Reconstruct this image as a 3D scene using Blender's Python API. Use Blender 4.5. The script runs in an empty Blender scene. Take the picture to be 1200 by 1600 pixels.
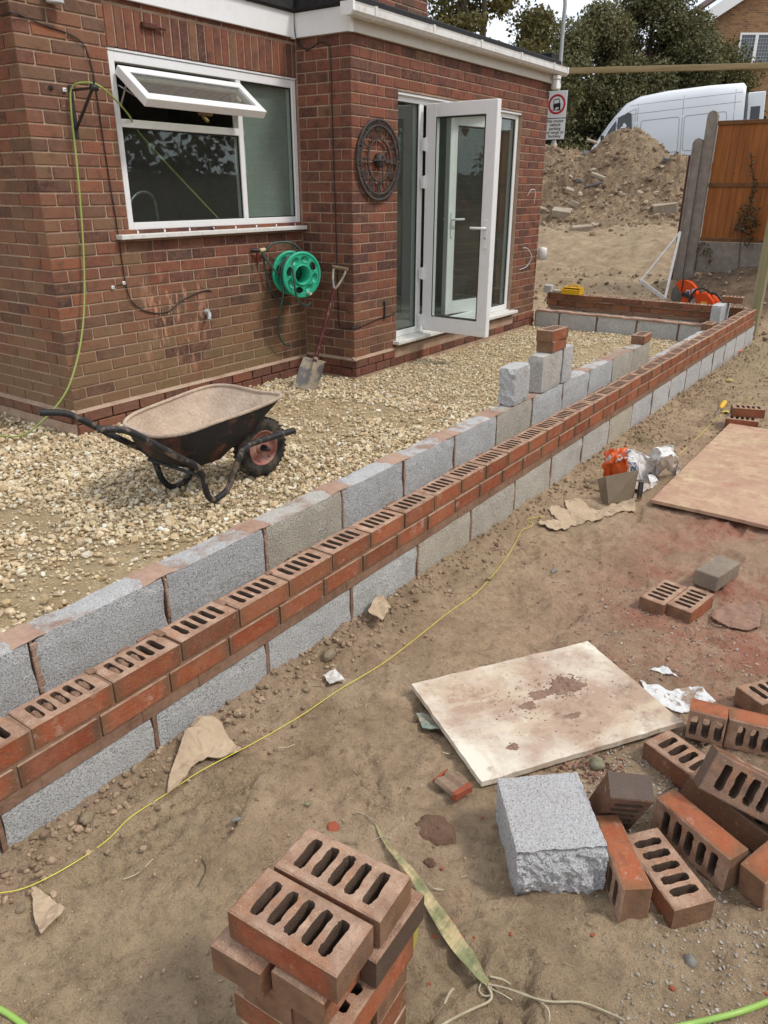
import bpy, bmesh, math, random
import numpy as np
from mathutils import Vector, Matrix, Euler
from mathutils.geometry import tessellate_polygon

random.seed(7)
RNG = np.random.RandomState(11)
sc = bpy.context.scene
COL = sc.collection

# ------------------------------------------------------------------ camera
YAW, PITCH, ROLL = -0.6115, 0.4028, 0.0024
CAM = Vector((1.491, -0.692, 1.160))
FWD = Vector((math.sin(YAW)*math.cos(PITCH), math.cos(YAW)*math.cos(PITCH), -math.sin(PITCH)))
RGT = Vector((math.cos(YAW), -math.sin(YAW), 0))
UPV = RGT.cross(FWD)
R2 = RGT*math.cos(ROLL) + UPV*math.sin(ROLL)
U2 = -RGT*math.sin(ROLL) + UPV*math.cos(ROLL)
cam = bpy.data.objects.new('camera', bpy.data.cameras.new('camera'))
COL.objects.link(cam)
cam.matrix_world = Matrix(((R2.x, U2.x, -FWD.x, CAM.x), (R2.y, U2.y, -FWD.y, CAM.y),
                           (R2.z, U2.z, -FWD.z, CAM.z), (0, 0, 0, 1)))
cam.data.sensor_width = 36
cam.data.sensor_fit = 'AUTO'
cam.data.lens = 36*1182.6/1600
cam.data.clip_start = 0.05
cam.data.clip_end = 1500
sc.camera = cam

# ------------------------------------------------------------------ sky, sun, exposure
SUN_EL, SUN_AZ = math.radians(52), math.radians(72)      # azimuth clockwise from +y
world = bpy.data.worlds.new('World')
sc.world = world
world.use_nodes = True
wn = world.node_tree
wn.nodes.clear()
w_out = wn.nodes.new('ShaderNodeOutputWorld')
w_bg = wn.nodes.new('ShaderNodeBackground')
w_bg.inputs['Strength'].default_value = 0.1
w_sky = wn.nodes.new('ShaderNodeTexSky')
w_sky.sky_type = 'NISHITA'
w_sky.sun_disc = False
w_sky.sun_elevation = SUN_EL
w_sky.sun_rotation = SUN_AZ
w_sky.dust_density = 3.0
w_tc = wn.nodes.new('ShaderNodeTexCoord')
w_map = wn.nodes.new('ShaderNodeMapping')
w_map.inputs['Scale'].default_value = (1.0, 1.0, 2.6)
w_n = wn.nodes.new('ShaderNodeTexNoise')
w_n.inputs['Scale'].default_value = 2.4
w_n.inputs['Detail'].default_value = 7
w_n.inputs['Roughness'].default_value = 0.55
w_r = wn.nodes.new('ShaderNodeValToRGB')
w_r.color_ramp.elements[0].position = 0.33
w_r.color_ramp.elements[0].color = (0.55, 0.55, 0.55, 1)
w_r.color_ramp.elements[1].position = 0.58
w_r.color_ramp.elements[1].color = (0.97, 0.97, 0.97, 1)
w_n2 = wn.nodes.new('ShaderNodeTexNoise')
w_n2.inputs['Scale'].default_value = 5.0
w_n2.inputs['Detail'].default_value = 5
w_r2 = wn.nodes.new('ShaderNodeValToRGB')
w_r2.color_ramp.elements[0].position = 0.3
w_r2.color_ramp.elements[0].color = (7.0, 7.6, 8.6, 1)
w_r2.color_ramp.elements[1].position = 0.7
w_r2.color_ramp.elements[1].color = (9.6, 9.9, 10.3, 1)
w_mix = wn.nodes.new('ShaderNodeMix')
w_mix.data_type = 'RGBA'
wn.links.new(w_tc.outputs['Generated'], w_map.inputs['Vector'])
wn.links.new(w_map.outputs['Vector'], w_n.inputs['Vector'])
wn.links.new(w_map.outputs['Vector'], w_n2.inputs['Vector'])
wn.links.new(w_n.outputs['Fac'], w_r.inputs['Fac'])
wn.links.new(w_n2.outputs['Fac'], w_r2.inputs['Fac'])
wn.links.new(w_r.outputs['Color'], w_mix.inputs['Factor'])
wn.links.new(w_sky.outputs['Color'], w_mix.inputs['A'])
wn.links.new(w_r2.outputs['Color'], w_mix.inputs['B'])
wn.links.new(w_mix.outputs['Result'], w_bg.inputs['Color'])
wn.links.new(w_bg.outputs['Background'], w_out.inputs['Surface'])

sun = bpy.data.objects.new('sun', bpy.data.lights.new('sun', 'SUN'))
COL.objects.link(sun)
sun.data.energy = 1.5
sun.data.angle = math.radians(10)
sun.data.color = (1.0, 0.95, 0.88)
sd = Vector((math.sin(SUN_AZ)*math.cos(SUN_EL), math.cos(SUN_AZ)*math.cos(SUN_EL), math.sin(SUN_EL)))
sun.rotation_euler = sd.to_track_quat('Z', 'Y').to_euler()

sc.view_settings.view_transform = 'Standard'
sc.view_settings.look = 'None'
sc.view_settings.exposure = 0.48
sc.view_settings.gamma = 1.0
sc.view_settings.use_curve_mapping = False

# ------------------------------------------------------------------ numpy noise
_perm = np.random.RandomState(3).permutation(4096)
_g = np.random.RandomState(4).rand(4096)
def _h(ix, iy):
    return _g[_perm[(_perm[ix & 4095] + iy) & 4095]]
def vnoise(x, y):
    x = np.asarray(x, float); y = np.asarray(y, float)
    ix = np.floor(x).astype(int); iy = np.floor(y).astype(int)
    fx = x-ix; fy = y-iy
    fx = fx*fx*fx*(fx*(fx*6-15)+10); fy = fy*fy*fy*(fy*(fy*6-15)+10)
    a = _h(ix, iy); b = _h(ix+1, iy); c = _h(ix, iy+1); d = _h(ix+1, iy+1)
    return (a*(1-fx)+b*fx)*(1-fy) + (c*(1-fx)+d*fx)*fy - 0.5
def fbm(x, y, sc_, o=4, g=0.5):
    r = 0; a = 1.0
    for k in range(o):
        r = r + a*vnoise(np.asarray(x)*sc_+13.7*k, np.asarray(y)*sc_+7.3*k); a *= g; sc_ *= 2.03
    return r
def sstep(a, b, x):
    t = np.clip((np.asarray(x, float)-a)/(b-a), 0, 1)
    return t*t*(3-2*t)

# ------------------------------------------------------------------ object helpers
def link(o, parent=None):
    COL.objects.link(o)
    if parent is not None: o.parent = parent
    return o
def tag(o, label=None, cat=None, group=None, kind=None):
    if label: o['label'] = label
    if cat: o['category'] = cat
    if group: o['group'] = group
    if kind: o['kind'] = kind
    return o
def empty(name, loc=(0, 0, 0), rot=(0, 0, 0), label=None, cat=None, group=None, parent=None):
    o = bpy.data.objects.new(name, None)
    o.empty_display_size = 0.1
    o.location = loc; o.rotation_euler = rot
    link(o, parent)
    return tag(o, label, cat, group)
def copy_tree(o, parent=None, loc=None, rot=None):
    c = o.copy(); COL.objects.link(c)
    if parent is not None: c.parent = parent
    if loc is not None: c.location = loc
    if rot is not None: c.rotation_euler = rot
    for ch in list(o.children):
        copy_tree(ch, c)
    return c

class MB:
    """collects shapes for one mesh object"""
    def __init__(s): s.v = []; s.f = []; s.m = []; s.sm = []
    def add(s, vs, fs, mi=0, smooth=False):
        n = len(s.v); s.v += [tuple(v) for v in vs]
        for f in fs: s.f.append(tuple(i+n for i in f)); s.m.append(mi); s.sm.append(smooth)
        return s
    def box(s, a, b, mi=0, bev=0.0, R=None, o=None):
        """box between corners a and b; bev chamfers the edges; R rotation about o"""
        x0, y0, z0 = [min(a[i], b[i]) for i in range(3)]; x1, y1, z1 = [max(a[i], b[i]) for i in range(3)]
        if bev <= 0:
            vs = [(x0,y0,z0),(x1,y0,z0),(x1,y1,z0),(x0,y1,z0),(x0,y0,z1),(x1,y0,z1),(x1,y1,z1),(x0,y1,z1)]
            fs = [(0,3,2,1),(4,5,6,7),(0,1,5,4),(1,2,6,5),(2,3,7,6),(3,0,4,7)]
        else:
            e = min(bev, (x1-x0)*.45, (y1-y0)*.45, (z1-z0)*.45)
            vs = []
            for sx, X in ((1, x0), (-1, x1)):
                for sy, Y in ((1, y0), (-1, y1)):
                    for sz, Z in ((1, z0), (-1, z1)):
                        vs += [(X, Y+sy*e, Z+sz*e), (X+sx*e, Y, Z+sz*e), (X+sx*e, Y+sy*e, Z)]
            def I(i, j, k, q): return ((i*2+j)*2+k)*3+q
            fs = [(I(0,0,0,0),I(0,0,1,0),I(0,1,1,0),I(0,1,0,0)), (I(1,0,0,0),I(1,1,0,0),I(1,1,1,0),I(1,0,1,0)),
                  (I(0,0,0,1),I(1,0,0,1),I(1,0,1,1),I(0,0,1,1)), (I(0,1,0,1),I(0,1,1,1),I(1,1,1,1),I(1,1,0,1)),
                  (I(0,0,0,2),I(0,1,0,2),I(1,1,0,2),I(1,0,0,2)), (I(0,0,1,2),I(1,0,1,2),I(1,1,1,2),I(0,1,1,2))]
            for j in (0, 1):
                for k in (0, 1):
                    q = (I(0,j,k,1),I(0,j,k,2),I(1,j,k,2),I(1,j,k,1)); fs.append(q if (j == k) else q[::-1])
            for i in (0, 1):
                for k in (0, 1):
                    q = (I(i,0,k,0),I(i,1,k,0),I(i,1,k,2),I(i,0,k,2)); fs.append(q if (i == k) else q[::-1])
            for i in (0, 1):
                for j in (0, 1):
                    q = (I(i,j,0,0),I(i,j,0,1),I(i,j,1,1),I(i,j,1,0)); fs.append(q if (i == j) else q[::-1])
            for i in (0, 1):
                for j in (0, 1):
                    for k in (0, 1):
                        q = (I(i,j,k,0),I(i,j,k,1),I(i,j,k,2)); fs.append(q if (i+j+k) % 2 == 1 else q[::-1])
        if R is not None:
            o = Vector(o) if o is not None else Vector(((x0+x1)/2, (y0+y1)/2, (z0+z1)/2))
            vs = [tuple(R @ (Vector(v)-o) + o) for v in vs]
        return s.add(vs, fs, mi)
    def tube(s, pts, r, seg=8, mi=0, sub=0, caps=True):
        P = [Vector(p) for p in pts]
        if sub and len(P) > 2:
            Q = []
            for i in range(len(P)-1):
                p0 = P[max(i-1, 0)]; p1 = P[i]; p2 = P[i+1]; p3 = P[min(i+2, len(P)-1)]
                for k in range(sub):
                    t = k/sub
                    Q.append(0.5*((2*p1)+(-p0+p2)*t+(2*p0-5*p1+4*p2-p3)*t*t+(-p0+3*p1-3*p2+p3)*t**3))
            Q.append(P[-1]); P = Q
        n = len(P); rr = r if hasattr(r, '__len__') else None
        def rad(i):
            if rr is None: return r
            t = i/(n-1)*(len(rr)-1); a = int(min(t, len(rr)-2)); return rr[a]+(rr[a+1]-rr[a])*(t-a)
        up = None; vs = []
        for i in range(n):
            d = (P[min(i+1, n-1)]-P[max(i-1, 0)])
            if d.length < 1e-9: d = Vector((0, 0, 1))
            d.normalize()
            if up is None:
                up = Vector((0, 0, 1)) if abs(d.z) < .9 else Vector((1, 0, 0))
            a = up - d*up.dot(d)
            if a.length < 1e-6: a = d.orthogonal()
            a.normalize(); up = a; b = d.cross(a)
            for k in range(seg):
                t = 2*math.pi*k/seg; vs.append(P[i]+(a*math.cos(t)+b*math.sin(t))*rad(i))
        fs = [(i*seg+k, i*seg+(k+1) % seg, (i+1)*seg+(k+1) % seg, (i+1)*seg+k) for i in range(n-1) for k in range(seg)]
        s.add(vs, fs, mi, True)
        if caps:
            s.add(vs[:seg], [tuple(range(seg))[::-1]], mi); s.add(vs[-seg:], [tuple(range(seg))], mi)
        return s
    def lathe(s, prof, o, axis, seg=32, mi=0, smooth=True, a0=0, a1=2*math.pi):
        """prof [(r,h)] revolved about axis through o"""
        ax = Vector(axis).normalized(); u = ax.orthogonal().normalized(); w = ax.cross(u); o = Vector(o)
        full = abs(a1-a0-2*math.pi) < 1e-6; m = seg if full else seg+1
        vs = []
        for r, h in prof:
            for k in range(m):
                t = a0+(a1-a0)*k/seg
                vs.append(o+ax*h+(u*math.cos(t)+w*math.sin(t))*r)
        fs = []
        for i in range(len(prof)-1):
            for k in range(seg):
                k2 = (k+1) % m
                fs.append((i*m+k, i*m+k2, (i+1)*m+k2, (i+1)*m+k))
        return s.add(vs, fs, mi, smooth)
    def prism(s, poly, O, U, V, N, t, mi=0):
        """polygon (2-D points) in the plane O,U,V extruded by t along N"""
        O = Vector(O); U = Vector(U); V = Vector(V); N = Vector(N); n = len(poly)
        a = [O+U*p[0]+V*p[1] for p in poly]; b = [q+N*t for q in a]
        tr = tessellate_polygon([[Vector((p[0], p[1], 0)) for p in poly]])
        vs = a+b; fs = []
        for q in tr: fs.append(tuple(q)); fs.append(tuple(i+n for i in q)[::-1])
        fs += [(i, (i+1) % n, (i+1) % n+n, i+n) for i in range(n)]
        return s.add(vs, fs, mi)
    def mesh(s, name, mats=(), fix=True):
        me = bpy.data.meshes.new(name); me.from_pydata(s.v, [], s.f)
        for m in (mats if isinstance(mats, (list, tuple)) else [mats]): me.materials.append(m)
        me.polygons.foreach_set('material_index', s.m)
        me.polygons.foreach_set('use_smooth', s.sm)
        if fix:
            bm = bmesh.new(); bm.from_mesh(me); bmesh.ops.recalc_face_normals(bm, faces=bm.faces); bm.to_mesh(me); bm.free()
        me.update(); return me
    def build(s, name, mats, parent=None, fix=True):
        return link(bpy.data.objects.new(name, s.mesh(name, mats, fix)), parent)

def fast_mesh(name, V, F, mat, cols=None, smooth=False, extra=None):
    """mesh from numpy arrays: V (n,3), F (m,k); cols (n,3) -> colour attribute 'tint'"""
    me = bpy.data.meshes.new(name)
    V = np.asarray(V, np.float32); F = np.asarray(F, np.int32)
    me.vertices.add(len(V)); me.vertices.foreach_set('co', V.ravel())
    k = F.shape[1]
    me.loops.add(F.size); me.loops.foreach_set('vertex_index', F.ravel())
    me.polygons.add(len(F)); me.polygons.foreach_set('loop_start', np.arange(0, F.size, k, dtype=np.int32))
    try: me.polygons.foreach_set('loop_total', np.full(len(F), k, np.int32))
    except Exception: pass
    me.polygons.foreach_set('use_smooth', np.full(len(F), smooth, bool))
    me.update(calc_edges=True); me.validate()
    if cols is not None:
        a = me.color_attributes.new('tint', 'FLOAT_COLOR', 'POINT')
        c = np.ones((len(V), 4), np.float32); c[:, :3] = cols; a.data.foreach_set('color', c.ravel())
    for nm, arr in (extra or {}).items():
        a = me.attributes.new(nm, 'FLOAT', 'POINT'); a.data.foreach_set('value', np.asarray(arr, np.float32))
    if mat: me.materials.append(mat)
    return me

# ------------------------------------------------------------------ material helpers
class NB:
    def __init__(s, name, rough=0.8, spec=0.3):
        s.mat = bpy.data.materials.new(name); s.mat.use_nodes = True
        s.nt = s.mat.node_tree; s.b = s.nt.nodes['Principled BSDF']
        s.b.inputs['Roughness'].default_value = rough
        s.b.inputs['Specular IOR Level'].default_value = spec
        s.out = s.nt.nodes['Material Output']
    def n(s, t, **kw):
        x = s.nt.nodes.new(t)
        for k, v in kw.items(): setattr(x, k, v)
        return x
    def set(s, sock, v):
        if isinstance(v, bpy.types.NodeSocket): s.nt.links.new(v, sock)
        elif v is not None:
            if sock.type == 'RGBA' and len(v) == 3: v = (*v, 1)
            sock.default_value = v
    def coord(s, kind='Object'):
        if kind == 'Position': return s.n('ShaderNodeNewGeometry').outputs['Position']
        return s.n('ShaderNodeTexCoord').outputs[kind]
    def mapv(s, v, scale=(1, 1, 1), rot=(0, 0, 0), loc=(0, 0, 0)):
        m = s.n('ShaderNodeMapping'); s.set(m.inputs['Vector'], v)
        m.inputs['Scale'].default_value = scale; m.inputs['Rotation'].default_value = rot; m.inputs['Location'].default_value = loc
        return m.outputs['Vector']
    def noise(s, v, scale, detail=4, rough=0.55, dist=0.0):
        t = s.n('ShaderNodeTexNoise'); s.set(t.inputs['Vector'], v)
        t.inputs['Scale'].default_value = scale; t.inputs['Detail'].default_value = detail
        t.inputs['Roughness'].default_value = rough; t.inputs['Distortion'].default_value = dist
        return t.outputs['Fac']
    def voro(s, v, scale, out='Distance', feature='F1'):
        t = s.n('ShaderNodeTexVoronoi', feature=feature); s.set(t.inputs['Vector'], v); t.inputs['Scale'].default_value = scale
        return t.outputs[out]
    def ramp(s, f, stops, interp='LINEAR'):
        r = s.n('ShaderNodeValToRGB'); cr = r.color_ramp; cr.interpolation = interp
        while len(cr.elements) < len(stops): cr.elements.new(0.5)
        for e, (p, c) in zip(cr.elements, stops):
            e.position = p; e.color = (c, c, c, 1) if not hasattr(c, '__len__') else (*c, 1)
        s.set(r.inputs['Fac'], f); return r.outputs['Color']
    def mix(s, f, a, b, blend='MIX'):
        m = s.n('ShaderNodeMix', data_type='RGBA', blend_type=blend)
        s.set(m.inputs['Factor'], f); s.set(m.inputs['A'], a); s.set(m.inputs['B'], b)
        return m.outputs['Result']
    def math(s, op, a, b=None, c=None):
        m = s.n('ShaderNodeMath', operation=op)
        s.set(m.inputs[0], a)
        if b is not None: s.set(m.inputs[1], b)
        if c is not None: s.set(m.inputs[2], c)
        return m.outputs[0]
    def mr(s, v, a, b, c=0.0, d=1.0):
        m = s.n('ShaderNodeMapRange'); s.set(m.inputs['Value'], v)
        for k, q in zip(('From Min', 'From Max', 'To Min', 'To Max'), (a, b, c, d)): m.inputs[k].default_value = q
        return m.outputs['Result']
    def sep(s, v):
        m = s.n('ShaderNodeSeparateXYZ'); s.set(m.inputs[0], v); return m.outputs
    def attr(s, name, typ='GEOMETRY', out='Fac'):
        a = s.n('ShaderNodeAttribute', attribute_type=typ); a.attribute_name = name; return a.outputs[out]
    def orand(s): return s.n('ShaderNodeObjectInfo').outputs['Random']
    def bump(s, h, strength=0.5, dist=0.01, normal=None):
        b = s.n('ShaderNodeBump'); b.inputs['Strength'].default_value = strength; b.inputs['Distance'].default_value = dist
        s.set(b.inputs['Height'], h)
        if normal is not None: s.set(b.inputs['Normal'], normal)
        return b.outputs['Normal']
    def done(s, color=None, rough=None, normal=None, metal=None):
        if color is not None: s.set(s.b.inputs['Base Color'], color)
        if rough is not None: s.set(s.b.inputs['Roughness'], rough)
        if normal is not None: s.set(s.b.inputs['Normal'], normal)
        if metal is not None: s.set(s.b.inputs['Metallic'], metal)
        return s.mat
    def offset(s, v, per=7.3):
        """shift the texture by a different amount on every object"""
        r = s.math('MULTIPLY', s.orand(), 37.0*per)
        a = s.n('ShaderNodeVectorMath', operation='ADD'); s.set(a.inputs[0], v)
        c = s.n('ShaderNodeCombineXYZ')
        for k in range(3): s.set(c.inputs[k], r)
        s.set(a.inputs[1], c.outputs[0]); return a.outputs[0]

def dirty(name, col, col2, scale=8, rough=.6, spec=.3, bstr=.15, metal=0, coord='Object', lo=.4, hi=.7, bd=.004):
    """a plain colour broken up by a second one (dust, scuffs)"""
    m = NB(name, rough, spec); c = m.coord(coord)
    f = m.ramp(m.noise(c, scale, 6, .65), [(lo, 0.0), (hi, 1.0)])
    colr = m.mix(f, col, col2)
    colr = m.mix(m.mr(m.noise(c, scale*9, 3), .3, .7, 0, .35), colr, tuple(x*.6 for x in col))
    return m.done(colr, m.mr(f, 0, 1, rough, min(1, rough+.25)), m.bump(m.noise(c, scale*12, 4), bstr, bd), metal)
# ================================================================== materials
def house_brick_mat(name, geo=False):
    m = NB(name, .88, .2)
    pos = m.coord('Position'); s = m.sep(pos)
    r = m.attr('tone') if geo else m.attr('tone', 'OBJECT')
    base = m.ramp(r, [(0, (.045, .024, .025)), (.12, (.085, .036, .032)), (.30, (.185, .062, .042)), (.48, (.115, .056, .042)),
                      (.66, (.225, .076, .046)), (.78, (.165, .105, .062)), (.9, (.065, .038, .040)), (1, (.29, .095, .046))])
    n1 = m.noise(pos, 38, 5, .65); n2 = m.noise(pos, 260, 3, .6)
    base = m.mix(m.mr(n1, .38, .70, 0, .65), base, (.17, .105, .072))
    nb = m.noise(pos, 11, 4, .6); base = m.mix(m.mr(nb, .52, .68, 0, .6), base, (.055, .034, .034)); base = m.mix(m.mr(nb, .45, .32, 0, .45), base, (.24, .095, .055))
    # drag marks and light flecks of the wire-cut face
    drag = m.noise(m.mapv(pos, (60, 60, 900)), 1.0, 3, .6)
    base = m.mix(m.mr(drag, .5, .8, 0, .35), base, (.07, .03, .025))
    base = m.mix(m.mr(n2, .62, .75, 0, .35), base, (.38, .26, .2))
    # green-brown algae low on the kitchen wall and the left side
    isw = m.math('LESS_THAN', s['X'], -2.80)
    low = m.mr(m.math('ADD', s['Z'], m.math('MULTIPLY', m.noise(pos, 2.2, 4), .7)), .20, .98, 1, 0)
    alg = m.math('MULTIPLY', m.math('MULTIPLY', low, m.mr(m.math('ADD', r, m.noise(pos, 9, 3)), .55, 1.0, .25, 1.0)), m.mr(isw, 0, 1, .35, .92))
    alg = m.math('MULTIPLY', alg, m.math('GREATER_THAN', s['Z'], -.188))
    base = m.mix(alg, base, m.mix(n1, (.115, .085, .040), (.22, .16, .095)))
    # the left pier is browner and dustier than the rest
    pier = m.math('MULTIPLY', m.math('LESS_THAN', s['Y'], 2.8), m.mr(m.noise(pos, 3.1, 3), .35, .65, .05, .5))
    base = m.mix(pier, base, (.20, .125, .08))
    # pink render splashes below the window
    bx = m.math('MULTIPLY', m.math('MULTIPLY', m.mr(s['Y'], 2.62, 2.85, 0, 1), m.mr(s['Y'], 3.35, 3.15, 0, 1)),
                m.math('MULTIPLY', m.mr(s['Z'], -.14, .05, 0, 1), m.mr(s['Z'], .68, .5, 0, 1)))
    sp = m.noise(m.mapv(pos, (22, 22, 5), (.35, 0, 0)), 1.0, 6, .75)
    sp = m.math('MULTIPLY', m.math('MULTIPLY', m.mr(sp, .53, .60, 0, 1), bx), isw)
    base = m.mix(m.math('MULTIPLY', sp, .75), base, (.50, .27, .19))
    fl = m.math('MULTIPLY', m.mr(m.noise(pos, 14, 7, .8), .64, .70, 0, .8), 1.0)
    base = m.mix(fl, base, (.40, .30, .24))
    base = m.mix(1.0, base, (1.25, 1.18, 1.12), 'MULTIPLY')
    bmp = m.bump(m.math('ADD', n1, m.math('MULTIPLY', n2, .6)), .9, .006)
    return m.done(base, .9, bmp)

def mortar_mat(name, c1, c2, scale=40):
    m = NB(name, .95, .15); p = m.coord('Position')
    n = m.noise(p, scale, 6, .7)
    c = m.mix(m.mr(m.noise(p, 5, 4), .35, .65), c1, c2)
    c = m.mix(m.mr(n, .4, .75, 0, .5), c, tuple(min(1, x*1.35) for x in c2))
    return m.done(c, .96, m.bump(n, .8, .006))

def perf_brick_mat(name):
    """flashed facing brick: orange heart and brown rim on the long faces, brown ends, buff beds"""
    m = NB(name, .82, .25)
    oc = m.coord('Object'); o = m.offset(oc); s = m.sep(oc)
    nr = m.sep(m.coord('Normal'))
    ax = m.math('ABSOLUTE', nr['X']); az = m.math('ABSOLUTE', nr['Z'])
    n1 = m.noise(o, 22, 5, .6); n2 = m.noise(o, 120, 4, .65); n3 = m.noise(o, 420, 3, .6)
    wob = m.math('MULTIPLY', m.math('SUBTRACT', n1, .5), .05)
    ex = m.mr(m.math('ADD', m.math('ABSOLUTE', s['X']), wob), .074, .104, 1, 0)
    ez = m.mr(m.math('ADD', m.math('ABSOLUTE', s['Z']), m.math('MULTIPLY', wob, .3)), .018, .033, 1, 0)
    heart = m.math('MULTIPLY', ex, m.math('ADD', m.math('MULTIPLY', ez, .75), .25))
    heart = m.math('MULTIPLY', heart, m.mr(m.attr('flash', 'OBJECT'), 0, 1, 1.0, .12))
    rim = m.mix(m.attr('tone', 'OBJECT'), (.155, .085, .048), (.27, .125, .062))
    core = m.mix(m.attr('tone', 'OBJECT'), (.30, .068, .030), (.42, .125, .055))
    core = m.mix(m.mr(n1, .40, .66, 0, .5), core, (.46, .19, .10))
    face = m.mix(heart, rim, core)
    face = m.mix(m.mr(n2, .58, .70, 0, .45), face, (.52, .33, .23))
    face = m.mix(m.mr(m.noise(o, 47, 5, .7), .52, .68, 0, .55), face, (.15, .085, .055))
    eff = m.mr(m.noise(o, 12, 6, .75), .60, .66, 0, .45); face = m.mix(eff, face, (.56, .42, .33))
    endc = m.mix(m.mr(n1, .3, .7), (.17, .095, .055), (.30, .165, .095))
    bed = m.mix(m.mr(n1, .35, .7), (.32, .185, .12), (.56, .38, .27))
    bed = m.mix(m.math('MULTIPLY', m.attr('dark', 'OBJECT'), .8), bed, (.13, .085, .065)); endc = m.mix(m.math('MULTIPLY', m.attr('dark', 'OBJECT'), .85), endc, (.125, .10, .085))
    bed = m.mix(m.mr(m.noise(o, 15, 5, .7), .50, .66, 0, .55), bed, (.46, .22, .115)); bed = m.mix(m.mr(m.noise(o, 31, 5, .75), .56, .68, 0, .5), bed, (.17, .105, .075))
    bed = m.mix(m.mr(n3, .58, .7, 0, .75), bed, (.10, .05, .035))
    bed = m.mix(m.mr(m.noise(o, 160, 2), .66, .72, 0, .7), bed, (.60, .43, .28))
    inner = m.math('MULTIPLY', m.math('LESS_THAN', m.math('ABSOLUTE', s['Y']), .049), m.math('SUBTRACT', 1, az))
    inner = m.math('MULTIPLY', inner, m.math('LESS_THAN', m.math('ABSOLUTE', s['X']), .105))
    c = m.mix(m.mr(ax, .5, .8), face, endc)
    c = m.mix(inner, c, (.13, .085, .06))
    c = m.mix(m.mr(az, .5, .8), c, bed)
    dust = m.mr(m.noise(o, 9, 5, .7), .5, .72, 0, .45)
    c = m.mix(m.math('MULTIPLY', dust, m.mr(m.attr('dust', 'OBJECT'), 0, 1, .35, 1)), c, (.36, .255, .19))
    c = m.mix(m.mr(m.orand(), 0, 1, 0, .30), c, m.mix(1.0, c, (.55, .52, .52), 'MULTIPLY'))
    b1 = m.math('ADD', m.math('MULTIPLY', n3, .55), m.math('MULTIPLY', n2, .8))
    return m.done(c, .9, m.bump(b1, .85, .0045))

def block_mat(name):
    """aerated aggregate block, open grained; 'tan' picks the buff ones, 'soil' dirties the foot"""
    m = NB(name, .95, .15)
    oc = m.coord('Object'); o = m.offset(oc); nr = m.sep(m.coord('Normal')); s = m.sep(oc)
    t = m.attr('tan', 'OBJECT')
    n1 = m.noise(o, 7, 4, .6); v = m.voro(o, 150); v2 = m.noise(o, 185, 5, .75); v3 = m.voro(o, 85)
    c = m.mix(t, m.mix(m.mr(n1, .3, .7), (.56, .56, .545), (.70, .695, .675)), m.mix(m.mr(n1, .3, .7), (.50, .435, .32), (.66, .59, .46)))
    c = m.mix(m.mr(m.orand(), 0, 1, 0, .28), c, m.mix(t, (.46, .465, .465), (.48, .43, .34)))
    c = m.mix(m.mr(m.noise(o, 9, 5, .7), .56, .70, 0, .35), c, (.33, .28, .23))
    c = m.mix(m.attr('pale', 'OBJECT'), c, (.70, .70, .71))
    pit = m.mr(v, .10, .30, 1, 0)
    c = m.mix(m.math('MULTIPLY', m.mr(v2, .53, .60, 0, 1), .74), c, (.155, .16, .165))
    c = m.mix(m.math('MULTIPLY', m.mr(v2, .47, .40, 0, 1), .75), c, (.80, .81, .82))
    c = m.mix(m.mr(v3, .07, .16, .75, 0), c, (.07, .07, .075))
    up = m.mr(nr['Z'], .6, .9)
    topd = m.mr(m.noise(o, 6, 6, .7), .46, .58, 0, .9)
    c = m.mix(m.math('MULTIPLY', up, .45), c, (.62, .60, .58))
    c = m.mix(m.math('MULTIPLY', m.math('MULTIPLY', topd, up), m.attr('topdirt', 'OBJECT')), c, (.40, .255, .185))
    so = m.math('MULTIPLY', m.attr('soil', 'OBJECT'), m.mr(m.math('ADD', s['Z'], m.math('MULTIPLY', n1, .12)), -.07, .03, 1, 0))
    c = m.mix(m.math('MULTIPLY', so, .6), c, (.32, .22, .15))
    h = m.math('SUBTRACT', v2, m.math('MULTIPLY', pit, .5))
    return m.done(c, .96, m.bump(h, 1.0, .009))

M = {}
M['hbrick'] = house_brick_mat('old_brick')
M['hbrick_geo'] = house_brick_mat('old_brick_joined', True)
M['hmortar'] = mortar_mat('old_mortar', (.31, .20, .14), (.42, .305, .22))
M['nmortar'] = mortar_mat('new_mortar', (.185, .105, .068), (.28, .175, .12))
M['pmortar'] = mortar_mat('pink_mortar', (.29, .175, .125), (.40, .27, .20))
M['perf'] = perf_brick_mat('perforated_brick')
M['block'] = block_mat('aggregate_block')
def plastic(name, col, rough=.35, dirt=.0, dcol=(.35, .28, .2)):
    m = NB(name, rough, .5); p = m.coord('Position')
    f = m.mr(m.noise(p, 14, 6, .7), .5, .75, 0, dirt)
    return m.done(m.mix(f, col, dcol), m.mr(f, 0, 1, rough, .8), m.bump(m.noise(p, 90, 3), .04, .002))
M['upvc'] = plastic('white_upvc', (.80, .80, .79), .3, .22, (.55, .52, .46))
M['upvc_old'] = plastic('weathered_white_upvc', (.70, .685, .65), .45, .6, (.38, .34, .27))
M['gasket'] = plastic('black_gasket', (.02, .02, .02), .5, .1)
M['black'] = plastic('black_plastic', (.018, .018, .018), .4, .25, (.14, .11, .09))
M['chrome'] = dirty('dull_chrome', (.55, .55, .55), (.35, .35, .35), 10, .2, .5, .02, 1)
M['chrome'].node_tree.nodes['Principled BSDF'].inputs['Metallic'].default_value = 1
M['felt'] = dirty('black_roofing_felt', (.018, .018, .02), (.05, .048, .045), 25, .8, .3, .6)
M['fascia_shade'] = plastic('shaded_white_fascia', (.66, .62, .54), .5, .35, (.45, .39, .3))  # white fascia on the door wall, its beige shade put into the colour

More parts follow.
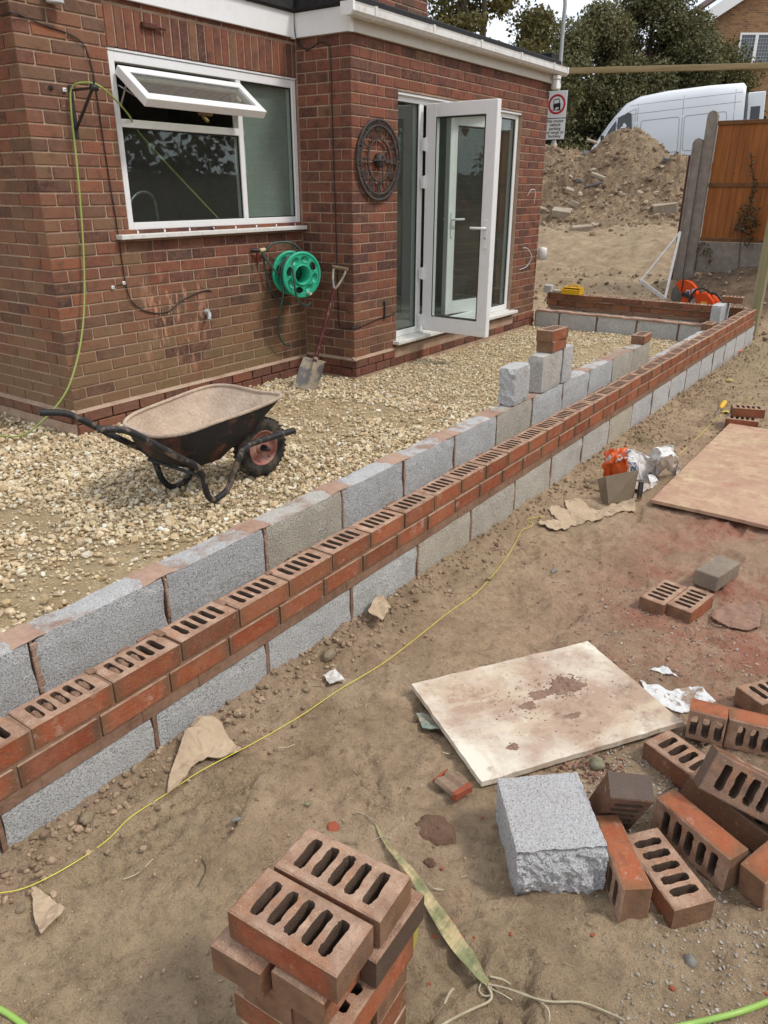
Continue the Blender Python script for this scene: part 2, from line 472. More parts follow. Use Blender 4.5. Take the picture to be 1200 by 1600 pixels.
def glass_mat(name, tint=(.82, .88, .85), dirt=.08):
    m = NB(name)
    nt = m.nt; nt.nodes.remove(m.b)
    tr = m.n('ShaderNodeBsdfTransparent'); tr.inputs['Color'].default_value = (*tint, 1)
    gl = m.n('ShaderNodeBsdfGlossy'); gl.inputs['Roughness'].default_value = .015; gl.inputs['Color'].default_value = (.9, .95, .93, 1)
    df = m.n('ShaderNodeBsdfDiffuse'); df.inputs['Color'].default_value = (.5, .47, .42, 1)
    fr = m.n('ShaderNodeLayerWeight'); fr.inputs['Blend'].default_value = .5
    p = m.coord('Position')
    m.set(gl.inputs['Normal'], m.bump(m.noise(p, 2.5, 2), .03, .02))
    f = m.math('ADD', m.math('MULTIPLY', m.math('POWER', fr.outputs['Facing'], 4.0), .80), .055)
    a = m.n('ShaderNodeMixShader'); nt.links.new(f, a.inputs[0]); nt.links.new(tr.outputs[0], a.inputs[1]); nt.links.new(gl.outputs[0], a.inputs[2])
    d = m.mr(m.noise(p, 60, 6, .8), .6, .75, dirt*.4, dirt*3)
    b = m.n('ShaderNodeMixShader'); nt.links.new(d, b.inputs[0]); nt.links.new(a.outputs[0], b.inputs[1]); nt.links.new(df.outputs[0], b.inputs[2])
    nt.links.new(b.outputs[0], m.out.inputs['Surface'])
    return m.mat
M['glass'] = glass_mat('window_glass')
M['glass_dirty'] = glass_mat('dusty_glass', (.7, .72, .68), .3)
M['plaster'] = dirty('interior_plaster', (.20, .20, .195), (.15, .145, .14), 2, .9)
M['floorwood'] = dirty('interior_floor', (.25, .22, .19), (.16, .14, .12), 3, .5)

def leaf_mat(name, stops, rough=.6, trans=.25):
    m = NB(name, rough, .3)
    c = m.ramp(m.attr('tint'), stops)
    m.done(c, rough)
    tl = m.n('ShaderNodeBsdfTranslucent'); m.set(tl.inputs['Color'], c)
    mx = m.n('ShaderNodeMixShader'); mx.inputs[0].default_value = trans
    m.nt.links.new(m.b.outputs[0], mx.inputs[1]); m.nt.links.new(tl.outputs[0], mx.inputs[2])
    m.nt.links.new(mx.outputs[0], m.out.inputs['Surface'])
    return m.mat
M['bark'] = dirty('bark', (.075, .055, .04), (.14, .115, .09), 9, .95, .2, .8)
# ================================================================== terrain
def on_gravel(x, y):
    x = np.asarray(x, float); y = np.asarray(y, float)
    return (x < -.18) & (y < 8.3)
def H(x, y):
    """height of the ground"""
    x = np.asarray(x, float); y = np.asarray(y, float)
    g = np.interp(y, [-5, .2, 1.0, 1.7, 2.2, 2.8, 4.0, 7.0, 8.7, 9.6, 10.4, 11.2, 12.5, 14.5, 18, 22, 26, 60, 400],
                  [-.31, -.315, -.335, -.372, -.412, -.416, -.41, -.44, -.42, -.36, -.22, -.02, .28, .62, 1.0, 1.27, 1.32, 1.6, 3.0])
    # bank of spilled soil against the outer wall
    bank = (.030+.035*sstep(.5, 2.5, y)-.02*sstep(6, 8, y))*np.exp(-np.clip(x, 0, 9)/.13)*(x > -.2)*(y < 8.7)
    # bare earth bank in front of the fence
    bank2 = .30*np.exp(-((x+.45)/.85)**2-((y-10.9)/.75)**2)
    amp = np.where(y < 8.7, 1.0, 1.0+2.0*sstep(8.7, 11, y))
    n = .012*fbm(x, y, 2.2, 3)+.020*fbm(x+3, y+9, 6.5, 3)*amp+.017*(.25-np.abs(fbm(x+1, y, 14, 3)))*amp+.012*fbm(x, y, 30, 3)*amp+.006*fbm(x+5, y, 62, 2)
    rut = -.05*np.exp(-((x+2.2-.25*(y-10))/.22)**2)*sstep(9, 10.5, y)*(1-sstep(13, 14.5, y))
    rut = rut+.09*fbm(x, y, 1.1, 3)*sstep(9.3, 11.5, y)*(1-sstep(17, 20, y))
    out = g+bank+bank2*1.0+n+rut
    grav = -.345+.022*fbm(x, y, 1.3, 3)+.012*fbm(x, y, 9, 2)
    return np.where(on_gravel(x, y), grav, out)
def steps():
    """boot prints pressed in the dry mud"""
    P = []
    rr = np.random.RandomState(5)
    for k in range(46):
        x = rr.uniform(.12, 1.5); y = rr.uniform(-.55, 3.2)
        P.append((x, y, rr.uniform(-.6, .6)+(math.pi if rr.rand() < .5 else 0), rr.uniform(.3, 1)))
    P += [(.30, .33, .5, 1), (.22, .05, -.3, 1), (.52, .62, .9, 1), (.50, .20, .1, .8), (1.12, .30, .4, 1), (1.0, .22, -.2, .9)]
    return P
STEPS = steps()
def Hs(x, y):
    z = H(x, y)
    for px, py, a, d in STEPS:
        m = (np.abs(x-px) < .2) & (np.abs(y-py) < .2)
        if not m.any(): continue
        dx = x[m]-px; dy = y[m]-py
        u = dx*math.cos(a)+dy*math.sin(a); v = -dx*math.sin(a)+dy*math.cos(a)
        w = .047-.010*np.exp(-((v+.02)/.05)**2)
        ins = (1-sstep(.75, 1.0, np.sqrt((u/w)**2+(v/.145)**2)))
        tread = .5+.5*np.sign(np.sin(v*2*math.pi/.019+np.abs(u)*60))
        rimm = np.exp(-((np.sqrt((u/w)**2+(v/.145)**2)-1.08)/.12)**2)
        z[m] += d*(-.018*ins+.0085*ins*tread+.009*rimm)
    return z
def axis(parts):
    a = [parts[0][0]]
    for s0, s1, d in parts:
        n = max(1, int(round((s1-s0)/d))); a += list(np.linspace(s0, s1, n+1)[1:])
    return np.array(a)
xs = axis([(-400, -100, 60), (-100, -20, 8), (-20, -9, 1.2), (-9, -.2, .075), (-.2, 1.75, .0115), (1.75, 4, .05), (4, 20, 1), (20, 100, 8), (100, 400, 60)])
ys = axis([(-400, -100, 60), (-100, -10, 8), (-10, -.9, .6), (-.9, 2.6, .0115), (2.6, 5.2, .02), (5.2, 9, .035), (9, 17.4, .065), (17.4, 30, .5), (30, 100, 6), (100, 400, 50)])
X, Y = np.meshgrid(xs, ys)
Z = Hs(X, Y)
V = np.stack([X.ravel(), Y.ravel(), Z.ravel()], 1)
nx, ny = len(xs), len(ys)
idx = np.arange(nx*ny).reshape(ny, nx)
F = np.stack([idx[:-1, :-1].ravel(), idx[:-1, 1:].ravel(), idx[1:, 1:].ravel(), idx[1:, :-1].ravel()], 1)

def ground_mat():
    m = NB('bare_earth', .95, .15); p = m.coord('Position'); s = m.sep(p)
    z = m.attr('sand')
    n0 = m.noise(p, .9, 5, .6); n1 = m.noise(p, 5, 6, .65); n2 = m.noise(p, 34, 5, .7); n3 = m.noise(p, 210, 4, .7)
    dirt = m.mix(m.mr(n1, .34, .66), (.33, .228, .142), (.56, .405, .262))
    dirt = m.mix(m.mr(n0, .42, .60, 0, .6), dirt, (.53, .41, .255))
    dirt = m.mix(m.mr(n2, .5, .68, 0, .6), dirt, (.22, .15, .095))
    # red brick dust trodden into the right-hand side
    rd = m.math('MULTIPLY', m.mr(m.math('ADD', s['X'], m.math('MULTIPLY', m.math('SUBTRACT', n0, .5), .9)), .15, .80, 0, 1),
                m.math('MULTIPLY', m.mr(s['Y'], 1.2, 2.1, 0, 1), m.mr(s['Y'], 5.6, 4.4, 0, 1)))
    dirt = m.mix(m.math('MULTIPLY', rd, m.mr(n1, .3, .7, .25, .8)), dirt, (.53, .31, .225))
    rd2 = m.math('MULTIPLY', rd, m.mr(m.noise(p, 2.6, 5, .7), .45, .60, 0, .85))
    dirt = m.mix(m.math('MULTIPLY', rd2, m.mr(s['X'], .45, .85, 0, 1)), dirt, (.40, .135, .09))
    wall = m.math('MULTIPLY', m.mr(s['X'], .18, .02, 0, .55), m.mr(s['Y'], 3.2, 2.2, 0, 1))
    dirt = m.mix(m.math('MULTIPLY', wall, m.mr(n1, .4, .6)), dirt, (.42, .285, .215))
    lp = m.noise(p, 1.7, 6, .7, .3); dirt = m.mix(m.mr(lp, .54, .68, 0, .55), dirt, (.215, .15, .10)); dirt = m.mix(m.mr(lp, .44, .34, 0, .5), dirt, (.60, .46, .31))
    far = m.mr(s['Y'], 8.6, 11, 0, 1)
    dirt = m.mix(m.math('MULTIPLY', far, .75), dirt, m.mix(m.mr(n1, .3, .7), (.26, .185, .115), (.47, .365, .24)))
    verge = m.mr(s['Y'], 5.4, 7.2, 0, .5)
    dirt = m.mix(m.math('MULTIPLY', verge, m.mr(s['Y'], 9, 8.6, 0, 1)), dirt, (.36, .29, .17))
    sand = m.mix(m.mr(n1, .35, .65), (.46, .345, .195), (.62, .49, .30))
    sand = m.mix(m.mr(n2, .45, .7, 0, .35), sand, (.30, .21, .115))
    c = m.mix(z, dirt, sand)
    c = m.mix(m.mr(n3, .6, .72, 0, .5), c, (.44, .35, .26))
    c = m.mix(m.mr(n3, .42, .34, 0, .5), c, (.10, .07, .05))
    nm = m.noise(p, 11, 5, .62, .15)
    h = m.math('ADD', m.math('MULTIPLY', n2, .8), m.math('ADD', m.math('MULTIPLY', n3, .35), m.math('MULTIPLY', nm, .8)))
    c = m.mix(m.mr(nm, .54, .70, 0, .3), c, (.20, .14, .095))
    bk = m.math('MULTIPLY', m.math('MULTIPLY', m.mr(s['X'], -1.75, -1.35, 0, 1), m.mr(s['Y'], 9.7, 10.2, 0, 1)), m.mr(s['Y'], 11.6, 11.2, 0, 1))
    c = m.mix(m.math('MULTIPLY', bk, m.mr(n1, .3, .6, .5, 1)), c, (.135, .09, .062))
    return m.done(c, .96, m.bump(h, 1.0, .030))
M['ground'] = ground_mat()
sand = on_gravel(V[:, 0], V[:, 1]).astype(np.float32)
g = link(bpy.data.objects.new('ground', fast_mesh('ground', V, F, M['ground'], smooth=True, extra={'sand': sand})))
tag(g, kind='structure')

# road beyond the heap, a sheet over the verge
def strip(name, x0, x1, ya, yb, dz, mat, n=40):
    vx = np.linspace(x0, x1, n); V = []; Fc = []
    yy = np.linspace(ya, yb, 8)
    for y in yy:
        for x in vx: V.append((x, y+.0*x, float(np.interp(y, [18, 22, 26, 60], [1.0, 1.27, 1.32, 1.6]))+dz))
    for j in range(len(yy)-1):
        for i in range(n-1):
            a = j*n+i; Fc.append((a, a+1, a+1+n, a+n))
    o = link(bpy.data.objects.new(name, fast_mesh(name, V, Fc, mat))); tag(o, kind='structure'); return o
M['asphalt'] = dirty('asphalt', (.05, .05, .052), (.09, .088, .085), 4, .9, .2, .6)
M['kerbstone'] = dirty('kerb_concrete', (.33, .31, .29), (.22, .2, .18), 6, .9)
strip('road', -60, 40, 20.6, 30, .09, M['asphalt'])
kb = MB(); kb.box((-60, 20.4, .6), (40, 20.55, 1.42), 0, .02); k = kb.build('kerb', M['kerbstone']); tag(k, kind='structure')

# ------------------------------------------------------------------ loose stones (vectorised)
_t = (1+5**.5)/2
ICO_V = np.array([(-1,_t,0),(1,_t,0),(-1,-_t,0),(1,-_t,0),(0,-1,_t),(0,1,_t),(0,-1,-_t),(0,1,-_t),(_t,0,-1),(_t,0,1),(-_t,0,-1),(-_t,0,1)])/math.hypot(1, _t)
ICO_F = np.array([(0,11,5),(0,5,1),(0,1,7),(0,7,10),(0,10,11),(1,5,9),(5,11,4),(11,10,2),(10,7,6),(7,1,8),(3,9,4),(3,4,2),(3,2,6),(3,6,8),(3,8,9),(4,9,5),(2,4,11),(6,2,10),(8,6,7),(9,8,1)])
OCT_V = np.array([(1, 0, 0), (0, 1, 0), (-1, 0, 0), (0, -1, 0), (.1, .1, 1), (-.1, 0, -1)], float)
OCT_F = np.array([(0, 1, 4), (1, 2, 4), (2, 3, 4), (3, 0, 4), (1, 0, 5), (2, 1, 5), (3, 2, 5), (0, 3, 5)])
def stones(name, pos, rad, cols, mat, rs, flat=(.45, .8), jit=.28, smooth=False, label=None, sink=.25, low=False):
    BV, BF = (OCT_V, OCT_F) if low else (ICO_V, ICO_F)
    n = len(pos); q_ = len(BV)
    sh = BV[None]*(1+jit*(rs.rand(n, q_, 1)*2-1))
    sh = sh*np.stack([rs.uniform(.8, 1.25, n), rs.uniform(.6, 1.0, n), rs.uniform(flat[0], flat[1], n)], 1)[:, None, :]
    a = rs.uniform(0, 2*math.pi, n); t = rs.normal(0, .45, n); u = rs.normal(0, .45, n)
    def rotm(ax, ang):
        c, s = np.cos(ang), np.sin(ang); R = np.zeros((n, 3, 3))
        i, j, k = [(0, 1, 2), (1, 2, 0), (2, 0, 1)][ax]
        R[:, i, i] = 1; R[:, j, j] = c; R[:, k, k] = c; R[:, j, k] = -s; R[:, k, j] = s
        return R
    R = rotm(2, a) @ rotm(0, t) @ rotm(1, u)
    P = np.einsum('nij,nkj->nki', R, sh)*np.asarray(rad)[:, None, None]
    hgt = -P[:, :, 2].min(1)
    c = np.array(pos, float); c[:, 2] += hgt-sink*np.asarray(rad)
    P += c[:, None, :]
    V = P.reshape(-1, 3); F = (BF[None]+q_*np.arange(n)[:, None, None]).reshape(-1, 3)
    C = np.repeat(np.asarray(cols), q_, 0)
    o = link(bpy.data.objects.new(name, fast_mesh(name, V, F, mat, C, smooth)))
    return tag(o, label, kind='stuff')
def tint_mat(name, bstr=.5, fine=180, rough=.9, dusty=(.40, .30, .19)):
    m = NB(name, rough, .2); p = m.coord('Position'); n = m.noise(p, fine, 4, .7)
    c = m.mix(m.mr(n, .35, .7, 0, .45), m.attr('tint', out='Color'), dusty)
    return m.done(c, rough, m.bump(n, bstr, .004))
M['stone'] = tint_mat('limestone_gravel')
M['clod'] = tint_mat('soil_clods', .9, 120, .96, (.34, .245, .17))
rs = np.random.RandomState(21)
def pick(pal, n, r, v=.12):
    pal = np.array(pal); c = pal[r.randint(0, len(pal), n)]
    return np.clip(c*(1+r.normal(0, v, (n, 1))), .02, .85)
# gravel: three regions; thinner where sand shows through
def scatter(n, x0, x1, y0, y1, r, dens=None):
    x = r.uniform(x0, x1, n); y = r.uniform(y0, y1, n)
    if dens is not None:
        k = r.rand(n) < dens(x, y); x, y = x[k], y[k]
    return x, y
def gdens(x, y):
    d = fbm(x, y, 1.15, 4, .6)
    p = 1-.85*sstep(.08, .36, d)
    p = np.where((x > -1.0-.1*np.sin(y*3)) & (y > .6) & (y < 3.2), p*(1-.55*sstep(-1.0, -.5, x)), p)
    return np.clip(p, .05, 1)
pos = []; rad = []; col = []
GP = [(.68, .56, .37), (.75, .66, .47), (.58, .45, .27), (.50, .37, .21), (.66, .52, .33), (.80, .74, .60), (.44, .32, .19), (.60, .48, .33), (.72, .60, .39)]
for (n, a, b, c, d, lo, hi, cf) in ((70000, -2.95, -.36, -.2, 8.0, .005, .0135, 1), (11000, -2.92, -.36, -.2, 4.2, .008, .022, 1),
                                 (6800, -5.4, -2.9, .2, 2.07, .007, .022, 1), (26000, -2.95, -.36, -.3, 8, .002, .0055, 0)):
    x, y = scatter(n, a, b, c, d, rs, gdens if cf else None)
    k = ~((x < -2.36) & (y > 4.38)); x, y = x[k], y[k]
    r_ = lo+(hi-lo)*rs.rand(len(x))**1.7
    z = H(x, y)+rs.rand(len(x))*.006
    pos.append(np.stack([x, y, z], 1)); rad.append(r_); col.append(pick(GP, len(x), rs))
pos, rad, col = np.concatenate(pos), np.concatenate(rad), np.concatenate(col); kk = rad < .0088
o = stones('gravel', pos[kk], rad[kk]*1.12, col[kk], M['stone'], rs, sink=.15, low=True)
tag(o, 'fine cream gravel between the larger stones beside the house', 'gravel')
o = stones('gravel', pos[~kk], rad[~kk], col[~kk], M['stone'], rs, sink=.15)
tag(o, 'cream and tan crushed limestone gravel spread between the house and the block wall', 'gravel')
# clods of spoil along the outer wall and crumbs over the dirt
DP = [(.34, .24, .155), (.28, .195, .125), (.38, .27, .18), (.42, .31, .21), (.36, .275, .18), (.24, .165, .11)]
pos = []; rad = []; col = []
def addst(x, y, r_, pal, zoff=0):
    pos.append(np.stack([x, y, H(x, y)+zoff], 1)); rad.append(r_); col.append(pick(pal, len(x), rs, .15))
n = 6500; y = rs.uniform(-.4, 8.4, n); x = .003+np.abs(rs.normal(0, .10, n)); addst(x, y, .0014+.011*rs.rand(n)**7, DP)
n = 900; y = rs.uniform(-.4, 1.5, n); x = .003+np.abs(rs.normal(0, .06, n)); addst(x, y, .0015+.011*rs.rand(n)**5, DP)
n = 6500; x = rs.uniform(0, 1.9, n); y = rs.uniform(-.7, 4.2, n)
kk = rs.rand(n) < np.clip(.35+2.2*fbm(x, y, 1.7, 3), .08, 1); addst(x[kk], y[kk], .0012+.0052*rs.rand(kk.sum())**3.5, DP)
n = 4200; x = rs.uniform(0, 2.0, n); y = rs.uniform(4.2, 9.0, n); addst(x, y, .003+.009*rs.rand(n)**3, DP)
o = stones('soil_crumbs', np.concatenate(pos), np.concatenate(rad), np.concatenate(col), M['clod'], rs, (.55, .9), .22)
n = 46000; x = rs.uniform(0, 2.0, n); y = -.7+5.2*rs.rand(n)**1.25; kk = rs.rand(n) < np.clip(.30+2.0*fbm(x+7, y, 2.3, 4, .6), .06, 1); x, y = x[kk], y[kk]; n = len(x)
q = stones('soil_grains', np.stack([x, y, H(x, y)], 1), .0009+.0024*rs.rand(n)**2.5, pick(DP+[(.52, .43, .32), (.20, .14, .1), (.46, .30, .22)], n, rs, .2), M['clod'], rs, (.5, .9), .25, low=True)
tag(q, 'fine grains of dry soil strewn over the bare earth')
tag(o, 'brown crumbs and clods of soil strewn over the bare earth and along the wall foot', 'soil')
pos = []; rad = []; col = []
# pale grit by the brick pile and by the sheet
n = 2600; x = rs.normal(1.23, .14, n); y = rs.normal(1.02, .16, n); addst(x, y, .0015+.003*rs.rand(n)**2, [(.45, .43, .40), (.36, .32, .28), (.28, .25, .22), (.5, .48, .45)])
n = 900; x = rs.uniform(1.3, 1.75, n); y = rs.uniform(.35, .75, n); addst(x, y, .0015+.004*rs.rand(n)**2, [(.40, .37, .33), (.30, .27, .22)])
n = 420; x = rs.normal(1.02, .06, n); y = rs.normal(1.00, .05, n); addst(x, y, .002+.006*rs.rand(n)**2, [(.20, .10, .07), (.14, .08, .06), (.30, .13, .09)])
n = 1500; x = rs.normal(1.05, .28, n); y = rs.normal(2.0, .25, n); addst(x, y, .0015+.006*rs.rand(n)**3, [(.34, .18, .13), (.26, .15, .11), (.42, .34, .3)])
o = stones('grit', np.concatenate(pos), np.concatenate(rad), np.concatenate(col), M['stone'], rs)
tag(o, 'pale grit and brick grit spilled around the brick pile', 'grit')
# twigs and straw
def straws(n, x0, x1, y0, y1, r, ln, wd, name, pal, label):
    V = []; F = []; C = []
    for k in range(n):
        x = r.uniform(x0, x1); y = r.uniform(y0, y1); a = r.uniform(0, 6.28); L = r.uniform(*ln); w = r.uniform(*wd); b = a+r.uniform(-.8, .8)
        z = float(H(x, y))+.004+w; p = np.array([x, y, z]); c = pal[r.randint(len(pal))]
        p1 = p+np.array([math.cos(a), math.sin(a), r.uniform(-.05, .15)])*L*.5; p2 = p1+np.array([math.cos(b), math.sin(b), r.uniform(-.25, .05)])*L*.5
        base = len(V)
        for q, d in ((p, a), (p1, (a+b)/2), (p2, b)):
            s_ = np.array([-math.sin(d), math.cos(d), 0])*w
            V += [q+s_, q-s_, q+np.array([0, 0, w*1.2])]; C += [c]*3
        for i in (0, 3):
            for j in range(3): F.append((base+i+j, base+i+(j+1) % 3, base+i+3+(j+1) % 3, base+i+3+j))
    o = link(bpy.data.objects.new(name, fast_mesh(name, V, F, M['stone'], C))); return tag(o, label, 'straw', kind='stuff')
straws(230, 0, 1.9, -.6, 5.0, rs, (.012, .06), (.0006, .0016), 'dry_straw', [(.50, .42, .28), (.38, .29, .18), (.6, .53, .4), (.22, .15, .1)], 'bits of dry straw and twig lying on the bare earth')
# ================================================================== brickwork helpers
BL, BH, BW, JT = .215, .065, .1025, .010
_bcache = {}
def plain_brick_mesh(L, W, H_, mat, key=0):
    k = (round(L, 3), round(W, 3), round(H_, 3), mat.name, key)
    if k not in _bcache:
        r = random.Random(hash((k[0], k[1], k[2], key)) & 0xffff)
        b = MB(); b.box((-L/2, -W/2, -H_/2), (L/2, W/2, H_/2), 0, .0035)
        b.v = [tuple(c+r.uniform(-.0011, .0011) for c in v) for v in b.v]
        _bcache[k] = b.mesh('brick', mat)
    return _bcache[k]
class Wall:
    """stretcher-bond brick face. O origin (left foot, seen from outside), U along, N outward"""
    def __init__(s, O, U, N): s.O = Vector(O); s.U = Vector(U).normalized(); s.N = Vector(N).normalized(); s.list = []
    def rows(s, z0, course, n, L, start=lambda i: 0.0, end=None, holes=(), bond=lambda i: (i % 2)*.1125, proud=0.0, h=None, red=False):
        h = h or course-.010
        for i in range(n):
            za = z0+i*course; a0 = start(i); a1 = (end(i) if end else L)
            spans = [(a0, a1)]
            for (u0, u1, v0, v1) in holes:
                if za+h*.5 > v0 and za+h*.5 < v1:
                    q = []
                    for (p, r_) in spans:
                        if u1 <= p or u0 >= r_: q.append((p, r_))
                        else:
                            if u0-JT > p: q.append((p, u0-.004))
                            if u1+JT < r_: q.append((u1+.004, r_))
                    spans = q
            for (p, r_) in spans:
                k = math.floor((p-bond(i))/.225); u = bond(i)+k*.225
                while u < r_-.02:
                    x0 = max(u, p); x1 = min(u+BL, r_)
                    if x1-x0 > .03: s.list.append((x0, x1, za, za+h, proud, red))
                    u += .225
        return s
    def soldiers(s, u0, u1, z0, z1):
        u = u0
        while u < u1-.03:
            s.list.append((u, min(u+.0635, u1), z0, z1, 0, None)); u += .0735
        return s

house = empty('brick_house', (-2.9, 4.4, -.33), label='red brick house with white framed kitchen window and open french doors beside the gravel', cat='house')
HM = Matrix.Translation((2.9, -4.4, .33))      # parts below are written in world coordinates
def hpart(b, name, mats, parent=None, fix=True):
    o = b.build(name, mats, None, fix); o.parent = parent or house
    if parent is None: o.matrix_parent_inverse = HM
    return o
zA, cA, zB, cB = -.186, .0734, -.164, .0766
xW, xD, yA, yC, yE = -2.925, -2.397, 2.083, 4.414, 7.955
NA = 33; NBR = 31
walls = []
# kitchen wall (faces +x): runs in +y from corner A to C
w = Wall((xW, yA, 0), (0, 1, 0), (1, 0, 0))
w.rows(zA+.006, cA, NA, yC-yA-.006, holes=[(.604, 2.40, .885, 2.26)])
w.soldiers(.604, 2.325, 1.952, 2.172)
w.rows(2.19, cA, 2, yC-yA-.006, start=lambda i: .604)
w.rows(zA-.078, .072, 1, yC-yA-.03, proud=.022, red=True, bond=lambda i: .05, h=.064)
w.rows(zA-.152, .072, 1, yC-yA-.03, proud=.026, red=True, bond=lambda i: .15, h=.064)
walls.append(w)
# left side wall (faces -y), u runs towards -x from corner A
w = Wall((xW, yA, 0), (-1, 0, 0), (0, -1, 0))
w.rows(zA+.006, cA, NA, 1.6, start=lambda i: .1125 if i % 2 == 0 else 0.0, bond=lambda i: .1125 if i % 2 == 0 else 0.0)
w.rows(zA-.078, .072, 1, 1.6, start=lambda i: .03, proud=.022, red=True, bond=lambda i: .03, h=.064)
walls.append(w)
# return wall (faces -y), from corner B towards -x
w = Wall((xD, yC, 0), (-1, 0, 0), (0, -1, 0))
w.rows(zB+.006, cB, NBR, .523, start=lambda i: .1125 if i % 2 == 0 else 0.0, bond=lambda i: .1125 if i % 2 == 0 else 0.0)
w.rows(zB-.150, .074, 2, .50, proud=.018, bond=lambda i: .03+.11*i, h=.066)
walls.append(w)
# door wall (faces +x)
w = Wall((xD, yC, 0), (0, 1, 0), (1, 0, 0))
LD = yE-yC
w.rows(zB+.006, cB, NBR, LD, holes=[(5.045-yC, 7.343-yC, -.5, 1.893)])
w.rows(zB-.150, .074, 2, LD, proud=.018, bond=lambda i: .07+.11*i, h=.066, holes=[(5.0-yC, 7.4-yC, zB-.06, 3)])
walls.append(w)
# upper storey in the same plane as the kitchen wall
w = Wall((xW-.03, 2.2, 0), (0, 1, 0), (1, 0, 0))
w.rows(2.46, cA, 16, 4.13)
walls.append(w)

bricks = []
for wi, w in enumerate(walls):
    for (u0, u1, z0, z1, pr, red) in w.list:
        c = w.O+w.U*((u0+u1)/2)+w.N*(pr-BW/2)+Vector((0, 0, (z0+z1)/2))
        dep = (c-CAM).length
        d = (c-CAM); q = d.dot(FWD); px = 600+1182.6*d.dot(R2)/max(q, .1); py = 800-1182.6*d.dot(U2)/max(q, .1)
        vis = -30 < px < 1230 and -30 < py < 1630
        bricks.append((0 if vis else 1, dep, wi, u0, u1, z0, z1, red, c))
bricks.sort(key=lambda b: (b[0], b[1]))
rb = random.Random(5)
jb = MB(); jt = []
def tone_of(red, wi, c):
    if red is True: return .36+.30*rb.random()
    t = rb.random()
    if wi == 3 or wi == 2: t = t*.62+.05 if rb.random() < .85 else t
    return t
core = MB()      # mortar body, 4-6 mm behind the faces
i9 = .006
holesW = (yA+.604, yC-.02, .885, 1.95)
def slabx(x, y0, y1, z0, z1, t=.2): core.box((x-i9-t, y0, z0), (x-i9, y1, z1))
slabx(xW, yA+.008, holesW[0], -.6, 2.42); slabx(xW, holesW[0]+.002, yC+.0, -.6, .885); slabx(xW, holesW[0]+.002, yC+.05, 1.95, 2.42)
core.box((xW-1.6, yA+i9, -.6), (xW-.21, yA+i9+.2, 2.42))
core.box((xW-.1, yC+i9, -.6), (xD-.215, yC+i9+.18, 2.30))
slabx(xD, yC+.008, 5.045, -.6, 2.30, .205); slabx(xD, 7.343, yE-.006, -.6, 2.30, .205)
slabx(xD, 5.047, 7.341, -.6, -.15, .205); slabx(xD, 5.047, 7.341, 1.893, 2.30, .205)
core.box((xD-3.5, yE-.2, -.6), (xD-.213, yE-.01, 2.30))
core.box((xW-.03-.23, 2.2, 2.44), (xW-.036, 6.33, 3.7)); core.box((xW-5, 6.1, 2.44), (xW-.27, 6.324, 3.7))
# sloping mortar haunch over the plinth
for (x, y0, y1, zt) in ((xW, yA-.02, yC-.02, zA+.004), (xD, yC-.018, 5.0, zB+.004)):
    core.add([(x-.01, y0, zt+.012), (x-.01, y1, zt+.012), (x+.024, y1, zt-.014), (x+.024, y0, zt-.014), (x-.01, y0, zt-.03), (x-.01, y1, zt-.03)],
             [(0, 3, 2, 1), (3, 4, 5, 2), (0, 4, 3), (1, 2, 5)])
core.add([(xW+.02, yA+.01, zA+.012), (xW-1.6, yA+.01, zA+.012), (xW-1.6, yA-.024, zA-.014), (xW+.022, yA-.024, zA-.014), (xW-1.6, yA+.01, zA-.03), (xW+.022, yA+.01, zA-.03)],
         [(0, 1, 2, 3), (3, 2, 4, 5)])
core.add([(xD+.02, yC+.01, zB+.012), (xW, yC+.01, zB+.012), (xW, yC-.02, zB-.014), (xD+.02, yC-.02, zB-.014), (xW, yC+.01, zB-.03), (xD+.02, yC+.01, zB-.03)],
         [(0, 1, 2, 3), (3, 2, 4, 5)])
# footing below the plinth courses
core.box((xW-1.6, yA-.015, -.6), (xW+.0, yA+.01, zA-.085)); core.box((xW-.05, yA-.018, -.6), (xW+.018, yC-.01, zA-.158))
core.box((xD-.02, yC-.012, -.6), (xD+.012, yE, zB-.155)); core.box((xW, yC-.012, -.6), (xD-.02, yC+.01, zB-.155))
core.box((xD-.02, 5.0, -.3), (xD+.010, 7.4, zB-.004))
wall_o = hpart(core, 'wall', M['hmortar'])
for n_, (hid, dep, wi, u0, u1, z0, z1, red, c) in enumerate(bricks):
    w = walls[wi]; L = u1-u0; h = z1-z0
    t = tone_of(red, wi, c); jx = rb.uniform(-.0015, .0015)
    R = Matrix((w.U, w.N, Vector((0, 0, 1)))).transposed()
    if R.determinant() < 0: R = Matrix((-w.U, w.N, Vector((0, 0, 1)))).transposed()
    if n_ < 300:
        o = bpy.data.objects.new('brick', plain_brick_mesh(L, BW, h, M['hbrick'], n_ % 4)); link(o, wall_o)
        o.matrix_local = Matrix.Translation(c+w.N*jx) @ R.to_4x4()
        o['tone'] = t
    else:
        n0 = len(jb.v); jb.box((-L/2, -BW/2, -h/2), (L/2, BW/2, h/2), 0, .0035)
        jb.v[n0:] = [tuple(R @ Vector(v)+c+w.N*jx) for v in jb.v[n0:]]; jt += [t]*(len(jb.v)-n0)
me = jb.mesh('brick', M['hbrick_geo'], False)
a = me.attributes.new('tone', 'FLOAT', 'POINT'); a.data.foreach_set('value', np.array(jt, np.float32))
o = link(bpy.data.objects.new('brick', me), wall_o); tag(o, kind='stuff')

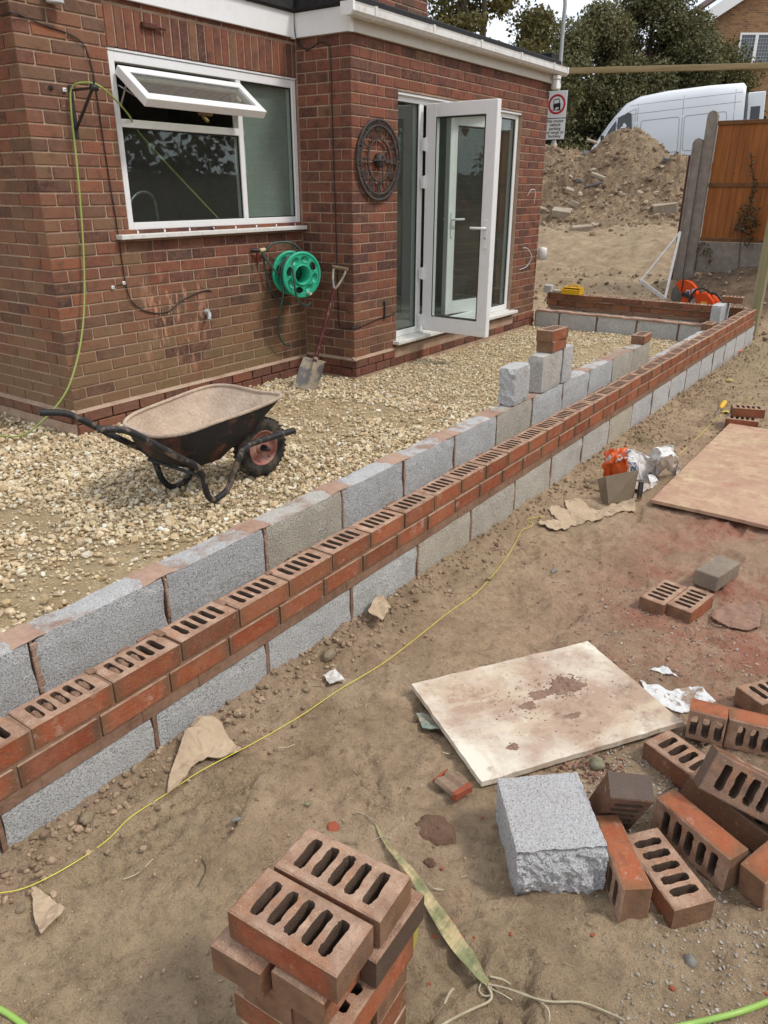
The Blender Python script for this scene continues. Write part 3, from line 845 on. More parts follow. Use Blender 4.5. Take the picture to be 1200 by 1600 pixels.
# ------------------------------------------------------------------ kitchen window
def frame_rect(b, x, y0, y1, z0, z1, w, t, mi=0, wb=None, wt=None):
    """rectangular frame in a plane x=const, members butted, thickness t behind x"""
    wb = wb or w; wt = wt or w
    b.box((x-t, y0, z0), (x, y0+w, z1), mi, .003); b.box((x-t, y1-w, z0), (x, y1, z1), mi, .003)
    b.box((x-t, y0+w, z0), (x-.001, y1-w, z0+wb), mi, .003); b.box((x-t, y0+w, z1-wt), (x-.001, y1-w, z1), mi, .003)
def sub(b, name, mats, parent): return link(bpy.data.objects.new(name, b.mesh(name, mats)), parent)
X = xW-.012
b = MB(); frame_rect(b, X, 2.690, 4.406, .905, 1.935, .045, .065, 0, .05, .055)
b.box((X-.063, 3.765, .955), (X-.002, 3.812, 1.88), 0, .003)                 # mullion
b.box((X-.063, 2.735, 1.520), (X-.003, 3.765, 1.567), 0, .003)               # transom
b.box((X-.02, 2.690, 1.937), (X+.006, 4.408, 1.962), 0, .002)                # head trim
win = hpart(b, 'window', M['upvc'])
win['label'] = 'white kitchen window with its top light swung open'
def pane(x, y0, y1, z0, z1, parent, mat='glass', nm='pane'):
    p = MB(); p.box((x-.028, y0, z0), (x-.024, y1, z1)); g_ = MB()
    for (a0, a1, c0, c1) in ((y0, y1, z0, z0+.008), (y0, y1, z1-.008, z1), (y0, y0+.008, z0+.008, z1-.008), (y1-.008, y1, z0+.008, z1-.008)):
        g_.box((x-.022, a0, c0), (x-.012, a1, c1))
    sub(g_, 'gasket', M['gasket'], parent)
    return sub(p, nm, M[mat], parent)
pane(X, 2.735, 3.765, .955, 1.520, win); pane(X, 3.812, 4.361, .955, 1.880, win)
b = MB(); b.box((xW-.02, 2.574, .856), (xW+.062, 4.408, .886), 0, .004)
hpart(b, 'window_sill', M['upvc_old'])
b = MB(); b.box((xW-.03, 2.690, .887), (xW-.002, 4.404, .9045), 0, .002); hpart(b, 'sill_upstand', M['upvc'])
b = MB(); b.tube([(xW+.03, 3.385, .884), (xW+.03, 3.385, .90)], .012, 8); b.tube([(xW+.03, 3.385, .90), (xW+.028, 3.385, .915)], [.008, .004], 8)
hpart(b, 'vent_peg', M['black'])
# open top light: hinged along its top edge, swung outwards
ca = empty('casement', (0, 0, 0)); ca.parent = house; ca.matrix_parent_inverse = HM
ca['label'] = 'open top-hung casement with dusty glass'
hz = 1.842; ang = math.radians(52)
cw, ch, ct = 1.045, .315, .055
def casement_v(v):    # local: y along, h down from hinge, t outwards thickness
    y, h, t = v
    d = Vector((math.sin(ang), 0, -math.cos(ang))); n = Vector((math.cos(ang), 0, math.sin(ang)))
    return Vector((xW+.012, 2.722, hz))+Vector((0, 1, 0))*y+d*h+n*t
b = MB()
for (y0, y1, h0, h1) in ((0, .055, 0, ch), (cw-.055, cw, 0, ch), (.055, cw-.055, 0, .055), (.055, cw-.055, ch-.06, ch)):
    b.box((y0, h0, -ct+.02), (y1, h1, .02), 0, .003)
b.v = [tuple(casement_v(v)) for v in b.v]; o = b.build('casement_frame', M['upvc'], None); o.parent = ca
b = MB(); b.box((.055, .055, -.004), (cw-.055, ch-.06, .0)); b.v = [tuple(casement_v(v)) for v in b.v]; o = b.build('pane', M['glass_dirty'], None); o.parent = ca
b = MB(); b.box((.046, .046, .001), (cw-.046, .055, .012)); b.box((.046, ch-.06, .001), (cw-.046, ch-.052, .012)); b.v = [tuple(casement_v(v)) for v in b.v]; o = b.build('gasket', M['gasket'], None); o.parent = ca
b = MB(); b.box((.46, ch-.035, -ct-.012), (.58, ch-.015, -ct+.019), 0, .003); b.box((.50, ch-.03, -ct-.03), (.52, ch+.03, -ct-.012), 0, .003)
b.v = [tuple(casement_v(v)) for v in b.v]; o = b.build('handle', dirty('brass', (.25, .17, .06), (.12, .1, .07), 30), None); o.parent = ca
b = MB()
for yy in (.02, cw-.02):
    p0 = casement_v((yy, .10, -ct+.01)); b.tube([p0, (xW-.01, p0.y, hz-.20)], .006, 6)
    p0 = casement_v((yy, .2, -ct+.01)); b.tube([p0, (xW-.01, p0.y, hz-.09)], .006, 6)
o = b.build('stay', M['chrome'], None); o.parent = ca

# ------------------------------------------------------------------ french doors
X = xD-.045
b = MB(); frame_rect(b, X, 5.050, 7.338, -.085, 1.888, .055, .07, 0, .055, .06)
b.box((X-.068, 5.432, -.03), (X-.002, 5.500, 1.828), 0, .003); b.box((X-.068, 6.895, -.03), (X-.002, 6.960, 1.828), 0, .003)
b.box((X+.0, 5.050, 1.870), (X+.03, 7.338, 1.890), 0, .002)
dfr = hpart(b, 'door_frame', M['upvc']); dfr['label'] = 'white french door frame with a fixed light on each side'
pane(X, 5.105, 5.432, -.03, 1.828, dfr); pane(X, 6.960, 7.283, -.03, 1.828, dfr)
b = MB(); b.box((xD-.11, 4.985, -.128), (xD+.07, 7.405, -.098), 0, .004); b.box((xD-.11, 5.05, -.098), (xD-.02, 7.338, -.087), 0, .002)
hpart(b, 'door_sill', M['upvc_old'])
def door_leaf(label, hinge, a, W_, z0, z1, side, handle=True):
    """leaf in local x along its width from the hinge, z up; a = direction angle"""
    e = empty('door', (0, 0, 0)); e.parent = house
    e.matrix_parent_inverse = HM; e.location = hinge; e.rotation_euler = (0, 0, a); e['label'] = label
    b = MB(); st = .105; t = .06
    b.box((0, -t/2, z0), (st, t/2, z1), 0, .004); b.box((W_-st, -t/2, z0), (W_, t/2, z1), 0, .004)
    b.box((st, -t/2+.001, z0), (W_-st, t/2-.001, z0+.135), 0, .004); b.box((st, -t/2+.001, z1-.105), (W_-st, t/2-.001, z1), 0, .004)
    o = b.build('leaf_frame', M['upvc'], e)
    g_ = MB()
    for yy in (-t/2-.001, t/2-.007):
        for (x0, x1, c0, c1) in ((st, W_-st, z0+.135, z0+.143), (st, W_-st, z1-.113, z1-.105), (st, st+.008, z0+.143, z1-.113), (W_-st-.008, W_-st, z0+.143, z1-.113)):
            g_.box((x0, yy+.002, c0), (x1, yy+.006, c1))
    g_.build('gasket', M['gasket'], e)
    p = MB(); p.box((st, -.003, z0+.135), (W_-st, .003, z1-.105)); p.build('pane', M['glass'], e)
    for s_ in (-1, 1):
        h = MB(); hx = W_-.05; hz_ = z0+.90; y = s_*(t/2)
        h.box((hx-.016, y, hz_-.15), (hx+.016, y+s_*.010, hz_+.09), 0, .004)
        h.tube([(hx, y+s_*.01, hz_+.02), (hx, y+s_*.05, hz_+.02), (hx-.02, y+s_*.055, hz_+.02), (hx-.125, y+s_*.055, hz_+.02)], .010, 8)
        h.build('handle', M['upvc'], e)
        k = MB(); k.lathe([(0, .003), (.008, .003), (.008, 0)], (hx, y+s_*.011, hz_-.06), (0, s_, 0), 10); k.build('keyhole', M['chrome'], e)
    return e
leaf = door_leaf('white french door leaf swung wide open towards the gravel', (xD-.005, 5.506, 0), math.radians(-3.0), .700, -.062, 1.832, 1)
leaf2 = door_leaf('white french door leaf left half closed on the far side', (xD-.075, 6.890, 0), math.radians(-101), .70, -.03, 1.826, -1)
for z in (.03, .45, 1.22, 1.52):
    b = MB(); b.tube([(xD+.000, 5.478, z-.055), (xD+.000, 5.478, z+.055)], .013, 8); b.box((xD-.03, 5.44, z-.05), (xD+.006, 5.475, z+.05), 0, .004); b.box((xD-.005, 5.48, z-.05), (xD+.045, 5.5, z+.05), 0, .004)
    hpart(b, 'hinge', M['upvc'])
# ------------------------------------------------------------------ interior, seen dimly through the glass
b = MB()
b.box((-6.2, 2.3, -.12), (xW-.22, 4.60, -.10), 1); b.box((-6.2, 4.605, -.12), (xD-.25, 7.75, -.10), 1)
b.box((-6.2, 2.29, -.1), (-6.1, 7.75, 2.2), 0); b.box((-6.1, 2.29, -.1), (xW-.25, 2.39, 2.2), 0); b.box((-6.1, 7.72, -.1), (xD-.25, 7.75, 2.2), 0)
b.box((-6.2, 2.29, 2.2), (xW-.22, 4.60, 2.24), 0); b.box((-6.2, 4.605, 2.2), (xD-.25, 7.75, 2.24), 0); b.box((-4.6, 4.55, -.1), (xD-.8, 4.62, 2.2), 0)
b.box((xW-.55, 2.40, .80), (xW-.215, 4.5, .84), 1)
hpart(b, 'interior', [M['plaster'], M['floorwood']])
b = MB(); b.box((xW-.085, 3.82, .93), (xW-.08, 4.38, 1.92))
hpart(b, 'pane_backing', dirty('grey_green_backing', (.40, .42, .40), (.34, .36, .345), 3, .8))  # sheet added behind the right pane to give its pale grey-green look
b = MB(); b.tube([(xW-.30, 3.17, .84), (xW-.30, 3.17, 1.02), (xW-.28, 3.12, 1.12), (xW-.27, 3.02, 1.14), (xW-.26, 2.93, 1.09), (xW-.26, 2.91, 1.02)], .011, 10, sub=5)
hpart(b, 'tap', M['chrome'])
M['tumbler'] = glass_mat('tumbler_glass', (.75, .78, .78), .4)
for yy in (2.95, 3.05, 3.32):
    b = MB(); b.lathe([(0, 0), (.03, 0), (.034, .11)], (xW-.24, yy, .84), (0, 0, 1), 14); hpart(b, 'tumbler', M['tumbler'])
# ------------------------------------------------------------------ fascia, gutter, flat roof
b = MB(); b.box((xW+.004, yA-.5, 2.212), (xW+.030, yC-.036, 2.372), 0, .002); b.box((xW+.032, yC-.036, 2.212), (xD+.030, yC-.008, 2.372), 0, .002)
b.box((xW+.002, yC-.06, 2.205), (xW+.034, yC-.03, 2.37), 0); b.box((xD+.012, yC-.040, 2.207), (xD+.036, yC-.006, 2.374), 0, .002)
hpart(b, 'fascia', M['upvc'])
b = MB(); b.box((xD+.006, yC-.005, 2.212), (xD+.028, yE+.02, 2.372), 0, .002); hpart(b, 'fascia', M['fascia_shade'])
b = MB()
gx0, gx1, gz0, gz1, gy0, gy1 = xD+.030, xD+.132, 2.292, 2.368, yC-.14, yE+.14
prof = [(gx0, gz1), (gx0, gz0+.02), (gx0+.02, gz0), (gx1-.02, gz0), (gx1, gz0+.022), (gx1, gz1-.012), (gx1+.004, gz1), (gx1-.006, gz1), (gx1-.006, gz0+.026), (gx1-.022, gz0+.008), (gx0+.024, gz0+.008), (gx0+.006, gz0+.026), (gx0+.006, gz1)]
vs = [(x, gy0, z) for x, z in prof]+[(x, gy1, z) for x, z in prof]; n = len(prof)
b.add(vs, [(i, (i+1) % n, (i+1) % n+n, i+n) for i in range(n)])
gut = hpart(b, 'gutter', M['upvc_old'])
for yy in (gy0+.004, gy1-.004):
    q = MB(); q.prism([(gx0-.004, gz1+.004), (gx0-.004, gz0+.016), (gx0+.018, gz0-.004), (gx1-.018, gz0-.004), (gx1+.006, gz0+.02), (gx1+.006, gz1+.004)], (0, yy-.012, 0), (1, 0, 0), (0, 0, 1), (0, 1, 0), .024); sub(q, 'stop_end', M['upvc'], gut)
for yy in (4.55, 5.35, 6.15, 6.95, 7.72):
    q = MB(); q.prism([(gx0-.01, gz1+.003), (gx0-.004, gz0+.016), (gx0+.018, gz0-.006), (gx1-.018, gz0-.006), (gx1+.007, gz0+.02), (gx1+.008, gz1+.006), (gx1-.01, gz1+.006)], (0, yy-.013, 0), (1, 0, 0), (0, 0, 1), (0, 1, 0), .026); sub(q, 'gutter_bracket', M['upvc_old'], gut)
q = MB(); q.box((gx0+.012, yE-.06, gz0-.05), (gx1-.022, yE+.03, gz0-.004), 0, .01); q.box((gx0+.02, yE-.05, gz0-.14), (gx1-.03, yE+.02, gz0-.05), 0, .008)
q.box((gx0-.03, yE+.03, gz0-.13), (gx1-.05, yE+.10, gz0-.07), 0, .01)
sub(q, 'outlet', M['upvc'], gut)
b = MB(); b.box((-7, yC-.02, 2.374), (xD+.075, yE+.09, 2.43), 0, .01); b.box((-7, 0.6, 2.374), (xW+.06, yC-.02, 2.52), 0, .01); b.box((xD-.06, yC-.06, 2.376), (xD+.05, yC-.021, 2.52), 0, .01); b.box((xW+.06, yC-.065, 2.376), (xD-.06, yC-.022, 2.50), 0, .01)
b.box((-7, 7.9, 2.43), (xD+.02, 8.06, 2.50), 0, .01)
rf = hpart(b, 'flat_roof', M['felt'])
b = MB(); b.box((-7, .5, 3.7), (xW+.05, 6.6, 3.8)); hpart(b, 'upper_roof', M['felt'])
# ------------------------------------------------------------------ fittings on the walls (screwed on: parts of the house)
def cable(name, pts, r, mat, sub_=4): b = MB(); b.tube(pts, r, 6, sub=sub_); return hpart(b, name, mat)
x1 = xW+.008
cable('cable', [(xW-.9, yA-.010, 2.05), (xW-.3, yA-.010, 2.02), (xW+.004, yA-.008, 2.03), (x1, 2.15, 2.025), (x1, 2.28, 2.00), (x1, 2.40, 1.985), (x1, 2.50, 1.95), (x1, 2.545, 1.86), (x1, 2.56, 1.70), (x1, 2.57, 1.3), (x1, 2.585, .95), (x1, 2.60, .55), (x1, 2.66, .43), (x1, 2.78, .37), (x1, 2.92, .36), (x1, 3.05, .42), (x1, 3.2, .46), (x1, 3.32, .47), (x1-.02, 3.37, .43)], .004, M['black'])
yy = yC-.008
cable('cable', [(xW+.03, yy-.03, 2.45), (xW+.036, yy-.036, 2.25), (xW+.05, yy, 2.17), (xW+.13, yy, 2.13), (xW+.24, yy, 2.17), (xW+.33, yy, 2.14), (xW+.345, yy, 2.03), (xW+.35, yy, 1.5), (xW+.36, yy, .9), (xW+.365, yy, .4), (xW+.37, yy, .12), (xW+.40, yy, .075), (xD-.06, yy, .09), (xD+.007, yy-.002, .10), (xD+.008, 4.55, .105), (xD+.008, 4.75, .13), (xD+.008, 4.9, .14), (xD+.008, 5.03, .15)], .004, M['black'])
cable('phone_wire', [(xW+.22, yy, .255), (xW+.30, yy, .25), (xW+.42, yy, .235), (xD-.05, yy, .22), (xD+.007, yy, .215)], .003, M['black'])
b = MB(); b.box((xD, 4.83, .12), (xD+.02, 4.86, .15), 0, .004); b.tube([(xD+.01, 4.845, .14), (xD+.012, 4.84, .25), (xD+.012, 4.83, .27)], .007, 8); hpart(b, 'cable_clip', M['black'])
# bracket
M['iron'] = dirty('black_iron', (.016, .016, .018), (.07, .045, .035), 40, .45, .4, .3)
b = MB(); b.box((xW, 2.375, 1.44), (xW+.006, 2.40, 1.72)); b.box((xW+.006, 2.380, 1.685), (xW+.235, 2.395, 1.697)); b.tube([(xW+.01, 2.388, 1.49), (xW+.21, 2.388, 1.688)], .009, 8)
b.lathe([(0, -.02), (.018, -.02), (.018, .02), (0, .02)], (xW+.225, 2.388, 1.692), (0, 1, 0), 10); b.tube([(xW+.225, 2.388, 1.692), (xW+.23, 2.39, 1.74)], .006, 6)
hpart(b, 'wall_bracket', M['iron'])
for (y, z, m) in ((2.345, 1.69, 'upvc'), (2.26, 1.695, 'black'), (2.495, .565, 'upvc'), (2.585, .585, 'upvc')):
    b = MB(); b.box((xW-.001, y-.011, z-.011), (xW+.012, y+.011, z+.011), 0, .003); q = hpart(b, 'cable_clip', M[m])
    b = MB(); b.lathe([(0, .0135), (.004, .0135)], (xW, y, z), (1, 0, 0), 8); sub(b, 'screw', M['black'], q)
b = MB(); b.tube([(xW, 2.50, .568), (xW+.006, 2.58, .583)], .0025, 6); hpart(b, 'cable', M['black'])
# overflow pipe
b = MB(); b.tube([(xW-.02, 3.29, .315), (xW+.03, 3.28, .312), (xW+.055, 3.265, .300), (xW+.062, 3.25, .27)], .0135, 12, sub=3); b.tube([(xW-.02, 3.295, .315), (xW+.004, 3.29, .314)], .024, 12)
hpart(b, 'overflow_pipe', plastic('grey_pipe', (.45, .46, .46), .4, .3))
# round vent and lamp at the top left
b = MB(); b.lathe([(0, .10), (.045, .10), (.048, .095), (.048, -.02)], (xW+.05, 2.335, 2.13), (0, 0, 1), 20); b.lathe([(0, -.021), (.045, -.021), (.045, .04)], (xW+.05, 2.335, 2.13), (0, 0, 1), 20)
hpart(b, 'wall_lamp', plastic('frosted_lamp', (.50, .50, .52), .3, .3))
b = MB(); b.box((xW, 2.95, 2.085), (xW+.03, 3.06, 2.115), 0, .004); b.box((xW+.01, 3.02, 2.09), (xW+.025, 3.14, 2.105), 0, .004)
hpart(b, 'rusty_bracket', dirty('rust', (.12, .045, .03), (.06, .03, .025), 30, .9))
b = MB(); b.tube([(xD+.006, 7.57, 1.10), (xD+.03, 7.60, 1.16), (xD+.045, 7.68, 1.15), (xD+.03, 7.70, 1.02)], .0032, 6, sub=3); hpart(b, 'cable', M['upvc']); b = MB(); b.tube([(xD+.006, 7.55, .56), (xD+.03, 7.62, .55), (xD+.05, 7.70, .46), (xD+.02, 7.66, .36), (xD+.006, 7.5, .33)], .0032, 6, sub=4)
hpart(b, 'cable', M['upvc'])
b = MB(); b.lathe([(0, .05), (.05, .04), (.055, 0), (.055, -.09), (0, -.10)], (xD+.05, yE+.03, .50), (0, 0, 1), 18); hpart(b, 'soil_pipe_cap', M['upvc_old'])
# ================================================================== perforated bricks and blocks
def perf_mesh(key, L=BL, W=BW, Hh=BH, holes=(-2, -1, 0, 1, 2), detail=1, fill=()):
    r = random.Random(key*77+3)
    b = MB(); e = .0028
    def ring(i, z): return [(-L/2+i, -W/2+i, z), (L/2-i, -W/2+i, z), (L/2-i, W/2-i, z), (-L/2+i, W/2-i, z)]
    def rag(poly, a): return [(x+r.uniform(-a, a), y+r.uniform(-a, a)) for x, y in poly]
    # outer outline, subdivided a little so that the arrises can be chipped
    def outline(i):
        P = []; nl, nw = (14, 7) if detail > 1 else (4, 2)
        for (x0, y0, x1, y1, n) in ((-L/2+i, -W/2+i, L/2-i, -W/2+i, nl), (L/2-i, -W/2+i, L/2-i, W/2-i, nw), (L/2-i, W/2-i, -L/2+i, W/2-i, nl), (-L/2+i, W/2-i, -L/2+i, -W/2+i, nw)):
            for k in range(n): P.append((x0+(x1-x0)*k/n, y0+(y1-y0)*k/n))
        return P
    o0 = outline(0); o1 = outline(e); n = len(o0)
    j = [r.uniform(0, .0014) if r.random() < .85 else r.uniform(.002, .0045) for _ in range(n)]
    top = [(x*(1-j[k]/L*2), y*(1-j[k]/W*2)) for k, (x, y) in enumerate(o1)]
    j2 = [r.uniform(0, .0014) for _ in range(n)]
    bot = [(x*(1-j2[k]/L*2), y*(1-j2[k]/W*2)) for k, (x, y) in enumerate(o1)]
    hs = []
    for k in holes:
        cx = k*.0345+r.uniform(-.0015, .0015); P = []; m = 16 if detail < 2 else 28
        hl, hw = .0345, .0100
        for q in range(m):
            t = 2*math.pi*q/m; cxs, sy = math.cos(t), math.sin(t)
            x = hw*math.copysign(abs(cxs)**.45, cxs); y = hl*math.copysign(abs(sy)**.55, sy)
            x *= 1+.10*math.exp(-((abs(y)-.026)/.012)**2)
            a = .0011 if detail < 2 else .0013
            P.append((cx+x+r.uniform(-a, a), y+r.uniform(-a, a)))
        hs.append(P)
    z1, z0 = Hh/2, -Hh/2
    for (pl, z, flip) in ((top, z1, False), (bot, z0, True)):
        loops = [[Vector((x, y, 0)) for x, y in pl]]+[[Vector((x, y, 0)) for x, y in P] for P in hs]
        tr = tessellate_polygon(loops); vs = [(v.x, v.y, z) for l in loops for v in l]
        b.add(vs, [tuple(t) if not flip else tuple(t)[::-1] for t in tr])
    a = [(x, y, z1-e) for x, y in o0]; c = [(x, y, z0+e) for x, y in o0]
    t = [(x, y, z1) for x, y in top]; u = [(x, y, z0) for x, y in bot]
    vs = t+a+c+u
    for s_ in range(3): b.add(vs[s_*n:(s_+2)*n], [(k, k+n, (k+1) % n+n, (k+1) % n) for k in range(n)])
    for hi, P in enumerate(hs):
        m = len(P); vs = [(x, y, z1) for x, y in P]+[(x, y, z0) for x, y in P]
        b.add(vs, [(k, (k+1) % m, (k+1) % m+m, k+m) for k in range(m)])
    me = b.mesh('brick', M['perf'], False)
    bm = bmesh.new(); bm.from_mesh(me); bmesh.ops.remove_doubles(bm, verts=bm.verts, dist=1e-6)
    bmesh.ops.recalc_face_normals(bm, faces=bm.faces); bm.to_mesh(me); bm.free()
    return me
PM = [perf_mesh(k) for k in range(4)]
PMH = [perf_mesh(10+k, detail=2) for k in range(4)]
HALF = perf_mesh(31, L=.1025, holes=(-1, 0, 1)) 
def mk(name, mesh, loc, rot=(0, 0, 0), parent=None, label=None, cat=None, group=None, **props):
    o = bpy.data.objects.new(name, mesh); o.location = loc; o.rotation_euler = rot; link(o, parent); tag(o, label, cat, group)
    for k, v in props.items(): o[k] = float(v)
    return o
rr = random.Random(9)
def bprops(flash=None): return dict(tone=rr.random(), flash=(rr.random()**3 if flash is None else flash), dust=rr.random()*.5)

def block_mesh(L, W, Hh, key, rough_end=0, n=(9, 2, 5), cut=None):
    """aggregate block with slightly worn arrises; rough_end breaks one end"""
    r = np.random.RandomState(key); bm = bmesh.new()
    bmesh.ops.create_cube(bm, size=1); 
    for v in bm.verts: v.co = Vector((v.co.x*L, v.co.y*W, v.co.z*Hh))
    for ax, k in ((0, n[0]), (1, n[1]), (2, n[2])):
        d = Vector((ax == 0, ax == 1, ax == 2)); S = (L, W, Hh)[ax]
        for i in range(1, k): bmesh.ops.bisect_plane(bm, geom=bm.verts[:]+bm.edges[:]+bm.faces[:], plane_co=d*(-S/2+S*i/k), plane_no=d)
    for ed in (.004,):
        pass
    for v in bm.verts:
        x, y, z = v.co; ex, ey, ez = abs(abs(x)-L/2) < 1e-5, abs(abs(y)-W/2) < 1e-5, abs(abs(z)-Hh/2) < 1e-5
        k = int(ex)+int(ey)+int(ez)
        a = .0012
        if k >= 2:
            s = .0025+(.004 if r.rand() < .12 else 0)+(.003 if k == 3 else 0)
            v.co = Vector((x-math.copysign(s*ex, x), y-math.copysign(s*ey, y), z-math.copysign(s*ez, z)))
        v.co += Vector(r.uniform(-a, a, 3))
        if rough_end and ex and x*rough_end > 0:
            v.co.x += rough_end*r.uniform(-.012, .006)
    bmesh.ops.recalc_face_normals(bm, faces=bm.faces)
    me = bpy.data.meshes.new('block'); bm.to_mesh(me); bm.free(); me.materials.append(M['block']); return me
BKM = [block_mesh(.44, .10, .215, 40+k) for k in range(4)]
def mortar_bed(b, x0, x1, y0, y1, z0, z1, n, r, amp=.004, fx=True, fy=True):
    """a squeezed-out bed joint: long ragged strip"""
    L = (y1-y0) if fy else (x1-x0); m = max(2, int(L/.05))
    for k in range(m):
        a, c = k/m, (k+1)/m; d = r.uniform(-amp, amp)
        if fy: b.box((x0-d, y0+L*a, z0), (x1+d, y0+L*c, z1-abs(d)*.3))
        else: b.box((x0+L*a, y0-d, z0), (x0+L*c, y1+d, z1-abs(d)*.3))

# ------------------------------------------------------------------ outer leaf: two courses of brick on a course of block
outer = empty('brick_wall', (-.05, 4.0, -.42), label='new orange red brick and grey block outer wall running away from the viewer, holes open on top', cat='wall')
def op(o):
    o.parent = outer; o.matrix_parent_inverse = Matrix.Translation((.05, -4.0, .42)); return o
YEND = 8.42
mor = MB(); r2 = random.Random(3)
BWc = -.05125
top_y = [(-.675+.225*i) for i in range(0, 41)]
for i, y in enumerate(top_y):
    if y+.22 > YEND: break
    o = mk('brick', PM[rr.randrange(4)], (BWc+rr.uniform(-.002, .002), y+.005+BL/2, -BH/2+rr.uniform(-.0018, .0018)), (rr.uniform(-.006, .006), rr.uniform(-.01, .01), math.pi/2+(math.pi if rr.random() < .5 else 0)+rr.uniform(-.009, .009)), **bprops()); op(o)
    mor.box((-.098, y-.0045, -.068), (-.0055, y+.0045, -.004-rr.random()*.006))
    if rr.random() < .45: mor.box((-.0985, y-.012, -.003), (-.05-rr.random()*.04, y+.010, .0015+rr.random()*.002), 0, .001)
lowy = [(.1741-.9+.225*i) for i in range(0, 42)]
for i, y in enumerate(lowy):
    if y+.22 > YEND: break
    o = mk('brick', PM[rr.randrange(4)], (BWc+rr.uniform(-.0015, .0015), y+.005+BL/2, -.075-BH/2), (0, 0, math.pi/2+(math.pi if rr.random() < .5 else 0)+rr.uniform(-.004, .004)), **bprops()); op(o)
    mor.box((-.098, y-.0045, -.1425), (-.005, y+.0045, -.0755))
mor.box((-.099, -.8, -.0748), (-.0048, YEND, -.0655))
mortar_bed(mor, -.104, -.0035, -.8, YEND, -.177, -.1405, 80, r2, .0012)
blk_y = [.3369-1.35+.45*i for i in range(0, 22)]
tans = {6: .95, 7: .8, 8: .75, 9: .5, 10: .45, 11: 1.0, 5: .1}
for i, y in enumerate(blk_y):
    y1 = min(y+.445, YEND-.004)
    if y1-y < .1: break
    full = y+.445 <= YEND
    me = BKM[i % 4] if full else block_mesh(y1-y-.005, .10, .215, 60+i)
    o = mk('block', me, (-.052+rr.uniform(-.002, .002), (y+.005+(y1 if not full else y+.445))/2, -.1785-.1085), (0, 0, math.pi/2), tan=tans.get(i, 0.0), soil=1.0, topdirt=0.0); op(o)
    mor.box((-.100, y-.0055, -.395), (-.0045, y+.0055, -.1775))
mor.box((-.0975, -.8, -.60), (-.006, YEND, -.3965))
# fillings of mortar in a few perforations near the front
def blob(b, c, s, r, seg=10):
    vs = []; n = 6
    for j in range(n+1):
        ph = math.pi/2*j/n
        for k in range(seg):
            t = 2*math.pi*k/seg; q = 1+r.uniform(-.2, .2)
            vs.append((c[0]+s[0]*math.cos(ph)*math.cos(t)*q, c[1]+s[1]*math.cos(ph)*math.sin(t)*q, c[2]+s[2]*math.sin(ph)*q))
    fs = [(j*seg+k, j*seg+(k+1) % seg, (j+1)*seg+(k+1) % seg, (j+1)*seg+k) for j in range(n) for k in range(seg)]
    b.add(vs, fs, 0, True)
for (y, k) in ((0.0, 1), (0, 2), (0, 3), (0, 4), (0, 0), (.225, 0), (.225, 1), (.225, 2)):
    cy = y+.005+BL/2+(k-2)*.0345
    blob(mor, (-.052+rr.uniform(-.012, .012), cy, -.014), (.022, .011, .012+.004*rr.random()), rr)
# far return in the same bond
YR = 8.42
def wallrun_x(z, off, x0, x1, yc, mesh, L, zc, **kw): pass
for row, (z, off) in enumerate(((-BH/2, 0.0), (-.075-BH/2, .1125))):
    x = -.105-.225*(0) - (off if row else 0)
    while x-.225 > -2.36:
        o = mk('brick', PM[rr.randrange(4)], (x-.005-BL/2, YR-.053+rr.uniform(-.002, .002), z), (0, 0, rr.uniform(-.006, .006)), **bprops(.6+.4*rr.random())); op(o)
        mor.box((x-.0045, YR-.097, z-BH/2-.002), (x+.0045, YR-.004, z+BH/2-.004)); x -= .225
    if x > -2.36:
        L_ = x-(-2.385)-.005; o = mk('brick', perf_mesh(90+row, L=L_, holes=(0,)), (x-.005-L_/2, YR-.053, z), (0, 0, 0), **bprops(.9)); op(o)
mortar_bed(mor, -2.36, -.10, YR-.112, YR-.002, -.0748, -.0655, 0, r2, .006, fy=False)
mortar_bed(mor, -2.36, -.10, YR-.116, YR+.002, -.177, -.1405, 0, r2, .008, fy=False)
# dark mortar snots squeezed out on the inner face
for k in range(70):
    x = rr.uniform(-2.33, -.12); z = rr.choice([-.070, -.070, -.145, -.15])
    mor.box((x, YR-.112-rr.random()*.006, z-.006), (x+.02+rr.random()*.05, YR-.10, z+.006+rr.random()*.006), 0, .003)
x = -.102; i = 0
while x > -2.3:
    L_ = min(.44, x-.005+2.385); o = mk('block', BKM[i % 4] if L_ > .43 else block_mesh(L_, .10, .215, 70), (x-.005-L_/2, YR-.053, -.287), (0, 0, 0), tan=.2, soil=.6, topdirt=0); op(o)
    mor.box((x-.0055, YR-.097, -.395), (x+.0055, YR-.006, -.177)); x -= .45; i += 1
# corner bricks at the far end
for z, rot in ((-BH/2, math.pi/2),): pass
# snots of mortar along the inside of the long leaf
for k in range(90):
    y = rr.uniform(-.6, 8.2); z = rr.choice([-.004, -.070, -.145])
    mor.box((-.110-rr.random()*.004, y, z-.006), (-.102, y+.02+rr.random()*.06, z+.004), 0, .002)
o = mor.build('mortar', M['nmortar']); op(o)

# ------------------------------------------------------------------ inner leaf of block
inner = empty('block_wall', (-.32, 4.0, -.42), label='grey concrete block inner wall beside the gravel with mortar smeared on top', cat='wall')
def ip(o): o.parent = inner; o.matrix_parent_inverse = Matrix.Translation((.32, -4.0, .42)); return o
IX, IZ = -.2704, .049; YI = .179
mor = MB()
itans = {3: .75, 4: 0, 7: .7, 11: .65, 12: .8}
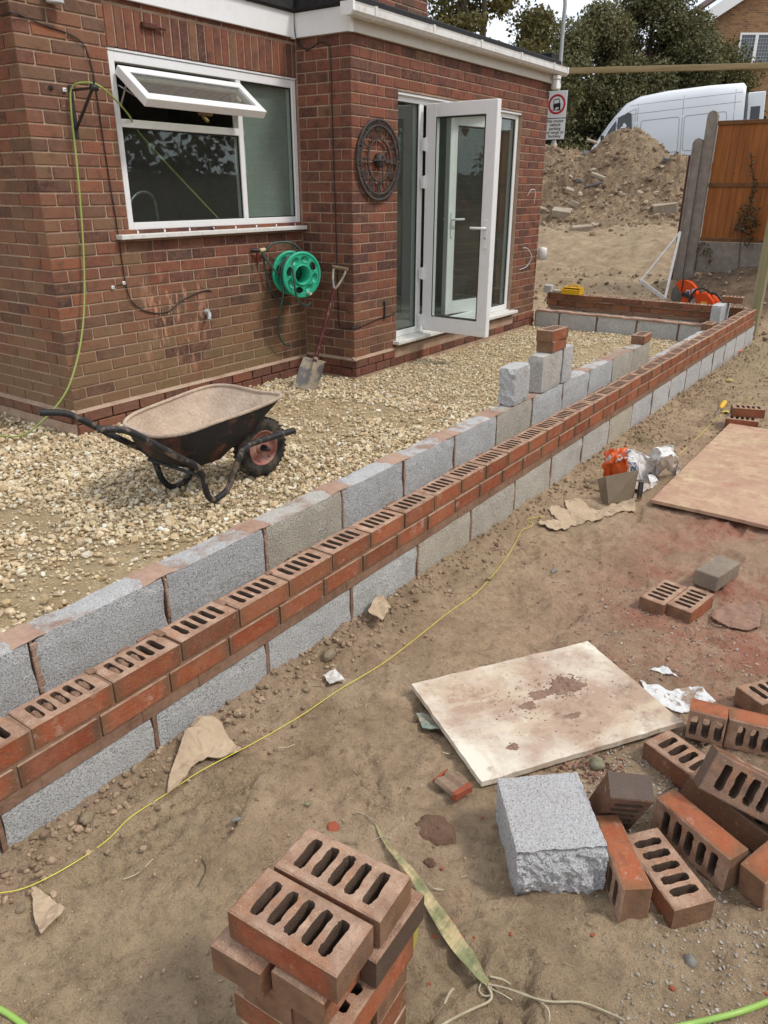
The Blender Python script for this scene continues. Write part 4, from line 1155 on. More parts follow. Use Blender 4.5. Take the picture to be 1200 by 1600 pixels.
# (index, height of top) -> the wall steps down as in the photo
y = YI-.9; k = -2
pos_in = []
while y < 8.2:
    top = IZ+(.0 if k < 99 else 0); L_ = .44
    if k == 8: L_ = .44
    if y+.45 > 8.305: L_ = 8.305-y-.01
    if L_ > .1:
        me = BKM[(k+1) % 4] if L_ > .43 else block_mesh(L_, .10, .215, 80+k)
        t_ = {0: 0, 1: 0, 2: .95, 3: 0, 4: 0, 5: 0, 6: .9, 7: 0, 8: 0, 9: 0, 10: .9, 11: 1.0}.get(k, .05)
        o = mk('block', me, (IX-.05+rr.uniform(-.003, .003), y+.005+L_/2, top-.1075), (rr.uniform(-.003, .003), rr.uniform(-.004, .004), math.pi/2+rr.uniform(-.003, .003)), tan=t_, soil=0, topdirt=1.0); ip(o)
        if k >= 12: o.location.z -= .205
        o = mk('block', BKM[(k+3) % 4], (IX-.05, y+.23-.225, top-.3325), (0, 0, math.pi/2), tan=.1, soil=.2, topdirt=0); ip(o)
        if k < 12: mor.box((IX-.0985, y-.005+.001, top-.215), (IX-.002-rr.random()*.004, y+.004, top-.002))
    y += .45; k += 1
mor.box((IX-.097, -.7, -.188), (IX-.004, 5.57, -.1665))
# pinkish mortar caps and smears over the perpends
def cap(y, w, x0=IX-.10, x1=IX-.002, zt=IZ):
    n = 9; m = 5; vs = []; r = random.Random(int(y*1000)+5)
    for i in range(n+1):
        for j in range(m+1):
            a = i/n; c = j/m; e = math.sin(math.pi*a)**.6*(.6+.4*math.sin(math.pi*c))
            vs.append((x0+(x1-x0)*c+r.uniform(-.003, .003), y-w/2+w*a+r.uniform(-.006, .006), zt-.003+.008*e*r.uniform(.6, 1.1)))
    fs = [(i*(m+1)+j, (i+1)*(m+1)+j, (i+1)*(m+1)+j+1, i*(m+1)+j+1) for i in range(n) for j in range(m)]
    pm.add(vs, fs, 0, True)
pm = MB()
for k, w in ((0, .10), (1, .13), (2, .12), (3, .14), (4, .16), (5, .2), (6, .16), (7, .12), (9, .1), (10, .12)):
    cap(YI+.45*k-.01*(k % 3), w)
for (y, z0, z1, w) in ((YI, -.12, IZ-.01, .018), (YI+.45, -.1, IZ-.01, .006), (YI+.9, -.14, IZ-.01, .012), (YI+1.35, -.14, IZ-.01, .008), (YI+1.8, -.12, IZ-.0, .014), (YI+2.25, -.14, IZ-.01, .007)):
    r = random.Random(int(y*100)); n = 8
    for i in range(n):
        a = z0+(z1-z0)*i/n; c = z0+(z1-z0)*(i+1)/n; d = r.uniform(-.4, .8)*w; pm.box((IX-.004, y-.003-abs(d)*.3, a), (IX+.002+r.random()*.002, y+.004+abs(d)*.8, c), 0, .002)
o = pm.build('mortar_smear', M['pmortar']); ip(o)
# return of the inner leaf in front of the far wall
YQ = 7.90
x = -.33; i = 0
for (x0, x1, dz) in ((-.375, -.66, 0), (-.675, -1.115, 0), (-1.13, -1.57, 0), (-1.585, -2.025, .005), (-2.04, -2.33, .006)):
    L_ = x0-x1; o = mk('block', BKM[i % 4] if L_ > .43 else block_mesh(L_, .10, .215, 91), ((x0+x1)/2, YQ+.05, -.2685+dz), (0, rr.uniform(-.006, .006), rr.uniform(-.01, .01)), tan=.12, soil=.3, topdirt=1.0); ip(o)
    mor.box((x1-.010, YQ+.002, -.37), (x1-.002, YQ+.099, -.166)); i += 1
pm2 = MB(); r = random.Random(2)
for k in range(44):
    a = -.25-k*.047; pm2.box((a, YQ-.004-r.random()*.006, -.164-r.random()*.004), (a-.05, YQ+.10, -.152+r.random()*.010), 0, .003)
o = pm2.build('mortar_bed', M['pmortar']); ip(o)
o = mor.build('mortar', M['nmortar']); ip(o)

# ------------------------------------------------------------------ loose blocks and bricks standing on the walls
def loose_block(L, Hh, loc, rot, label, key, tan=0, rough=0, cat='concrete block'):
    return mk('concrete_block', block_mesh(L, .10, Hh, key, rough, n=(7, 4, 7)), loc, rot, None, label, cat, 'loose blocks and bricks stood on the new walls', tan=tan, soil=0, topdirt=0.0)
def loose_brick(loc, rot, label, mesh=None, group='loose blocks and bricks stood on the new walls', **kw):
    p = bprops(); p.update(kw)
    return mk('brick', mesh or PMH[rr.randrange(4)], loc, rot, None, label, 'brick', group, **p)
GW = 'loose blocks and bricks stood on the new walls'
loose_block(.21, .213, (IX-.052, 3.165, IZ+.1075), (0, .0, math.pi/2+.03), 'cut grey block with a rough dark end, nearest of those stood on the inner wall', 201, 0, -1)
loose_block(.285, .220, (IX-.050, 3.575, IZ+.111), (0, 0, math.pi/2), 'grey block carrying two stacked bricks on the inner wall', 202, .45)
loose_block(.165, .222, (IX-.050, 3.815, IZ+.112), (0, .004, math.pi/2+.02), 'short cut grey block butted behind the one carrying two bricks', 203, .15)
loose_block(.44, .215, (-.318, 8.12, -.156+.1075), (0, 0, math.pi/2), 'full grey block stood at the far corner of the inner wall', 204, 0)
loose_brick((-.322, 3.650, IZ+.2225+.0325), (0, 0, math.pi/2+.02), 'lower of two orange bricks stacked on a grey block on the inner wall', flash=.2)
loose_brick((-.318, 3.640, IZ+.2225+.0980), (0, 0, math.pi/2-.05), 'upper of two orange bricks stacked on a grey block on the inner wall', flash=.3)
loose_brick((-.322, 5.44, IZ+.034), (0, 0, math.pi/2+.06), 'single brick laid on the inner wall past the raised blocks', flash=.6)
loose_brick((-.318, 7.70, -.156+.0335), (0, 0, math.pi/2), 'brick on the low course just before the far corner block', flash=.3)
loose_brick((-.235, 8.21, .0605+.033), (0, 0, .03), 'brownish brick lying across the top of the far corner block', flash=1)
loose_block(.10, .09, (-2.385, 8.345, .0465), (0, 0, .1), 'small grey offcut of block at the house end of the far wall', 205, .2)
o = mk('board_offcut', MB().box((-.10, -.05, 0), (.10, .05, .03), 0, .003).mesh('board_offcut', dirty('pale_wood', (.50, .42, .32), (.35, .28, .2), 12)), (-2.22, 8.37, .003), (0, .06, .15), None, 'pale offcut of board lying behind the yellow tray on the far wall', 'offcut')
ty = empty('plastic_tray', (-2.08, 8.355, .002), (0, 0, -.08), 'yellow plastic tool tray with a carrying handle standing on the far wall', 'tool tray')
M['yellow'] = plastic('yellow_plastic', (.72, .42, .015), .45, .35, (.45, .3, .1))
b = MB(); t = .005
b.box((-.12, -.06, 0), (.12, .06, t)); b.box((-.12, -.06, t), (-.12+t, .06, .07)); b.box((.12-t, -.06, t), (.12, .06, .085)); b.box((-.12+t, -.06, t), (.12-t, -.06+t, .05)); b.box((-.12+t, .06-t, t), (.12-t, .06, .085)); b.box((-.12, -.062, .048), (.12, -.02, .055)); b.box((-.12+t, -.018, .070), (.12, .058, .076), 0, .002)
b.build('tray_body', M['yellow'], ty)
b = MB(); b.tube([(-.06, .02, .076), (-.055, .02, .105), (.055, .02, .105), (.06, .02, .076)], .008, 8, sub=3); b.build('handle', M['yellow'], ty)
def gpt(px, py, z=None):
    """where the sight line of a photo pixel meets the ground"""
    d = FWD*1.0+R2*((px-600)/1182.6)-U2*((py-800)/1182.6)
    z = -.335 if z is None else z; p = CAM.copy()
    for _ in range(8):
        t = (z-CAM.z)/d.z; p = CAM+d*t; z = float(H(p.x, p.y))
    return p
# ================================================================== wheelbarrow
M['tyre'] = dirty('muddy_tyre', (.035, .034, .032), (.20, .155, .11), 14, .85, .2, .4, lo=.45, hi=.75)
M['rim_red'] = dirty('dusty_red_rim', (.42, .16, .13), (.50, .35, .28), 10, .7)
M['tray_in'] = dirty('cement_caked_steel', (.60, .47, .36), (.26, .19, .135), 4.5, .9, .2, .9, lo=.35, hi=.8, bd=.012)
M['tray_out'] = dirty('black_rusty_tray', (.022, .02, .02), (.17, .07, .045), 9, .65, .3, .5, lo=.50, hi=.68)
M['tube'] = dirty('mud_splashed_tube', (.022, .022, .024), (.30, .22, .165), 13, .6, .4, .6, lo=.52, hi=.66)
wbw = empty('wheelbarrow', (-1.44, 1.75, -.33), label='muddy black wheelbarrow with a cement-caked tray and pink-red wheel on the gravel', cat='wheelbarrow')
T = Matrix.Translation((-1.44, 1.75, -.33))
def wb(b, name, m, parent=None):
    o = b.build(name, m, None); o.parent = parent or wbw
    if parent is None: o.matrix_parent_inverse = T.inverted()
    return o
# tray: rim outline, floor outline, dished loft, with inner and outer skins
RIM = [(-1.56, 1.535, .07), (-1.68, 1.56, .073), (-1.755, 1.68, .085), (-1.775, 1.90, .10), (-1.77, 2.10, .12), (-1.72, 2.215, .135), (-1.60, 2.25, .14), (-1.42, 2.255, .135), (-1.27, 2.265, .14), (-1.225, 2.19, .135), (-1.235, 2.0, .115), (-1.26, 1.80, .10), (-1.30, 1.62, .078), (-1.38, 1.53, .07), (-1.46, 1.52, .068)]
FL = [(-1.54, 1.64, -.11), (-1.60, 1.65, -.115), (-1.64, 1.70, -.12), (-1.645, 1.78, -.13), (-1.64, 1.86, -.135), (-1.61, 1.91, -.135), (-1.56, 1.93, -.135), (-1.48, 1.935, -.135), (-1.40, 1.92, -.135), (-1.37, 1.87, -.135), (-1.36, 1.80, -.13), (-1.36, 1.74, -.125), (-1.37, 1.69, -.12), (-1.42, 1.65, -.115), (-1.48, 1.64, -.11)]
def smooth_loop(P, k=3):
    n = len(P); Q = []
    for i in range(n):
        p0, p1, p2, p3 = [Vector(P[(i+d) % n]) for d in (-1, 0, 1, 2)]
        for q in range(k):
            t = q/k; Q.append(0.5*((2*p1)+(-p0+p2)*t+(2*p0-5*p1+4*p2-p3)*t*t+(-p0+3*p1-3*p2+p3)*t**3))
    return Q
R_ = smooth_loop(RIM); F_ = smooth_loop(FL); nn = len(R_); rt = random.Random(4)
def tray_skin(off, mi):
    vs = []; lv = 7
    for l in range(lv+1):
        t = l/lv; s = t**.85
        for i in range(nn):
            p = R_[i].lerp(F_[i], s); c = Vector((-1.50, 1.88, p.z)); d = (p-c).normalized()
            p = p+Vector((d.x, d.y, 0))*(.018*math.sin(math.pi*t)+off)+Vector((0, 0, -abs(off) if (off > 0 and l == lv) else 0)); p += Vector((rt.uniform(-1, 1), rt.uniform(-1, 1), rt.uniform(-1, 1)))*.0018
            vs.append(p)
    fs = [(l*nn+i, l*nn+(i+1) % nn, (l+1)*nn+(i+1) % nn, (l+1)*nn+i) for l in range(lv) for i in range(nn)]
    c = len(vs); vs.append(Vector((-1.50, 1.80, -.130-(.004 if off > 0 else 0)))); fs += [(lv*nn+i, lv*nn+(i+1) % nn, c) for i in range(nn)]
    return vs, fs
b = MB(); vi, fi = tray_skin(0, 0); b.add(vi, fi, 0, True)
tray_in = MB(); tray_in.add(vi, fi, 0, True)
vo, fo = tray_skin(.006, 1)
b = MB(); b.add(vi, fi, 0, True); n0 = len(b.v); b.add(vo, fo, 1, True)
tray = wb(b, 'tray', [M['tray_in'], M['tray_out']])
b = MB(); b.tube([r+Vector((0, 0, .002)) for r in R_]+[R_[0]+Vector((0, 0, .002))], .010, 8, caps=False); wb(b, 'tray_rim', M['tray_in'])
# two bent tubes that make handles and legs
TUBE = {1: [(-1.325, 1.17, .205), (-1.29, 1.27, .185), (-1.275, 1.34, .140), (-1.27, 1.45, .055), (-1.27, 1.57, -.035), (-1.27, 1.64, -.085), (-1.273, 1.68, -.15), (-1.28, 1.70, -.25), (-1.30, 1.75, -.308), (-1.315, 1.81, -.318), (-1.315, 1.87, -.295), (-1.30, 1.91, -.22), (-1.275, 1.935, -.13), (-1.28, 1.985, -.090), (-1.30, 2.10, -.085)],
        -1: [(-1.775, 1.18, .205), (-1.735, 1.28, .185), (-1.715, 1.35, .140), (-1.70, 1.46, .055), (-1.685, 1.58, -.035), (-1.67, 1.65, -.085), (-1.65, 1.69, -.15), (-1.635, 1.71, -.25), (-1.625, 1.75, -.308), (-1.618, 1.80, -.318), (-1.61, 1.86, -.295), (-1.595, 1.90, -.22), (-1.575, 1.935, -.13), (-1.55, 1.99, -.090), (-1.515, 2.10, -.085)]}
def leftright(s): return TUBE[s]
for s in (-1, 1):
    b = MB(); b.tube(leftright(s), .0165, 10, sub=4); wb(b, 'frame_tube', M['tube'])
b = MB(); b.tube([(-1.30, 2.08, -.087), (-1.29, 2.25, -.088), (-1.275, 2.37, -.088)], .018, 10); wb(b, 'front_stay', M['tube'])
b = MB(); b.tube([(-1.515, 2.08, -.087), (-1.505, 2.25, -.088), (-1.49, 2.34, -.088)], .018, 10); wb(b, 'front_stay', M['tube'])
b = MB(); b.tube([(-1.665, 1.665, -.14), (-1.27, 1.655, -.14)], .009, 8); wb(b, 'cross_bar', M['tube'])
wh = empty('wheel', (0, 0, 0)); wh.parent = wbw; wh.matrix_parent_inverse = T.inverted(); wh.location = (-1.395, 2.215, -.165); wh.scale = (.90, .90, .90); wh.rotation_euler = (0, 0, math.radians(-6))
b = MB(); b.lathe([(.108, -.034), (.135, -.043), (.160, -.042), (.178, -.032), (.187, -.012), (.187, .012), (.178, .032), (.160, .042), (.135, .043), (.108, .034)], (0, 0, 0), (1, 0, 0), 56)
for k in range(34):
    a = 2*math.pi*k/34
    for s in (-1, 1):
        c = Vector((s*.018, math.cos(a+s*.04)*.187, math.sin(a+s*.04)*.187)); b.box(c-Vector((.014, .008, .0025)), c+Vector((.014, .008, .0025)), 0, .001, Matrix.Rotation(a-math.pi/2, 3, 'X'))
b.build('tyre', M['tyre'], wh)
b = MB(); b.lathe([(.112, -.034), (.106, -.036), (.100, -.028), (.094, -.010), (.055, .006), (.034, .002), (.030, -.025), (0, -.025)], (0, 0, 0), (-1, 0, 0), 40); b.lathe([(.112, -.034), (.106, -.036), (.100, -.028), (.094, -.008), (.055, .008), (.034, .004), (.030, -.025), (0, -.025)], (0, 0, 0), (1, 0, 0), 40)
rimo = b.build('rim', M['rim_red'], wh)
b = MB(); b.lathe([(0, -.085), (.012, -.085), (.022, -.04), (.022, .04), (.012, .085), (0, .085)], (0, 0, 0), (1, 0, 0), 16); b.build('axle', M['black'], wh)
b = MB(); b.tube([(.02, .04, -.066), (.036, .043, -.07)], .004, 6); b.build('valve', M['black'], wh)

# ================================================================== hose reel hung on the kitchen wall
M['green'] = plastic('green_plastic', (.025, .40, .235), .4, .35, (.15, .32, .22))
M['hose'] = plastic('dark_green_hose', (.035, .075, .06), .45, .3, (.12, .14, .11))
reel = empty('hose_reel', (xW, 4.07, .52), label='green plastic hose reel with dark hose hung on the wall in the corner', cat='hose reel')
TI = Matrix.Translation((-xW, -4.07, -.52))
def rl(b, name, m):
    o = b.build(name, m, None); o.parent = reel; o.matrix_parent_inverse = TI; return o
rax = Vector((.90, -.26, -.02)).normalized(); rc = Vector((xW+.19, 4.10, .535))
def disc(cc, R, name):
    """dished flange with eight oval pockets"""
    u = rax.cross(Vector((0, 0, 1))).normalized(); v = u.cross(rax)
    b = MB(); n = 64
    outer_ = [Vector((R*math.cos(2*math.pi*k/n), R*math.sin(2*math.pi*k/n), 0)) for k in range(n)]
    inner_ = [Vector((.072*math.cos(2*math.pi*k/32), .072*math.sin(2*math.pi*k/32), 0)) for k in range(32)]
    hs = []
    for q in range(8):
        a = 2*math.pi*q/8+.25; cx, cy = (R*.70)*math.cos(a), (R*.70)*math.sin(a)
        hs.append([Vector((cx+.036*math.cos(t)*-math.sin(a)+.024*math.sin(t)*math.cos(a), cy+.036*math.cos(t)*math.cos(a)+.024*math.sin(t)*math.sin(a), 0)) for t in [2*math.pi*k/18 for k in range(18)]])
    loops = [outer_, inner_]+hs; allp = [p for l in loops for p in l]; tr = tessellate_polygon(loops)
    f3 = lambda p, h: cc+u*p.x+v*p.y+rax*h
    b.add([f3(p, .0) for p in allp], [tuple(t) for t in tr]); b.add([f3(p, -.006) for p in allp], [tuple(t)[::-1] for t in tr])
    for l in loops: m = len(l); b.add([f3(p, 0) for p in l]+[f3(p, -.006) for p in l], [(k, (k+1) % m, (k+1) % m+m, k+m) for k in range(m)])
    for l in hs:      # raised lips and recessed backs of the pockets; every third is a through hole
        c = sum(l, Vector())/len(l); m = len(l)
        b.add([f3(p, .004) for p in [c+(q-c)*1.12 for q in l]]+[f3(q, .0) for q in l], [(k, (k+1) % m, (k+1) % m+m, k+m) for k in range(m)], 0, True)
        if hs.index(l) % 3: b.add([f3(q, -.006) for q in l]+[f3(c+(q-c)*.86, -.016) for q in l], [(k, (k+1) % m, (k+1) % m+m, k+m) for k in range(m)]+[tuple(range(m, 2*m))], 0, True)
    b.lathe([(R-.004, -.022), (R+.004, -.018), (R+.006, .0), (R, .008), (R-.012, .006)], cc, rax, 64)
    b.lathe([(.080, -.004), (.080, .010), (.074, .013), (.068, .008), (.066, -.11)], cc, rax, 32)
    return rl(b, name, M['green'])
disc(rc+rax*.085, .172, 'flange'); disc(rc-rax*.085, .165, 'flange')
b = MB(); b.lathe([(.090, -.085), (.090, .085)], rc, rax, 28); rl(b, 'drum', M['green'])
b = MB(); ru = rax.cross(Vector((0, 0, 1))).normalized(); rv = ru.cross(rax)
pts = []
for k in range(15*5):
    a = 2*math.pi*k/14; pts.append(rc+rax*(-.065+.13*k/75)+(ru*math.cos(a)+rv*math.sin(a))*(.118+.006*math.sin(k*.7)))
b.tube(pts, .0085, 7)
pts = [rc+rax*(-.05+.10*k/40)+(ru*math.cos(2*math.pi*k/13)+rv*math.sin(2*math.pi*k/13))*.137 for k in range(41)]
b.tube(pts, .0085, 7)
b.tube([rc+Vector((.04, -.09, .10)), rc+Vector((.08, -.12, -.02)), rc+Vector((.08, -.11, -.13)), rc+Vector((.07, -.05, -.215)), rc+Vector((.06, .04, -.25)), rc+Vector((.05, .10, -.235))], .0085, 8, sub=5)
b.tube([rc+Vector((-.02, -.12, .05)), rc+Vector((.0, -.16, -.12)), rc+Vector((-.05, -.17, -.30)), rc+Vector((-.10, -.14, -.45)), rc+Vector((-.12, -.06, -.56)), rc+Vector((-.14, .04, -.595)), rc+Vector((-.16, .06, -.60))], .0085, 8, sub=5)
hk = Vector((xW+.05, 3.86, .72))
b.tube([hk+Vector((0, .03, -.01)), hk+Vector((.03, .12, .05)), hk+Vector((.08, .28, .04)), hk+Vector((.12, .36, -.06)), hk+Vector((.12, .34, -.19)), hk+Vector((.10, .24, -.23)), hk+Vector((.06, .12, -.19)), hk+Vector((.02, .04, -.08)), hk+Vector((.0, .0, -.02))], .0085, 8, sub=6)
b.tube([hk+Vector((0, .02, -.02)), hk+Vector((-.01, .04, -.15)), hk+Vector((-.01, .10, -.32)), hk+Vector((-.01, .22, -.42)), hk+Vector((.02, .30, -.44))], .0085, 8, sub=5)
rl(b, 'hose', M['hose'])
b = MB(); b.tube([hk+Vector((-.0, -.02, .0)), hk+Vector((0, .035, .005))], .015, 10); rl(b, 'hose_connector', plastic('cream_connector', (.62, .50, .30), .4, .2))
b = MB(); b.tube([hk+Vector((-.04, -.07, .005)), hk+Vector((0, -.015, .0))], .014, 8); rl(b, 'spray_gun', M['black']); b = MB(); b.tube([hk+Vector((0, .04, .0)), hk+Vector((.0, .09, .03))], .012, 8); rl(b, 'hose_collar', M['black'])
b = MB(); b.tube([hk+Vector((0, -.045, -.01)), hk+Vector((.0, -.05, -.10))], [.012, .007], 8); rl(b, 'trigger', dirty('dull_red', (.16, .02, .015), (.08, .03, .02), 20))
cr = rc+rax*.085+(ru*-.3+rv*-.95)*.150
b = MB(); b.tube([cr, cr+rax*.05], .012, 10); rl(b, 'crank_handle', plastic('pale_handle', (.50, .50, .36), .4, .3))
b = MB(); b.box((xW, 4.05, .42), (xW+.03, 4.15, .65), 0, .005); b.tube([(xW+.02, 4.10, .53), rc-rax*.09], .03, 10); rl(b, 'wall_mount', M['green'])

# ================================================================== wall clock of open ironwork
M['clockiron'] = dirty('brown_black_iron', (.036, .030, .028), (.105, .085, .068), 30, .6, .4, .4)
clk = empty('wall_clock', (xD+.02, 4.742, 1.373), label='large round skeleton clock with roman numerals on the brick wall', cat='clock')
def ck(b, name, m='clockiron'): return b.build(name, M[m], clk)
CX = (1, 0, 0)
b = MB()
for r0, r1 in ((.282, .300), (.244, .256), (.148, .158)):
    b.lathe([(r0, -.004), (r1, -.004), (r1, .008), (r0, .008), (r0, -.004)], (0, 0, 0), CX, 64)
for k in range(60):
    a = 2*math.pi*k/60; u = Vector((0, math.cos(a), math.sin(a))); v = Vector((0, -math.sin(a), math.cos(a))); w_ = .0055 if k % 5 else .010
    b.add([u*.256-v*w_, u*.284-v*w_, u*.284+v*w_, u*.256+v*w_], [(0, 1, 2, 3)]); b.add([u*.256-v*w_+Vector((.006, 0, 0)), u*.284-v*w_+Vector((.006, 0, 0)), u*.284+v*w_+Vector((.006, 0, 0)), u*.256+v*w_+Vector((.006, 0, 0))], [(0, 1, 2, 3)])
ck(b, 'clock_rings')
def stroke(b, p, q, w_=.005, d=.005):
    p = Vector((0, p[0], p[1])); q = Vector((0, q[0], q[1])); t = (q-p).normalized(); n = Vector((0, -t.z, t.y))*w_
    b.add([p-n, q-n, q+n, p+n, p-n+Vector((d, 0, 0)), q-n+Vector((d, 0, 0)), q+n+Vector((d, 0, 0)), p+n+Vector((d, 0, 0))], [(0, 3, 2, 1), (4, 5, 6, 7), (0, 1, 5, 4), (1, 2, 6, 5), (2, 3, 7, 6), (3, 0, 4, 7)])
ROM = ['XII', 'I', 'II', 'III', 'IIII', 'V', 'VI', 'VII', 'VIII', 'IX', 'X', 'XI']
for i, s in enumerate(ROM):
    a = -2*math.pi*i/12; wd = {'I': .017, 'V': .034, 'X': .034}; tot = sum(wd[c] for c in s); x = -tot/2; b = MB()
    # seen from +x: clock right = +y
    def P(lx, ly): return (math.cos(a)*lx-math.sin(a)*ly, math.sin(a)*lx+math.cos(a)*ly)
    r0, r1 = .156, .246
    for c in s:
        if c == 'I': stroke(b, P(x+.0085, r0), P(x+.0085, r1), .0042)
        if c == 'V': stroke(b, P(x+.004, r1), P(x+.017, r0), .0048); stroke(b, P(x+.030, r1), P(x+.017, r0), .003)
        if c == 'X': stroke(b, P(x+.004, r1), P(x+.030, r0), .0048); stroke(b, P(x+.030, r1), P(x+.004, r0), .003)
        x += wd[c]
    ck(b, 'numeral')
b = MB(); b.lathe([(0, .035), (.045, .035), (.052, .028), (.052, -.01), (0, -.01)], (0, 0, 0), CX, 32); b.box((-.006, -.15, -.005), (.004, .15, .005)); ck(b, 'hub', 'clockiron')
b = MB(); stroke(b, (0, .035), (0, -.165), .005); b.v = [(v[0]+.037, v[1], v[2]) for v in b.v]; ck(b, 'minute_hand')
b = MB(); stroke(b, (-.13, .002), (.12, 0), .005); b.v = [(v[0]+.041, v[1], v[2]) for v in b.v]; ck(b, 'hour_hand')

# ================================================================== shovel leaning in the corner
M['blade'] = dirty('clay_smeared_blade', (.17, .16, .155), (.46, .38, .27), 7, .4, .5, .2, lo=.42, hi=.52)
sh = empty('shovel', (-2.49, 3.92, -.335), label='square-mouth shovel with a dark red shaft leaning against the brick corner', cat='shovel')
tp = Vector((-2.47, 4.335, .575)); bt = Vector((-2.50, 4.02, -.115)); tip = Vector((-2.51, 3.90, -.335))
def shp(b, name, m): o = b.build(name, m, None); o.parent = sh; o.matrix_parent_inverse = Matrix.Translation((2.49, -3.92, .335)); return o
ax = (tp-bt).normalized(); sx = Vector((.93, .12, -.10)); sx = (sx-ax*sx.dot(ax)).normalized(); fr = ax.cross(sx)
b = MB(); b.tube([bt-ax*.02, bt+ax*.30, tp-ax*.17], [.019, .016, .015], 12); shp(b, 'shaft', dirty('dark_red_shaft', (.085, .016, .018), (.28, .16, .12), 20, .5, lo=.5, hi=.75))
b = MB()
for s_ in (-1, 1): b.tube([tp-ax*.18, tp-ax*.12+sx*s_*.03, tp-ax*.05+sx*s_*.052, tp+sx*s_*.055], [.012, .010, .009, .009], 8, sub=3)
shp(b, 'yoke', M['blade'])
b = MB(); b.tube([tp-sx*.068, tp+sx*.068], .015, 12); shp(b, 'grip', dirty('worn_wood', (.24, .17, .10), (.14, .10, .06), 20, .7))
b = MB(); nW, nL = 8, 8; vs = []
bd = (tip-bt).normalized()
for i in range(nL+1):
    for j in range(nW+1):
        t = i/nL; s_ = j/nW*2-1; w_ = .100+.012*math.sin(t*3)-.006*t
        vs.append(bt+bd*(t*.255)+sx*s_*w_+fr*(-.018*abs(s_)**2.2*(1-.3*t)))
fs = [(i*(nW+1)+j, i*(nW+1)+j+1, (i+1)*(nW+1)+j+1, (i+1)*(nW+1)+j) for i in range(nL) for j in range(nW)]
b.add(vs, fs, 0, True); b.add([v+fr*.003 for v in vs], fs, 0, True); b.tube([bt-sx*.10, bt+sx*.10], .005, 6); b.tube([bt+ax*.02, bt-ax*.09], [.020, .012], 10)
shp(b, 'blade', M['blade'])

# ================================================================== brick pile on the right: every brick a thing
PG = 'facing bricks tipped in a pile at the right'
def pile(loc, rot, label, mesh=None, name='brick', **kw): return loose_brick(loc, rot, label, mesh, PG, **kw)
pile((1.1426, .8113, -.2217), (3.0031, -1.0929, -.8930), 'dark grey-brown brick leaning on end behind the split block', PMH[0], tone=.1, flash=1, dust=.1, dark=1)
pile((1.1970, .6730, -.2777), (-1.5787, -.0206, -.8946), 'orange-topped brick on its edge pressed against the split block', PMH[1], tone=.9, flash=0, dust=.1)
pile((1.2866, .7303, -.3011), (.0036, -.0079, -.6879), 'brick lying flat with five slots up between two bricks on edge', PMH[2], tone=.5, flash=.6, dust=.2)
pile((1.3239, .8634, -.2747), (1.5695, .0177, -.4449), 'long brick on its edge with a salmon-orange top and slots facing the viewer', PMH[3], tone=.8, flash=.1, dust=.1)
pile((1.5020, .8918, -.2628), (1.5759, -.2031, 1.1518), 'brick with an orange end cropped by the right edge at the front of the pile', PMH[0], tone=.7, flash=.2, dust=.1)
pile((1.3945, .9877, -.1761), (-1.9897, .3461, .2606), 'dark brick propped highest on the pile showing big black slots', PMH[1], tone=.2, flash=1, dust=.1, dark=.8)
pile((1.3636, 1.0158, -.2765), (2.9577, .2417, -.1659), 'dark brick half hidden under the one propped highest', PMH[2], tone=.2, flash=1, dust=.1, dark=.9)
pile((1.2300, 1.1350, -.3020), (.0006, -.0008, -.4222), 'small brown brick poking out at the left of the pile with one slot in view', PMH[3], tone=.4, flash=.8, dust=.1)
pile((1.3850, 1.3960, -.2990), (-1.5707, .0, .2121), 'brick on edge with a salmon top along the back of the pile', PMH[0], tone=.8, flash=.15, dust=.2)
pile((1.2300, 1.3480, -.2900), (-1.5707, .0, .16), 'broken half brick on edge with a pink top at the back left of the pile', HALF, tone=.8, flash=.1, dust=.3)
pile((1.3661, 1.6452, -.3195), (.0169, -.0046, -.5873-math.pi/2), 'flat brown brick standing alone just behind the pile', PMH[1], tone=.4, flash=1, dust=.2)
# pair and paver further back
G2 = 'bricks lying by the red dust patch'
loose_brick((.8662, 2.1963, -.3829), (0, .013, 1.4095), 'left of two flat bricks side by side on the dust', PMH[2], G2, tone=.6, flash=.8, dust=.2)
loose_brick((.9701, 2.2073, -.3878), (0, .013, 1.4015), 'right of two flat bricks side by side with an orange face', PMH[3], G2, tone=.9, flash=0, dust=.2)
m_ = MB(); m_.box((-.1075, -.05125, -.036), (.1075, .05125, .036), 0, .004)
M['paver'] = dirty('grey_brown_paver', (.24, .19, .145), (.34, .29, .22), 14, .9, .2, .7)
mk('paving_brick', m_.mesh('paving_brick', M['paver']), (.9990, 2.5241, -.366), (0, .012, 1.3509), None, 'solid grey-brown brick lying behind the two side by side bricks', 'brick', G2)
loose_brick((.5747, 5.0838, -.3740), (0, 0, .1924), 'lower brick of the far pair at the corner of the plywood sheet', PMH[0], G2, tone=.5, flash=.1, dust=.1)
loose_brick((.5870, 5.1650, -.3080), (0, 0, .3324), 'upper brick of the far pair at the corner of the plywood sheet', PMH[1], G2, tone=.5, flash=.2, dust=.1)

